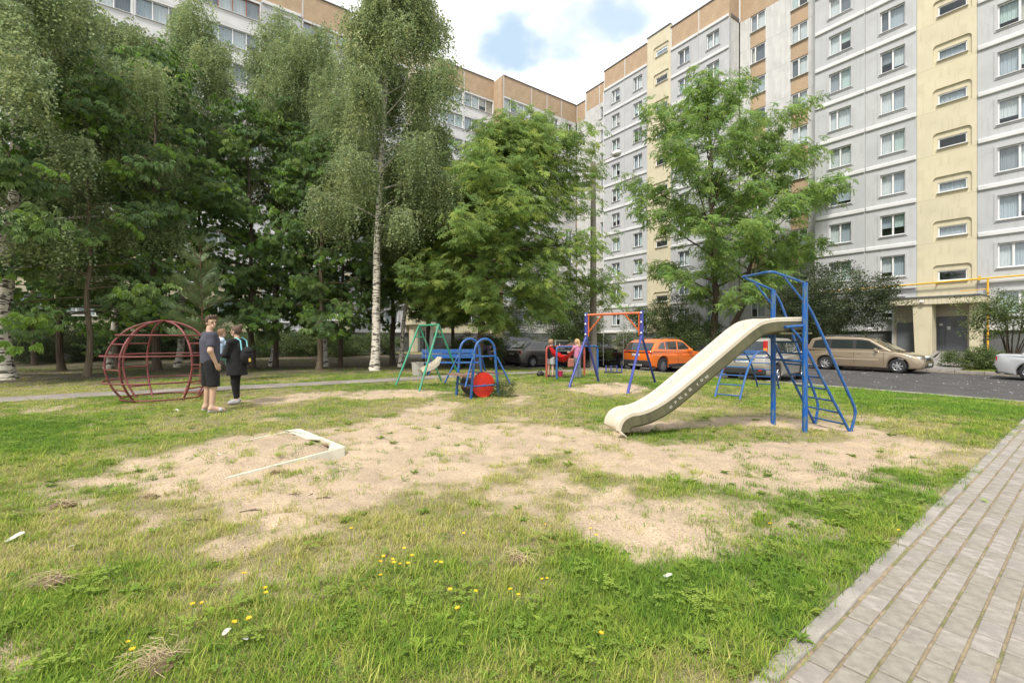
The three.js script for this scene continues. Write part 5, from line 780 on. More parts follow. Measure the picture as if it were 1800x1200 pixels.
// street lamp
{
  const X = U(1043, 23), t = thing('street_lamp', 'tall tapered concrete lamp pole with a white lantern on an arm', 'street lamp', P(X, 23, smoothY(X, 23) - 0.1)); const m = std([0.38, 0.34, 0.29], 0.95, { map: rep(grainTex, 2, 1), bumpMap: grainTex, bumpScale: 0.006 });
  part('pole', sweep([V(0, 0, 0), V(0, 5, 0), V(0, 10.5, 0)], (k) => 0.19 - 0.07 * k, 16), m, t); const steel = std([0.35, 0.30, 0.26], 0.6);
  part('arm', sweep(fillet([V(0, 9.8, 0), V(0.15, 10.4, 0.0), V(1.0, 10.82, -0.05)], 0.2), 0.03, 8), steel, t);
  const head = part('lantern', new THREE.LatheGeometry([[0, 0.16], [0.12, 0.15], [0.24, 0.06], [0.26, -0.02], [0.2, -0.08]].map((p) => new THREE.Vector2(...p)), 20).rotateZ(0.35).translate(1.2, 10.95, -0.05), std([0.70, 0.70, 0.68], 0.35), t); part('lens', new THREE.SphereGeometry(0.2, 16, 8, 0, 6.3, 1.57, 1.57).scale(1, 0.6, 1).rotateZ(0.35).translate(1.22, 10.9, -0.05), phys([0.8, 0.82, 0.84], 0.1, { transmission: 0.6, thickness: 0 }), head);
}
// ---------------------------------------------------------------- parked cars; local x runs to the nose, z to the car's right side
const tyreM = std([0.022, 0.022, 0.024], 0.9), rimM = std([0.62, 0.63, 0.64], 0.3, { metalness: 0.75 }), rimDark = std([0.05, 0.05, 0.055], 0.5), trimM = std([0.025, 0.025, 0.027], 0.6), greyTrim = std([0.16, 0.16, 0.165], 0.6);
const carGlass = phys([0.025, 0.03, 0.033], 0.04, { clearcoat: 1, clearcoatRoughness: 0.02, specularIntensity: 1 });
const lampRed = phys([0.45, 0.012, 0.012], 0.12, { clearcoat: 1 }), lampClear = phys([0.62, 0.64, 0.66], 0.08, { clearcoat: 1 }), lampAmber = phys([0.7, 0.25, 0.02], 0.12, { clearcoat: 1 }), chromeM = std([0.7, 0.7, 0.7], 0.12, { metalness: 1 });
const plateTex = (txt) => { const c = document.createElement('canvas'); c.width = 256; c.height = 56; const x = c.getContext('2d'); x.fillStyle = '#e8e8e4'; x.fillRect(0, 0, 256, 56); x.fillStyle = '#223'; x.fillRect(3, 3, 18, 50); x.strokeStyle = '#222'; x.lineWidth = 3; x.strokeRect(2, 2, 252, 52); x.fillStyle = '#181818'; x.font = 'bold 40px sans-serif'; x.fillText(txt, 30, 43); const t = new THREE.CanvasTexture(c); t.colorSpace = THREE.SRGBColorSpace; return t; };
const paint = (c, metal = 0.35) => phys(c, 0.35, { metalness: metal, clearcoat: 1, clearcoatRoughness: 0.05 });
const tyreGeo = (r, w) => new THREE.LatheGeometry([[r * 0.64, -w / 2], [r * 0.9, -w / 2], [r * 0.985, -w * 0.38], [r, -w * 0.2], [r, w * 0.2], [r * 0.985, w * 0.38], [r * 0.9, w / 2], [r * 0.64, w / 2]].map((p) => new THREE.Vector2(...p)), 36).rotateX(Math.PI / 2);
function rimGeo(r, spokes) {
  const R = r * 0.66, l = [new THREE.TorusGeometry(R * 0.95, R * 0.07, 8, 32), new THREE.CylinderGeometry(R * 0.22, R * 0.24, 0.05, 16).rotateX(Math.PI / 2)];
  for (let i = 0; i < spokes; i++) l.push(extrude([[R * 0.15, -R * 0.10], [R * 0.95, -R * 0.13], [R * 0.95, R * 0.13], [R * 0.15, R * 0.10]], 0.03, 0.008).rotateZ(i / spokes * 6.2832).translate(0, 0, -0.01));
  return merge(l);
}
function car(o) {
  const [X, d] = o.at, [hx, hd] = o.head; const t = thing('parked_car', o.label, 'car', P(X, d, ROAD_Y + 0.004), Math.atan2(hd, hx), 'cars parked in the yard');
  const { L, W, wb, wr } = o, xr = o.rearAxle ?? -wb / 2 - 0.05, xf = xr + wb, cl = o.clear ?? 0.2; const body = paint(o.color, o.metal ?? 0.35);
  // lower body outline with wheel arches
  const pts = []; const arch = (xc) => { const R = wr + 0.06, n = 14, a0 = Math.asin(clamp((cl - wr) / R, -1, 1)); for (let i = 0; i <= n; i++) { const a = Math.PI - a0 - (Math.PI - 2 * a0) * i / n; pts.push([xc + R * Math.cos(a), wr + R * Math.sin(a)]); } };
  pts.push([-L / 2 + 0.12, cl + 0.08]); arch(xr); arch(xf); pts.push([L / 2 - 0.15, cl + 0.02]);
  for (const p of [...o.top].reverse()) pts.push(p);
  const taper = (g) => { const p = g.attributes.position; for (let i = 0; i < p.count; i++) { const x = p.getX(i), q = Math.max(0, (Math.abs(x) - (L / 2 - 0.75)) / 0.75), y = p.getY(i); let z = p.getZ(i); z *= 1 - (x > 0 ? o.noseTaper ?? 0.2 : 0.12) * q * q; z *= 1 - 0.06 * Math.max(0, (y - 0.75) / 0.35) ** 2 - 0.05 * Math.max(0, (0.45 - y) / 0.3) ** 2; p.setZ(i, z); } g.computeVertexNormals(); return toCreasedNormals(g.index ? g.toNonIndexed() : g, 0.6); };
  const bodyM = part('body', taper(extrude(pts, W, 0.07, [], 4).translate(0, 0, -W / 2)), body, t);
  part('underbody', box(L - 0.6, 0.22, W - 0.34, 0, cl + 0.12, 0), trimM, t);
  // cabin, narrowing to the roof
  const yb = o.cab[0][1], H = Math.max(...o.cab.map((p) => p[1])), k = o.tumble ?? 0.30, cw = W - 0.06; const zAt = (y) => cw / 2 * (1 - k * (y - yb) * (1.0 / 1.0) * 0.55);
  { const g = extrude(o.cab.map((p) => [p[0], p[1]]), cw, 0.055, [], 3).translate(0, 0, -cw / 2); const p = g.attributes.position; for (let i = 0; i < p.count; i++) p.setZ(i, p.getZ(i) * (1 - k * Math.max(-0.1, p.getY(i) - yb) * 0.55)); g.computeVertexNormals(); part('cabin', toCreasedNormals(g.index ? g.toNonIndexed() : g, 0.5), body, t); }
  const sidePanel = (poly2, out, th) => [-1, 1].map((s) => { const g = extrude(poly2, th); const p = g.attributes.position; for (let i = 0; i < p.count; i++) { const y = p.getY(i), z = p.getZ(i); p.setZ(i, s * (zAt(y) + out + z)); } g.computeVertexNormals(); return g; });
  if (o.trim) for (const g of sidePanel(o.trim, 0.001, 0.003)) part('window_trim', g, trimM, t);
  for (const w of o.windows) for (const g of sidePanel(w, 0.005, 0.004)) part('side_window', g, carGlass, t);
  const endGlass = (a, b, name, dir) => { const nx = (b[1] - a[1]) * dir, ny = -(b[0] - a[0]) * dir, nl = Math.hypot(nx, ny), off = 0.008; const ox = nx / nl * off, oy = ny / nl * off, p = []; const N = 6; const pos = [], idx = []; for (let i = 0; i <= 1; i++) { const q = i ? b : a, z = zAt(q[1]) - 0.085; for (let j = 0; j <= N; j++) { const f = j / N * 2 - 1; pos.push(q[0] + ox + dir * 0.04 * (1 - f * f), q[1] + oy, f * z); } } for (let j = 0; j < N; j++) idx.push(j, j + 1, N + 1 + j, j + 1, N + 2 + j, N + 1 + j); const g = new THREE.BufferGeometry(); g.setAttribute('position', new THREE.Float32BufferAttribute(pos, 3)); g.setIndex(idx); g.computeVertexNormals(); part(name, g, carGlass, t); };
  endGlass(o.shield[0], o.shield[1], 'windshield', 1); endGlass(o.rearGlass[0], o.rearGlass[1], 'rear_window', -1);
  // wheels
  const tg = tyreGeo(wr, 0.21), rg = rimGeo(wr, o.spokes || 7);
  for (const x of [xr, xf]) for (const s of [-1, 1]) { const w = new THREE.Group(); w.name = 'wheel'; w.position.set(x, wr, s * (W / 2 - 0.13)); t.add(w); part('tyre', tg, tyreM, w); const r = part('rim', rg, o.rim || rimM, w); r.position.z = s * 0.07; part('hub_back', new THREE.CylinderGeometry(wr * 0.63, wr * 0.63, 0.02, 24).rotateX(Math.PI / 2), rimDark, w).position.z = s * 0.03; }
  // fittings
  for (const [n, w, h, dp, x, y, z, m] of o.fit || []) for (const s of z ? [-1, 1] : [1]) part(n, rbox(w, h, dp, Math.min(w, h, dp) * 0.3), m, t).position.set(x, y, s * z);
  for (const [n, pl, th, m, lo] of o.sideShapes || []) for (const s of [-1, 1]) { const g = extrude(pl, th, th * 0.3); const e = part(n, g, m, t); e.position.z = s > 0 ? lo : -lo - th; }
  for (const s of [-1, 1]) { part('mirror', rbox(0.12, 0.15, 0.22, 0.04), o.mirror || body, t).position.set(o.mirrorX, yb + 0.06, s * (W / 2 + 0.06)); for (const hx2 of o.handles || []) part('door_handle', rbox(0.16, 0.03, 0.03, 0.01), body, t).position.set(hx2, yb - 0.12, s * (W / 2 - 0.005)); for (const sx of o.seams || []) part('door_seam', box(0.012, yb - cl - 0.22, 0.006), trimM, t).position.set(sx, (yb + cl + 0.12) / 2, s * (W / 2 - 0.002)); }
  const pm = std([1, 1, 1], 0.5, { map: plateTex(o.plate || '4127 AB-7') }); const pr = part('license_plate', new THREE.PlaneGeometry(0.52, 0.112), pm, t); pr.rotation.y = -Math.PI / 2; pr.position.set(o.plateR[0], o.plateR[1], 0); const pf = part('license_plate', new THREE.PlaneGeometry(0.52, 0.112), pm, t); pf.rotation.y = Math.PI / 2; pf.position.set(L / 2 + 0.012, 0.42, 0);
  if (o.rails) for (const s of [-1, 1]) part('roof_rail', tubeAlong([V(o.rails[0], H - 0.01, s * (zAt(H) - 0.1)), V(o.rails[0] + 0.08, H + 0.05, s * (zAt(H) - 0.1)), V(o.rails[1] - 0.08, H + 0.045, s * (zAt(H) - 0.1)), V(o.rails[1], H - 0.02, s * (zAt(H) - 0.1))], 0.016, 6, 0.05), greyTrim, t);
  return t;
}
const NH = [NX, ND], TH = [ND, -NX];                              // headings: towards the block, and along it to the right
// beige minivan
{
  const L = 4.93, W = 1.95; const [X, d] = onN(1523, 28.1);
  car({ label: 'beige minivan with silver roof rails before the entrance porch', at: [X, d], head: TH, L, W, wb: 3.02, wr: 0.335, rearAxle: -1.49, color: [0.36, 0.285, 0.20], metal: 0.55, spokes: 7, plate: '6134 EC-7',
    top: [[-2.42, 0.5], [-2.45, 0.72], [-2.38, 1.06], [-1.0, 1.07], [0.75, 1.05], [1.22, 1.03], [1.75, 0.93], [2.2, 0.78], [2.4, 0.64], [2.46, 0.45], [2.42, 0.28]],
    cab: [[-2.36, 1.02], [1.38, 1.02], [1.30, 1.06], [0.42, 1.60], [0.1, 1.68], [-1.0, 1.73], [-1.8, 1.70], [-2.15, 1.62], [-2.32, 1.25]], shield: [[1.28, 1.08], [0.46, 1.585]], rearGlass: [[-2.335, 1.2], [-2.19, 1.58]], tumble: 0.32,
    trim: [[-2.12, 1.12], [1.02, 1.10], [0.40, 1.53], [0.05, 1.58], [-1.6, 1.59], [-2.0, 1.52]], windows: [[[-2.06, 1.15], [-1.42, 1.14], [-1.36, 1.56], [-1.7, 1.555], [-1.95, 1.49]], [[-1.22, 1.14], [-0.28, 1.13], [-0.28, 1.57], [-1.18, 1.565]], [[-0.12, 1.13], [0.86, 1.125], [0.34, 1.5], [0.05, 1.55], [-0.12, 1.565]]],
    mirrorX: 0.72, handles: [-0.35, 0.02], seams: [-1.3, -0.2, 1.0], plateR: [-2.47, 0.8], rails: [-1.6, -0.3],
    fit: [['headlight', 0.34, 0.2, 0.36, 2.16, 0.70, 0.66, lampClear], ['grille', 0.06, 0.14, 0.7, 2.40, 0.66, 0, trimM], ['grille_bar', 0.07, 0.025, 0.72, 2.415, 0.66, 0, chromeM], ['bumper_vent', 0.06, 0.12, 1.1, 2.435, 0.33, 0, trimM], ['fog_lamp', 0.06, 0.08, 0.16, 2.36, 0.34, 0.62, lampClear], ['taillight', 0.1, 0.5, 0.14, -2.36, 1.05, 0.84, lampRed], ['side_moulding', 2.0, 0.045, 0.02, -0.2, 0.6, 0.972, std([0.42, 0.34, 0.25], 0.4)], ['mudflap', 0.03, 0.26, 0.2, 1.12, 0.3, 0.85, trimM]] });
}
// grey-beige estate seen from behind
{
  const L = 4.6, W = 1.79, a = 50 * Math.PI / 180, rx = U(1304, 16.9), hd = [Math.sin(a), Math.cos(a)];
  car({ label: 'grey-beige off-road estate with tall red taillights behind the arched ladder', at: [rx + hd[0] * 2.3, 16.9 + hd[1] * 2.3], head: hd, L, W, wb: 2.63, wr: 0.35, rearAxle: -1.28, clear: 0.26, color: [0.40, 0.37, 0.315], metal: 0.5, plate: '0082 IT-7', spokes: 6,
    top: [[-2.2, 0.42], [-2.29, 0.62], [-2.27, 0.8], [-2.2, 1.08], [0.6, 1.07], [1.05, 1.05], [1.9, 0.95], [2.22, 0.8], [2.28, 0.5], [2.2, 0.32]],
    cab: [[-2.18, 1.02], [1.2, 1.02], [1.1, 1.06], [0.40, 1.58], [0.1, 1.66], [-1.2, 1.69], [-1.9, 1.66], [-2.05, 1.58]], shield: [[1.1, 1.09], [0.44, 1.565]], rearGlass: [[-2.175, 1.10], [-2.06, 1.56]], tumble: 0.26,
    windows: [[[-1.9, 1.13], [-1.3, 1.12], [-1.3, 1.55], [-1.75, 1.53]], [[-1.2, 1.12], [-0.3, 1.11], [-0.3, 1.57], [-1.2, 1.56]], [[-0.2, 1.11], [0.82, 1.10], [0.36, 1.50], [-0.2, 1.57]]],
    mirrorX: 0.72, handles: [-1.05, -0.1], seams: [-1.25, -0.25, 0.95], plateR: [-2.3, 0.84], fit: [['taillight', 0.1, 0.64, 0.15, -2.11, 1.27, 0.76, lampRed], ['turn_signal', 0.1, 0.12, 0.14, -2.125, 1.26, 0.762, lampAmber], ['bumper', 0.22, 0.26, 1.62, -2.22, 0.47, 0, trimM], ['reflector', 0.03, 0.08, 0.12, -2.335, 0.52, 0.66, lampRed], ['trunk_trim', 0.04, 0.05, 0.9, -2.29, 0.93, 0, chromeM], ['headlight', 0.3, 0.18, 0.34, 2.06, 0.78, 0.62, lampClear], ['tow_hitch', 0.16, 0.06, 0.08, -2.36, 0.36, 0, trimM]] });
}
// orange crossover
{
  const L = 4.47, W = 1.84, rx = U(1118, 21.9);
  car({ label: 'bright orange crossover behind the navy swing', at: [rx + NX * 2.2, 21.9 + ND * 2.2], head: NH, L, W, wb: 2.68, wr: 0.36, rearAxle: -1.3, clear: 0.24, color: [0.78, 0.17, 0.015], metal: 0.1, plate: '2915 OM-7', rim: std([0.22, 0.22, 0.23], 0.35, { metalness: 0.6 }), spokes: 10,
    top: [[-2.12, 0.45], [-2.22, 0.65], [-2.2, 0.92], [-2.12, 1.06], [0.6, 1.05], [1.0, 1.03], [1.85, 0.93], [2.16, 0.75], [2.22, 0.5], [2.15, 0.3]],
    cab: [[-2.12, 1.0], [1.2, 1.0], [1.1, 1.05], [0.35, 1.52], [0.05, 1.59], [-0.9, 1.62], [-1.45, 1.56], [-1.72, 1.46]], shield: [[1.08, 1.08], [0.4, 1.50]], rearGlass: [[-2.09, 1.07], [-1.76, 1.43]], tumble: 0.32,
    windows: [[[-1.68, 1.16], [-1.15, 1.12], [-1.15, 1.47], [-1.42, 1.43]], [[-1.08, 1.12], [-0.25, 1.1], [-0.25, 1.50], [-1.08, 1.48]], [[-0.15, 1.1], [0.8, 1.1], [0.32, 1.44], [-0.15, 1.50]]],
    mirrorX: 0.7, handles: [-0.95, 0], seams: [-1.15, -0.2, 0.92], plateR: [-2.235, 0.86], rails: [-1.3, 0.0],
    fit: [['taillight', 0.1, 0.10, 0.5, -2.14, 0.98, 0.62, lampRed], ['light_bar', 0.06, 0.05, 1.0, -2.185, 0.98, 0, trimM], ['bumper', 0.26, 0.30, 1.66, -2.12, 0.46, 0, trimM], ['skid_plate', 0.1, 0.08, 0.8, -2.24, 0.37, 0, rimM], ['sill', 1.9, 0.16, 0.05, 0.05, 0.34, 0.9, trimM], ['headlight', 0.3, 0.14, 0.36, 2.02, 0.8, 0.62, lampClear]] });
}
// sedans and hatchbacks share a shape
const sedan = (label, at, head, color, extra = {}) => car({ label, at, head, L: 4.26, W: 1.7, wb: 2.48, wr: 0.3, rearAxle: -1.22, clear: 0.18, color, metal: 0.45, spokes: 8,
  top: [[-2.05, 0.42], [-2.13, 0.6], [-2.1, 0.95], [-1.95, 1.02], [-1.3, 1.0], [0.6, 0.95], [0.85, 0.95], [1.6, 0.86], [2.0, 0.72], [2.12, 0.5], [2.05, 0.27]],
  cab: [[-1.95, 0.93], [1.05, 0.9], [0.95, 0.95], [0.22, 1.38], [0.0, 1.44], [-0.6, 1.47], [-1.1, 1.43], [-1.75, 1.08]], shield: [[0.94, 0.97], [0.26, 1.37]], rearGlass: [[-1.72, 1.1], [-1.14, 1.42]], tumble: 0.38,
  windows: [[[-1.42, 1.04], [-1.12, 1.04], [-0.92, 1.36], [-1.1, 1.33]], [[-1.05, 1.04], [-0.28, 1.02], [-0.28, 1.38], [-0.85, 1.38]], [[-0.2, 1.02], [0.72, 0.98], [0.2, 1.32], [-0.2, 1.37]]],
  mirrorX: 0.62, handles: [-0.95, -0.05], seams: [-1.08, -0.24, 0.8], plateR: [-2.14, 0.76], fit: [['taillight', 0.1, 0.15, 0.36, -2.05, 0.86, 0.62, lampRed], ['taillight_lens', 0.06, 0.06, 0.18, -2.085, 0.83, 0.6, lampClear], ['bumper_step', 0.08, 0.04, 1.4, -2.12, 0.6, 0, trimM], ['side_moulding', 1.8, 0.03, 0.02, -0.15, 0.5, 0.85, color && greyTrim], ['headlight', 0.28, 0.15, 0.34, 1.92, 0.68, 0.58, lampClear], ['grille', 0.05, 0.12, 0.7, 2.09, 0.6, 0, trimM]], ...extra });
sedan('grey-brown liftback sedan parked beyond the exercise bars', [0.72 + NX * 1.22, 26.1 + ND * 1.22], NH, [0.16, 0.145, 0.13], { plate: '7310 KC-7' });
sedan('black hatchback half hidden behind the lamp pole bush', [5.55 - NX * 1.3, 25.3 - ND * 1.3], NH, [0.012, 0.012, 0.014], { plate: '1846 HB-7' });
sedan('pale sedan facing the yard behind the grey-brown liftback', [U(992, 34.5), 34.5], [-NX * 0.6 + 0.5, -ND - 0.3], [0.42, 0.43, 0.38], { plate: '5520 MP-7' });
sedan('dark sedan between the pale sedan and the charcoal estate', [U(955, 33.5), 33.5], [-NX * 0.6 + 0.5, -ND - 0.3], [0.025, 0.025, 0.03], { plate: '9034 TX-7' });
const suv = (label, at, color, extra = {}) => car({ label, at, head: NH, L: 4.6, W: 1.86, wb: 2.67, wr: 0.35, rearAxle: -1.28, clear: 0.24, color, metal: 0.5, spokes: 6,
  top: [[-2.18, 0.45], [-2.28, 0.65], [-2.24, 1.0], [-2.15, 1.1], [0.6, 1.08], [1.05, 1.05], [1.9, 0.94], [2.22, 0.78], [2.28, 0.5], [2.2, 0.3]], cab: [[-2.15, 1.03], [1.2, 1.02], [1.1, 1.07], [0.38, 1.6], [0.05, 1.68], [-1.2, 1.7], [-1.7, 1.66], [-1.9, 1.58]], shield: [[1.1, 1.1], [0.42, 1.58]], rearGlass: [[-2.14, 1.13], [-1.93, 1.55]], tumble: 0.3,
  windows: [[[-1.75, 1.17], [-1.3, 1.15], [-1.25, 1.55], [-1.6, 1.52]], [[-1.12, 1.15], [-0.3, 1.13], [-0.3, 1.58], [-1.12, 1.56]], [[-0.2, 1.13], [0.82, 1.12], [0.34, 1.52], [-0.2, 1.58]]], mirrorX: 0.7, handles: [-1.0, -0.05], seams: [-1.2, -0.25, 0.95], plateR: [-2.29, 0.85], rails: [-1.6, 0.1], fit: [['taillight', 0.12, 0.2, 0.42, -2.18, 1.0, 0.66, lampRed], ['bumper', 0.24, 0.26, 1.7, -2.2, 0.46, 0, trimM], ['headlight', 0.3, 0.15, 0.36, 2.06, 0.8, 0.62, lampClear]], ...extra });
suv('charcoal estate car with chrome window line beside the grey-brown liftback', [0.72 - ND * 2.75 + NX * 1.6, 26.1 + NX * 2.75 + ND * 1.6], [0.10, 0.105, 0.115], { plate: '3368 EI-7' });
suv('black off-roader at the far end of the parking bay', [0.72 - ND * 5.6 + NX * 1.2, 26.1 + NX * 5.6 + ND * 1.2], [0.014, 0.014, 0.016], { plate: '7745 OB-7' });
{
  const [RX, RD] = onN(1754, 27.5), X = RX + TH[0] * 2.35, d = RD + TH[1] * 2.35;
  car({ label: 'silver saloon parked past the flower bed, only its tail in view', at: [X, d], head: TH, L: 4.7, W: 1.75, wb: 2.7, wr: 0.32, rearAxle: -1.33, clear: 0.2, color: [0.50, 0.51, 0.52], metal: 0.5, plate: '2190 PT-7', spokes: 7,
    top: [[-2.25, 0.4], [-2.34, 0.6], [-2.28, 0.98], [-2.15, 1.04], [-1.4, 1.03], [0.7, 0.97], [1.0, 0.96], [1.9, 0.86], [2.25, 0.7], [2.34, 0.5], [2.28, 0.27]], cab: [[-1.6, 0.96], [1.2, 0.9], [1.1, 0.96], [0.35, 1.38], [0.1, 1.44], [-0.6, 1.46], [-1.0, 1.42], [-1.55, 1.08]], shield: [[1.08, 0.98], [0.38, 1.37]], rearGlass: [[-1.52, 1.1], [-1.04, 1.41]], tumble: 0.38, windows: [[[-1.3, 1.06], [-0.3, 1.03], [-0.3, 1.37], [-0.85, 1.37]], [[-0.2, 1.03], [0.86, 0.99], [0.3, 1.32], [-0.2, 1.37]]],
    mirrorX: 0.7, handles: [-1.0, -0.05], seams: [-1.1, -0.25, 0.9], plateR: [-2.36, 0.75], fit: [['taillight', 0.12, 0.24, 0.34, -2.22, 0.82, 0.62, lampRed], ['bumper_strip', 0.12, 0.05, 1.5, -2.31, 0.58, 0, greyTrim], ['lower_valance', 0.14, 0.12, 1.4, -2.24, 0.3, 0, trimM], ['headlight', 0.3, 0.15, 0.34, 2.12, 0.68, 0.58, lampClear]] });
}
// ---------------------------------------------------------------- people: smooth bodies meshed from joints
function nets(f, lo, hi, c) {                                    // naive surface nets of a distance field
  const n = [0, 1, 2].map((k) => Math.ceil((hi[k] - lo[k]) / c) + 2), [nx, ny, nz] = n, F = new Float32Array(nx * ny * nz), id = (i, j, k) => (k * ny + j) * nx + i;
  for (let k = 0; k < nz; k++) for (let j = 0; j < ny; j++) for (let i = 0; i < nx; i++) F[id(i, j, k)] = f(lo[0] + i * c, lo[1] + j * c, lo[2] + k * c);
  const vid = new Int32Array(nx * ny * nz).fill(-1), pos = [], idx = [];
  for (let k = 0; k < nz - 1; k++) for (let j = 0; j < ny - 1; j++) for (let i = 0; i < nx - 1; i++) {
    let m = 0, sx = 0, sy = 0, sz = 0, cnt = 0; const v = []; for (let q = 0; q < 8; q++) { const w = F[id(i + (q & 1), j + ((q >> 1) & 1), k + (q >> 2))]; v.push(w); if (w < 0) m++; } if (!m || m === 8) continue;
    for (const [a, b] of [[0, 1], [2, 3], [4, 5], [6, 7], [0, 2], [1, 3], [4, 6], [5, 7], [0, 4], [1, 5], [2, 6], [3, 7]]) if ((v[a] < 0) !== (v[b] < 0)) { const t = v[a] / (v[a] - v[b]); sx += lerp(a & 1, b & 1, t); sy += lerp((a >> 1) & 1, (b >> 1) & 1, t); sz += lerp(a >> 2, b >> 2, t); cnt++; }
    vid[id(i, j, k)] = pos.length / 3; pos.push(lo[0] + (i + sx / cnt) * c, lo[1] + (j + sy / cnt) * c, lo[2] + (k + sz / cnt) * c);
  }
  const quad = (a, b, cc, d, flip) => { if (a < 0 || b < 0 || cc < 0 || d < 0) return; flip ? idx.push(a, b, cc, a, cc, d) : idx.push(a, cc, b, a, d, cc); };
  for (let k = 1; k < nz - 1; k++) for (let j = 1; j < ny - 1; j++) for (let i = 1; i < nx - 1; i++) {
    const s = F[id(i, j, k)] < 0;
    if (s !== (F[id(i + 1, j, k)] < 0)) quad(vid[id(i, j - 1, k - 1)], vid[id(i, j, k - 1)], vid[id(i, j, k)], vid[id(i, j - 1, k)], s);
    if (s !== (F[id(i, j + 1, k)] < 0)) quad(vid[id(i - 1, j, k - 1)], vid[id(i, j, k - 1)], vid[id(i, j, k)], vid[id(i - 1, j, k)], !s);
    if (s !== (F[id(i, j, k + 1)] < 0)) quad(vid[id(i - 1, j - 1, k)], vid[id(i, j - 1, k)], vid[id(i, j, k)], vid[id(i - 1, j, k)], s);
  }
  const g = new THREE.BufferGeometry(); g.setAttribute('position', new THREE.Float32BufferAttribute(pos, 3)); g.setIndex(idx); g.computeVertexNormals(); return g;
}
const capsule = (x, y, z, a, b, ra, rb) => { const ex = b[0] - a[0], ey = b[1] - a[1], ez = b[2] - a[2], t = clamp(((x - a[0]) * ex + (y - a[1]) * ey + (z - a[2]) * ez) / (ex * ex + ey * ey + ez * ez + 1e-9)); return Math.hypot(x - a[0] - ex * t, y - a[1] - ey * t, z - a[2] - ez * t) - lerp(ra, rb, t); };
const smin = (a, b, k) => { const h = clamp(0.5 + 0.5 * (b - a) / k); return lerp(b, a, h) - k * h * (1 - h); };
function blob(bones, k, c, cut) {                                // bones [a, b, ra, rb]; cut(x,y,z,dist) may trim the field
  const lo = [9, 9, 9], hi = [-9, -9, -9]; for (const [a, b, ra, rb] of bones) for (let q = 0; q < 3; q++) { lo[q] = Math.min(lo[q], a[q] - ra, b[q] - rb); hi[q] = Math.max(hi[q], a[q] + ra, b[q] + rb); }
  return nets((x, y, z) => { let d = 9; for (const [a, b, ra, rb] of bones) d = smin(d, capsule(x, y, z, a, b, ra, rb), k); return cut ? cut(x, y, z, d) : d; }, lo.map((v) => v - 0.03), hi.map((v) => v + 0.03), c);
}
const handGeo = (() => {                                         // right hand hanging along -y, palm towards +x
  const b = [[[0, 0, 0], [0, -0.05, 0.005], 0.022, 0.02], [[0, -0.02, 0.018], [0, -0.075, 0.026], 0.016, 0.014], [[0, -0.02, -0.018], [0, -0.075, -0.026], 0.016, 0.014], [[0, -0.03, 0.0], [0, -0.078, 0], 0.017, 0.014]]; const ends = [[0.030, 0.062], [0.010, 0.072], [-0.010, 0.068], [-0.030, 0.052]];
  for (const [z, l] of ends) b.push([[0, -0.078, z * 0.9], [0.008, -0.078 - l * 0.5, z], 0.0095, 0.009], [[0.008, -0.078 - l * 0.5, z], [0.026, -0.078 - l, z], 0.009, 0.0075]);
  b.push([[0.004, -0.018, 0.022], [0.016, -0.05, 0.048], 0.013, 0.011], [[0.016, -0.05, 0.048], [0.024, -0.082, 0.05], 0.010, 0.008]); return blob(b, 0.006, 0.0035);
})();
const skinM = std([0.50, 0.32, 0.225], 0.55), skinKid = std([0.58, 0.39, 0.29], 0.55), clothTex = rep(grainTex, 6);
const fabric = (c) => std(c, 0.92, { map: clothTex, bumpMap: clothTex, bumpScale: 0.004 });
function headGeos(kind, s) {                                     // head centred on its middle, face towards +z
  const face = [[[0, 0.03, -0.01], [0, 0.035, -0.02], 0.088, 0.09], [[0, -0.03, 0.02], [0, -0.075, 0.045], 0.066, 0.042], [[0, 0.0, 0.085], [0, -0.022, 0.108], 0.010, 0.014], [[-0.075, -0.01, 0.0], [-0.082, -0.03, -0.003], 0.017, 0.012], [[0.075, -0.01, 0.0], [0.082, -0.03, -0.003], 0.017, 0.012], [[-0.035, 0.022, 0.075], [0.035, 0.022, 0.075], 0.014, 0.014], [[-0.018, -0.058, 0.083], [0.018, -0.058, 0.083], 0.010, 0.010], [[0, -0.08, -0.02], [0, -0.16, -0.03], 0.05, 0.052]];
  const head = blob(face, 0.018, 0.006, null);
  const hb = [[[0, 0.045, -0.012], [0, 0.035, -0.035], 0.098, 0.096], [[0, 0.0, -0.055], [0, -0.03, -0.05], 0.07, 0.055]];
  if (kind === 'bun') hb.push([[0, 0.10, -0.11], [0, 0.12, -0.12], 0.05, 0.048]); if (kind === 'tail') hb.push([[0, 0.05, -0.11], [0, -0.18, -0.13], 0.035, 0.025]); if (kind === 'short') hb.push([[-0.03, 0.105, 0.05], [0.04, 0.115, 0.055], 0.04, 0.035]); if (kind === 'mop') hb.push([[-0.07, -0.01, -0.02], [-0.065, -0.06, -0.03], 0.035, 0.03], [[0.07, -0.01, -0.02], [0.065, -0.06, -0.03], 0.035, 0.03]);
  const hair = blob(hb, 0.02, 0.006, (x, y, z, d) => { const w = 0.005 * (Math.sin(x * 160 + z * 60) + Math.sin(y * 130 - z * 140)); return Math.max(d + w, -(Math.max(-(z - 0.035 - Math.max(0, y - 0.055) * 1.2), (y - 0.075) - 0.0))); });
  const beardless = merge([0.033, -0.033].map((x) => new THREE.SphereGeometry(0.010, 10, 8).translate(x, 0.004, 0.0815))); const brow = merge([0.034, -0.034].map((x) => box(0.036, 0.008, 0.012, x, 0.026, 0.091)));
  for (const g of [head, hair, beardless, brow]) g.scale(s, s, s); return { head, hair, eyes: beardless, brow };
}
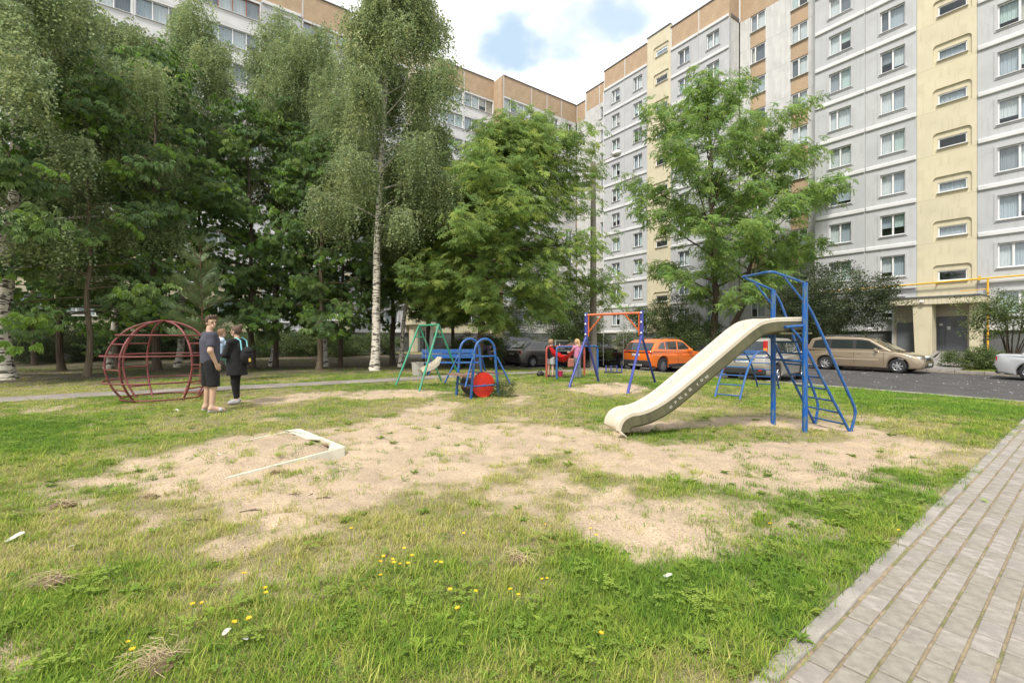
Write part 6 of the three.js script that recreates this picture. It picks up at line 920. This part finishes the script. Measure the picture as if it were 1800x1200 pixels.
const STAND = { ch: [0, 1.30, 0], pel: [0, 0.97, 0], nk: [0, 1.50, -0.01], sL: [0.185, 1.42, -0.01], eL: [0.25, 1.14, -0.04], wL: [0.24, 0.89, 0.05], sR: [-0.185, 1.42, -0.01], eR: [-0.25, 1.14, -0.04], wR: [-0.24, 0.89, 0.05], hL: [0.09, 0.92, 0], kL: [0.10, 0.50, 0.02], aL: [0.11, 0.09, -0.02], tL: [0.13, 0.03, 0.15], hR: [-0.09, 0.92, 0], kR: [-0.10, 0.50, 0.02], aR: [-0.11, 0.09, -0.02], tR: [-0.13, 0.03, 0.15], hd: [0, 1.66, 0.02] };
function person(o) {
  const s = o.h / 1.8, J = {}; for (const k in STAND) { const p = (o.pose && o.pose[k]) || STAND[k]; J[k] = p.map((v) => v * s); }
  const t = thing('person', o.label, 'person', P(o.at[0], o.at[1], o.y ?? smoothY(...o.at) + 0.005), Math.atan2(o.head[0], -o.head[1]), o.group);
  const w = (o.width || 1) * s, off = (p, x, y = 0, z = 0) => [p[0] + x * s, p[1] + y * s, p[2] + z * s];
  const torso = (e) => [[off(J.ch, 0.065), off(J.pel, 0.055), (0.115 + e) * w, (0.108 + e) * w], [off(J.ch, -0.065), off(J.pel, -0.055), (0.115 + e) * w, (0.108 + e) * w], [J.sL, J.sR, (0.062 + e) * w, (0.062 + e) * w]];
  const arm = (q, e) => [[J['s' + q], J['e' + q], (0.052 + e) * w, (0.042 + e) * w], [J['e' + q], J['w' + q], (0.042 + e) * w, (0.029 + e) * w]];
  const leg = (q, e) => [[J['h' + q], J['k' + q], (0.085 + e) * w, (0.056 + e) * w], [J['k' + q], J['a' + q], (0.058 + e) * w, (0.038 + e) * w]];
  const foot = (q, e = 0) => [[J['a' + q], J['t' + q], (0.042 + e) * w, (0.032 + e) * w], [off(J['a' + q], 0, -0.03, -0.03), J['t' + q], (0.036 + e) * w, (0.03 + e) * w]];
  const sets = { torso, arm, leg, foot, J, s, off };
  const H = headGeos(o.hair, s * (o.headScale || 1)); const place = (g) => { g.rotateX(o.look?.[1] || 0).rotateY(o.look?.[0] || 0).translate(...J.hd); return g; };
  const hands = ['L', 'R'].map((q) => { const g = handGeo.clone().scale(q === 'L' ? -s : s, s, s); if (q === 'L') { const ix = g.index.array; for (let i = 0; i < ix.length; i += 3) { const a = ix[i]; ix[i] = ix[i + 1]; ix[i + 1] = a; } } g.computeVertexNormals(); const dv = V(...J['w' + q]).sub(V(...J['e' + q])).normalize(); return g.applyQuaternion(new THREE.Quaternion().setFromUnitVectors(V(0, -1, 0), dv)).translate(...J['w' + q]); });
  const bodyB = [...torso(0), ...arm('L', 0), ...arm('R', 0), ...leg('L', 0), ...leg('R', 0), ...foot('L'), ...foot('R'), [J.nk, off(J.nk, 0, 0.08, 0.01), 0.052 * w, 0.05 * w]];
  part('body', merge([blob(bodyB, 0.03 * s, 0.013, null), place(H.head), ...hands]), o.skin || skinM, t);
  part('hair', place(H.hair), o.hairMat, t); part('eyes', place(H.eyes), std([0.03, 0.022, 0.018], 0.3), t); part('brows', place(H.brow), o.hairMat, t);
  for (const c of o.wear(sets)) part(c.name, blob(c.bones, (c.k ?? 0.03) * s, c.cell || 0.012, c.cut && ((x, y, z, d) => c.cut(x, y, z, d))), c.mat, t);
  return t;
}
const wrinkle = (x, y, z, a = 0.008) => a * 2.4 * (fbm(x * 16 + z * 11 + 7, y * 9 + z * 6 - x * 5 + 3, 3, 271) - 0.5);
const lerp3 = (a, b, t) => a.map((v, i) => lerp(v, b[i], t));
// man in navy T-shirt and black shorts, looking back over his shoulder
person({ label: 'man in navy T-shirt and black shorts looking back over his shoulder', h: 1.80, at: [-5.66, 8.52], head: [0.70, 0.72], look: [-1.25, 0.05], hair: 'short', hairMat: std([0.085, 0.05, 0.032], 0.7), width: 1.06,
  pose: { eR: [-0.255, 1.14, -0.05], wR: [-0.225, 0.90, 0.05], eL: [0.25, 1.15, -0.02], wL: [0.21, 0.93, 0.12], hL: [0.10, 0.92, 0], kL: [0.14, 0.50, 0.0], aL: [0.16, 0.09, -0.03], tL: [0.19, 0.03, 0.14], kR: [-0.12, 0.50, 0.03], aR: [-0.14, 0.09, 0.0], tR: [-0.18, 0.03, 0.17] },
  wear: (q) => [
    { name: 't_shirt', mat: fabric([0.095, 0.095, 0.135]), bones: [...q.torso(0.026), ...['L', 'R'].map((e) => [q.J['s' + e], lerp3(q.J['s' + e], q.J['e' + e], 0.62), 0.078, 0.072]), [q.off(q.J.pel, 0.05, -0.03), q.off(q.J.ch, 0.05), 0.135, 0.14], [q.off(q.J.pel, -0.05, -0.03), q.off(q.J.ch, -0.05), 0.135, 0.14]], cut: (x, y, z, d) => Math.max(d + wrinkle(x, y, z), 0.90 - y, (y - 1.492)) },
    { name: 'shorts', mat: fabric([0.012, 0.012, 0.014]), bones: [...['L', 'R'].map((e) => [q.J['h' + e], lerp3(q.J['h' + e], q.J['k' + e], 0.98), 0.125, 0.105]), [q.off(q.J.pel, 0.05), q.off(q.J.pel, -0.05), 0.128, 0.128]], cut: (x, y, z, d) => Math.max(d + wrinkle(x, y, z), 0.47 - y, y - 1.0) },
    { name: 'slipper', mat: fabric([0.62, 0.62, 0.62]), k: 0.01, bones: [...['L', 'R'].flatMap((e) => [[q.off(q.J['a' + e], 0, -0.07, -0.04), q.off(q.J['t' + e], 0, -0.018, 0.02), 0.03, 0.03], [q.off(q.J['t' + e], -0.02, 0.01, -0.04), q.off(q.J['t' + e], 0.02, 0.01, -0.04), 0.042, 0.042]])], cell: 0.008, cut: (x, y, z, d) => Math.max(d, 0.002 - y) }] });
// woman in a black coat carrying a child
const wAt = [-5.74, 9.47];
person({ label: 'woman in long black top and leggings carrying a toddler', h: 1.63, at: wAt, head: [-1, 0.12], look: [0.1, 0.05], hair: 'bun', hairMat: std([0.10, 0.06, 0.04], 0.7), width: 0.98,
  pose: { eL: [0.24, 1.14, 0.08], wL: [0.10, 1.08, 0.34], eR: [-0.24, 1.14, 0.08], wR: [-0.08, 1.12, 0.34], kL: [0.08, 0.50, 0.0], aL: [0.08, 0.09, -0.06], tL: [0.09, 0.03, 0.10], kR: [-0.09, 0.50, 0.06], aR: [-0.09, 0.09, 0.04], tR: [-0.10, 0.03, 0.20] },
  wear: (q) => [
    { name: 'top', mat: fabric([0.016, 0.015, 0.018]), bones: [...q.torso(0.032), ...q.arm('L', 0.026), ...q.arm('R', 0.026), [q.off(q.J.ch, 0, -0.05), q.off(q.J.pel, 0, -0.28, -0.01), 0.17, 0.195]], cut: (x, y, z, d) => Math.max(d + wrinkle(x, y, z, 0.010), 0.60 - y, y - 1.36) },
    { name: 'leggings', mat: fabric([0.01, 0.01, 0.011]), bones: [...q.leg('L', 0.006), ...q.leg('R', 0.006)], cut: (x, y, z, d) => Math.max(d, 0.11 - y) },
    { name: 'sneakers', mat: fabric([0.55, 0.53, 0.55]), k: 0.012, cell: 0.008, bones: [...q.foot('L', 0.012), ...q.foot('R', 0.012)], cut: (x, y, z, d) => Math.max(d, y - 0.10, 0.003 - y) }] });
person({ label: 'toddler in pale blue striped shirt held in the arms of the woman', h: 0.92, headScale: 1.35, at: [wAt[0] - 0.285, wAt[1] - 0.06], y: 0.60, head: [0.72, 0.7], look: [-0.3, 0.1], hair: 'mop', hairMat: std([0.20, 0.11, 0.06], 0.7), skin: skinKid, width: 1.25,
  pose: { ch: [0, 1.20, -0.02], pel: [0, 0.86, 0], hL: [0.12, 0.78, 0.02], hR: [-0.12, 0.78, 0.02], kL: [0.30, 0.62, 0.30], aL: [0.34, 0.26, 0.34], tL: [0.36, 0.2, 0.46], kR: [-0.30, 0.62, 0.30], aR: [-0.34, 0.26, 0.34], tR: [-0.36, 0.2, 0.46], eL: [0.24, 1.2, 0.2], wL: [0.14, 1.3, 0.42], eR: [-0.24, 1.2, 0.2], wR: [-0.14, 1.3, 0.42], hd: [0, 1.70, 0.05] },
  wear: (q) => [{ name: 'striped_shirt', mat: std([1, 1, 1], 0.9, { map: dataTex(16, 64, (x, y) => ((y * 12) % 1 < 0.5 ? [0.62, 0.72, 0.86] : [0.80, 0.85, 0.90])) }), bones: [...q.torso(0.03), ...q.arm('L', 0.02), ...q.arm('R', 0.02)] }, { name: 'teal_trousers', mat: fabric([0.22, 0.52, 0.50]), bones: [...q.leg('L', 0.03), ...q.leg('R', 0.03), [q.off(q.J.pel, 0.05), q.off(q.J.pel, -0.05), 0.075, 0.075]] }] });
{ // her small rucksack
  const t = thing('backpack', 'small black rucksack with turquoise straps on the woman', 'bag', P(wAt[0] + 0.2, wAt[1], 0.92), Math.atan2(-1, -0.12)); const m = fabric([0.02, 0.02, 0.024]);
  part('sack', new THREE.SphereGeometry(0.16, 20, 14).scale(0.95, 1.2, 0.62).translate(0, 0.08, -0.02), m, t); part('flap', new THREE.SphereGeometry(0.14, 18, 10, 0, 6.3, 0, 1.5).scale(0.95, 0.8, 0.7).translate(0, 0.16, -0.03), m, t); part('tag', box(0.05, 0.07, 0.012, 0.05, 0.0, -0.125), std([0.75, 0.5, 0.1], 0.6), t);
  const tq = std([0.25, 0.62, 0.66], 0.7); for (const x of [-0.09, 0.09]) part('strap', sweep([V(x, 0.2, 0.03), V(x, 0.40, 0.06), V(x, 0.46, 0.16), V(x, 0.36, 0.27), V(x, 0.22, 0.30)], 0.014, 6), tq, t);
}
// the two children at the exercise bars
person({ label: 'boy in black T-shirt and white shorts standing at the red bar', h: 1.28, headScale: 1.15, at: [1.33, 15.62], head: [0.55, 0.83], look: [0.2, 0], hair: 'short', hairMat: std([0.30, 0.18, 0.10], 0.8), skin: skinKid,
  pose: { eL: [0.26, 1.36, 0.2], wL: [0.24, 1.46, 0.42], eR: [-0.28, 1.36, 0.2], wR: [-0.26, 1.50, 0.40] },
  wear: (q) => [{ name: 't_shirt', mat: fabric([0.014, 0.014, 0.016]), bones: [...q.torso(0.04), ...['L', 'R'].map((e) => [q.J['s' + e], lerp3(q.J['s' + e], q.J['e' + e], 0.7), 0.065, 0.06])], cut: (x, y, z, d) => Math.max(d, 0.58 - y) }, { name: 'shorts', mat: fabric([0.72, 0.72, 0.74]), bones: ['L', 'R'].map((e) => [q.J['h' + e], lerp3(q.J['h' + e], q.J['k' + e], 0.7), 0.095, 0.09]), cut: (x, y, z, d) => Math.max(d, 0.44 - y) }, { name: 'sneakers', mat: fabric([0.30, 0.12, 0.22]), k: 0.012, cell: 0.008, bones: [...q.foot('L', 0.012), ...q.foot('R', 0.012)], cut: (x, y, z, d) => Math.max(d, y - 0.09) }] });
person({ label: 'girl in pink T-shirt and wide grey jeans beside the red cloth', h: 1.30, headScale: 1.12, at: [2.20, 15.35], head: [-0.62, 0.78], look: [0.1, 0.1], hair: 'tail', hairMat: std([0.50, 0.32, 0.16], 0.7), skin: skinKid,
  pose: { eL: [0.25, 1.20, 0.12], wL: [0.20, 1.18, 0.36], eR: [-0.25, 1.20, 0.12], wR: [-0.2, 1.22, 0.36] },
  wear: (q) => [{ name: 't_shirt', mat: fabric([0.80, 0.32, 0.52]), bones: [...q.torso(0.035), ...['L', 'R'].map((e) => [q.J['s' + e], lerp3(q.J['s' + e], q.J['e' + e], 0.65), 0.065, 0.06])], cut: (x, y, z, d) => Math.max(d, 0.66 - y) }, { name: 'jeans', mat: fabric([0.20, 0.23, 0.25]), bones: [...['L', 'R'].flatMap((e) => [[q.J['h' + e], q.J['k' + e], 0.088, 0.088], [q.J['k' + e], q.off(q.J['a' + e], 0, -0.03), 0.088, 0.10]]), [q.off(q.J.pel, 0.05), q.off(q.J.pel, -0.05), 0.09, 0.09]], cut: (x, y, z, d) => Math.max(d + wrinkle(x, y, z), 0.02 - y, y - 0.72) }] });
person({ label: 'person in lilac top bending down among the bushes at the parking bay', h: 1.68, at: [U(846, 22.6), 22.6], head: [1, -0.2], look: [0, 0.9], hair: 'tail', hairMat: std([0.05, 0.035, 0.03], 0.8),
  pose: { ch: [0, 1.10, 0.30], pel: [0, 0.97, 0], nk: [0, 1.08, 0.50], hd: [0, 0.96, 0.62], sL: [0.18, 1.12, 0.42], sR: [-0.18, 1.12, 0.42], eL: [0.2, 0.82, 0.46], wL: [0.14, 0.58, 0.5], eR: [-0.2, 0.82, 0.46], wR: [-0.14, 0.58, 0.5] },
  wear: (q) => [{ name: 'top', mat: fabric([0.20, 0.16, 0.26]), bones: [...q.torso(0.03), ...q.arm('L', 0.02), ...q.arm('R', 0.02)] }, { name: 'trousers', mat: fabric([0.02, 0.02, 0.028]), bones: [...q.leg('L', 0.02), ...q.leg('R', 0.02), [q.off(q.J.pel, 0.05), q.off(q.J.pel, -0.05), 0.125, 0.125]] }, { name: 'shoes', mat: fabric([0.02, 0.02, 0.02]), bones: [...q.foot('L', 0.012), ...q.foot('R', 0.012)] }] });
// red cloth slung between the bars, bags on the grass
{
  const g = new THREE.PlaneGeometry(1, 1, 36, 16), p = g.attributes.position, A = V(...[1.28, 1.02, -15.1]), B = V(2.12, 0.98, -15.35); for (let i = 0; i < p.count; i++) { const u = p.getX(i) + 0.5, v = p.getY(i) + 0.5; const q = A.clone().lerp(B, u); const sag = 0.46 * (4 * u * (1 - u)) ** 0.9; const fold = 0.03 * Math.sin(v * 19 + u * 7) + 0.02 * Math.sin(u * 31); const half = 0.20 + 0.32 * Math.sin(Math.PI * u); q.y -= sag * (0.55 + 0.45 * Math.sin(Math.PI * v)) - fold * 0.6; q.x += -(v - 0.5) * half * 0.6 + fold * 0.3; q.z += (v - 0.5) * half * 1.6; p.setXYZ(i, q.x, q.y, q.z); } g.computeVertexNormals();
  const tex = dataTex(256, 128, (x, y) => { const n = fbm(x * 5, y * 5, 3, 261, 5); if (Math.hypot((x - 0.78) * 1.6, y - 0.35) < 0.10) return [0.85, 0.85, 0.84]; if (Math.hypot((x - 0.80) * 1.6, y - 0.33) < 0.16) return [0.25, 0.55, 0.25]; if (Math.abs(y - 0.22) < 0.05 && x > 0.4 && x < 0.66) return [0.85, 0.72, 0.12]; return [0.78 + 0.08 * (n - 0.5), 0.07, 0.07]; });
  solo('hammock_cloth', g, std([1, 1, 1], 0.6, { map: tex }), 'red cloth hammock sagging between the exercise bars', 'hammock');
  const b = thing('shoulder_bag', 'salmon pink bag hanging beside the girl in jeans', 'bag', P(1.96, 15.15, 0.42), 0.5), bm = fabric([0.60, 0.22, 0.16]); part('pouch', rbox(0.24, 0.30, 0.10, 0.045, 0, 0.1, 0), bm, b); part('strap', sweep([V(-0.1, 0.22, 0), V(-0.03, 0.42, 0.02), V(0.12, 0.60, 0.02)], 0.012, 6), bm, b);
  const k = thing('dropped_bag', 'small black bag lying on the grass left of the boy', 'bag', P(U(950, 15.9), 15.9, smoothY(0.9, 15.9)), 0.4); part('bag_body', new THREE.SphereGeometry(0.12, 16, 10).scale(1.2, 0.8, 0.9).translate(0, 0.09, 0), blackM, k); part('handle', new THREE.TorusGeometry(0.06, 0.01, 6, 14, Math.PI).translate(0, 0.17, 0), blackM, k);
  const r = thing('toy_bucket', 'pink toy bucket on the grass behind the boy', 'toy', P(U(985, 15.9), 15.9, smoothY(1.6, 15.9))); part('bucket', new THREE.CylinderGeometry(0.10, 0.075, 0.18, 18, 1, true).translate(0, 0.1, 0), std([0.75, 0.05, 0.18], 0.4), r); part('handle', new THREE.TorusGeometry(0.1, 0.006, 6, 18, Math.PI).translate(0, 0.19, 0), std([0.8, 0.8, 0.8], 0.4), r);
}
// ---------------------------------------------------------------- small things on the ground
{
  const gy = (X, d) => smoothY(X, d) + relief(X, d, sandAmount(X, d));
  const strawM = std([0.55, 0.44, 0.27], 0.95), rootM = std([0.24, 0.165, 0.10], 1, { map: grainTex });
  const clump = (u, v, s, label, seed, flat) => { const [X, d] = gpx(u, v), r = rng(seed), t = thing('grass_clod', label, 'clod', P(X, d, gy(X, d)), r() * 6, 'torn-up grass clods'); const g = new THREE.IcosahedronGeometry(0.055 * s, 3), p = g.attributes.position; for (let i = 0; i < p.count; i++) { const k = 0.6 + 0.55 * vnoise(p.getX(i) * 60 + 9, p.getY(i) * 60 + p.getZ(i) * 45, seed) + 0.35 * vnoise(p.getX(i) * 190 + 3, p.getZ(i) * 190 + p.getY(i) * 150, seed + 1); p.setXYZ(i, p.getX(i) * k * 1.2, Math.max(-0.005, p.getY(i) * k * 0.6), p.getZ(i) * k); } g.computeVertexNormals(); part('soil', g, rootM, t);
    const l = []; for (let i = 0; i < (flat ? 70 : 36); i++) { const a = flat && i % 3 ? -0.6 + r() * 1.9 : r() * 6.28, L = (0.05 + 0.10 * r()) * s; const b = V((r() - 0.5) * 0.08 * s, 0.012 + 0.03 * s * r(), (r() - 0.5) * 0.08 * s); l.push(sweep([b, b.clone().add(V(Math.sin(a) * L * 0.5, 0.02 * s * r() + 0.01, Math.cos(a) * L * 0.5)), b.clone().add(V(Math.sin(a + 0.3) * L, 0.004, Math.cos(a + 0.3) * L))], 0.0011, 4, false)); } tag(part('straw', l, strawM, t), null, null, null, 'stuff'); };
  clump(282, 1172, 1.2, 'large straw-rooted clod at the bottom edge of the picture', 31, true); clump(912, 988, 1.0, 'brown clod lying in the lush grass near the middle', 32); clump(88, 1030, 1.3, 'dry clod with long straws in the left lawn', 33); clump(110, 888, 1.2, 'small dark clod by the left sand edge', 34); clump(486, 832, 0.9, 'tuft clod beside the near sandbox board', 35); clump(265, 872, 0.9, 'clod on the sand edge left of the sandbox', 36); clump(570, 790, 0.8, 'clod next to the sandbox corner on the right', 37);
  const twigM = std([0.10, 0.065, 0.045], 0.9); [[440, 895, 0.16, 0.3, 'twig lying on sand below the sandbox'], [545, 862, 0.13, 1.2, 'short crooked twig right of the near clod'], [568, 873, 0.12, 0.2, 'twig at the lower sand edge'], [350, 913, 0.2, 0.0, 'long dark twig where the sand meets the left grass'], [556, 838, 0.07, 0.1, 'tiny dark twig near the sandbox board'], [515, 870, 0.10, 0.1, 'thin twig between the two crooked ones']].forEach(([u, v, L, a, label], i) => { const [X, d] = gpx(u, v), y = gy(X, d) + 0.006; const c = Math.cos(a) * L / 2, s = Math.sin(a) * L / 2; solo('twig', merge([sweep([P(X - c, d - s, y), P(X, d + 0.01, y + 0.006), P(X + c, d + s, y)], 0.004, 5), bar(P(X, d, y), P(X + c * 0.4, d + 0.03, y + 0.01), 0.0025)]), twigM, label, 'twig', 'twigs on the sand'); });
  const paleLeaf = std([0.46, 0.47, 0.40], 0.7); [[1174, 1018, 0.055, 'pale dry leaf at the edge of the thin grass'], [398, 1122, 0.045, 'pale leaf in the lower left lawn'], [430, 1135, 0.04, 'small pale leaf beside the other one'], [25, 950, 0.10, 'large grey-green leaf at the left picture edge'], [503, 800, 0.05, 'white scrap standing on the sandbox sand'], [386, 812, 0.05, 'white strip on the sandbox sand'], [197, 731, 0.09, 'pale stone in the grass before the globe'], [310, 722, 0.09, 'pale scrap in the grass by the feet of the man'], [132, 965, 0.07, 'brown-white leaf in the left lawn'], [1733, 882, 0.06, 'green leaf lying on the pavers']].forEach(([u, v, L, label], i) => { const [X, d] = gpx(u, v); const g = new THREE.PlaneGeometry(L, L * 0.62, 6, 4), p = g.attributes.position; for (let k = 0; k < p.count; k++) { const x = p.getX(k) / L, y = p.getY(k) / L; p.setXYZ(k, p.getX(k), p.getY(k) * Math.sqrt(Math.max(0.02, 1 - 3.6 * x * x)), 0.12 * L * Math.sin(x * 4 + i) + 0.2 * L * y * y); } g.computeVertexNormals(); const m = solo('fallen_leaf', g, i === 9 ? std([0.18, 0.26, 0.06], 0.7) : paleLeaf, label, 'leaf', 'scattered leaves and scraps'); m.position.copy(P(X, d, (walkQ(X, d) > 0 ? 0.01 : gy(X, d) + (v > 860 ? 0.03 : 0.02)))); m.rotation.set(-Math.PI / 2 + 0.5 * Math.sin(i * 3), 0, i * 1.3, 'YXZ'); });
  // yellow hawkbit flowers
  const petalM = std([0.86, 0.52, 0.012], 0.6), stemM = std([0.13, 0.18, 0.05], 0.8); const fl = [[428, 1007], [466, 1036], [467, 1045], [338, 1062], [354, 1060], [411, 1095], [224, 1129], [232, 1141], [437, 1089], [617, 928], [668, 989], [674, 980], [690, 985], [692, 991], [703, 993], [669, 1012], [717, 992], [724, 979], [710, 967], [766, 987], [775, 988], [791, 1033], [836, 1035], [804, 1066], [815, 940], [897, 1031], [911, 1040], [953, 1014], [962, 1013], [958, 924], [1038, 923], [1049, 937], [1057, 1110], [1354, 918], [1580, 935]];
  const r = rng(55); const head = (() => { const l = []; for (let i = 0; i < 14; i++) l.push(...(() => { const o = []; put(o, kite(0.016, 0.006, 0, -0.15, 0.6), 0, 0, 0, i / 14 * 6.28, -0.25 - (i % 2) * 0.25, 0); return o; })()); return soup(l); })(); const stem = new THREE.CylinderGeometry(0.0014, 0.0018, 0.11, 5).translate(0, -0.055, 0);
  fl.forEach(([u, v]) => { const [X0, d0] = gpx(u, v), d = d0 * (EYE - 0.10) / EYE, X = U(u, d), t = thing('hawkbit_flower', 'small yellow hawkbit flower on a thin stalk in the lawn', 'flower', P(X, d, gy(X, d) + 0.10), r() * 6, 'yellow flowers in the grass'); const h = part('flower_head', head, petalM, t); h.rotation.set(0.4 * (r() - 0.2), r() * 6, 0); h.scale.setScalar(0.65 + 0.4 * r()); part('stalk', stem, stemM, t); });
}
renderer.render(scene, camera);
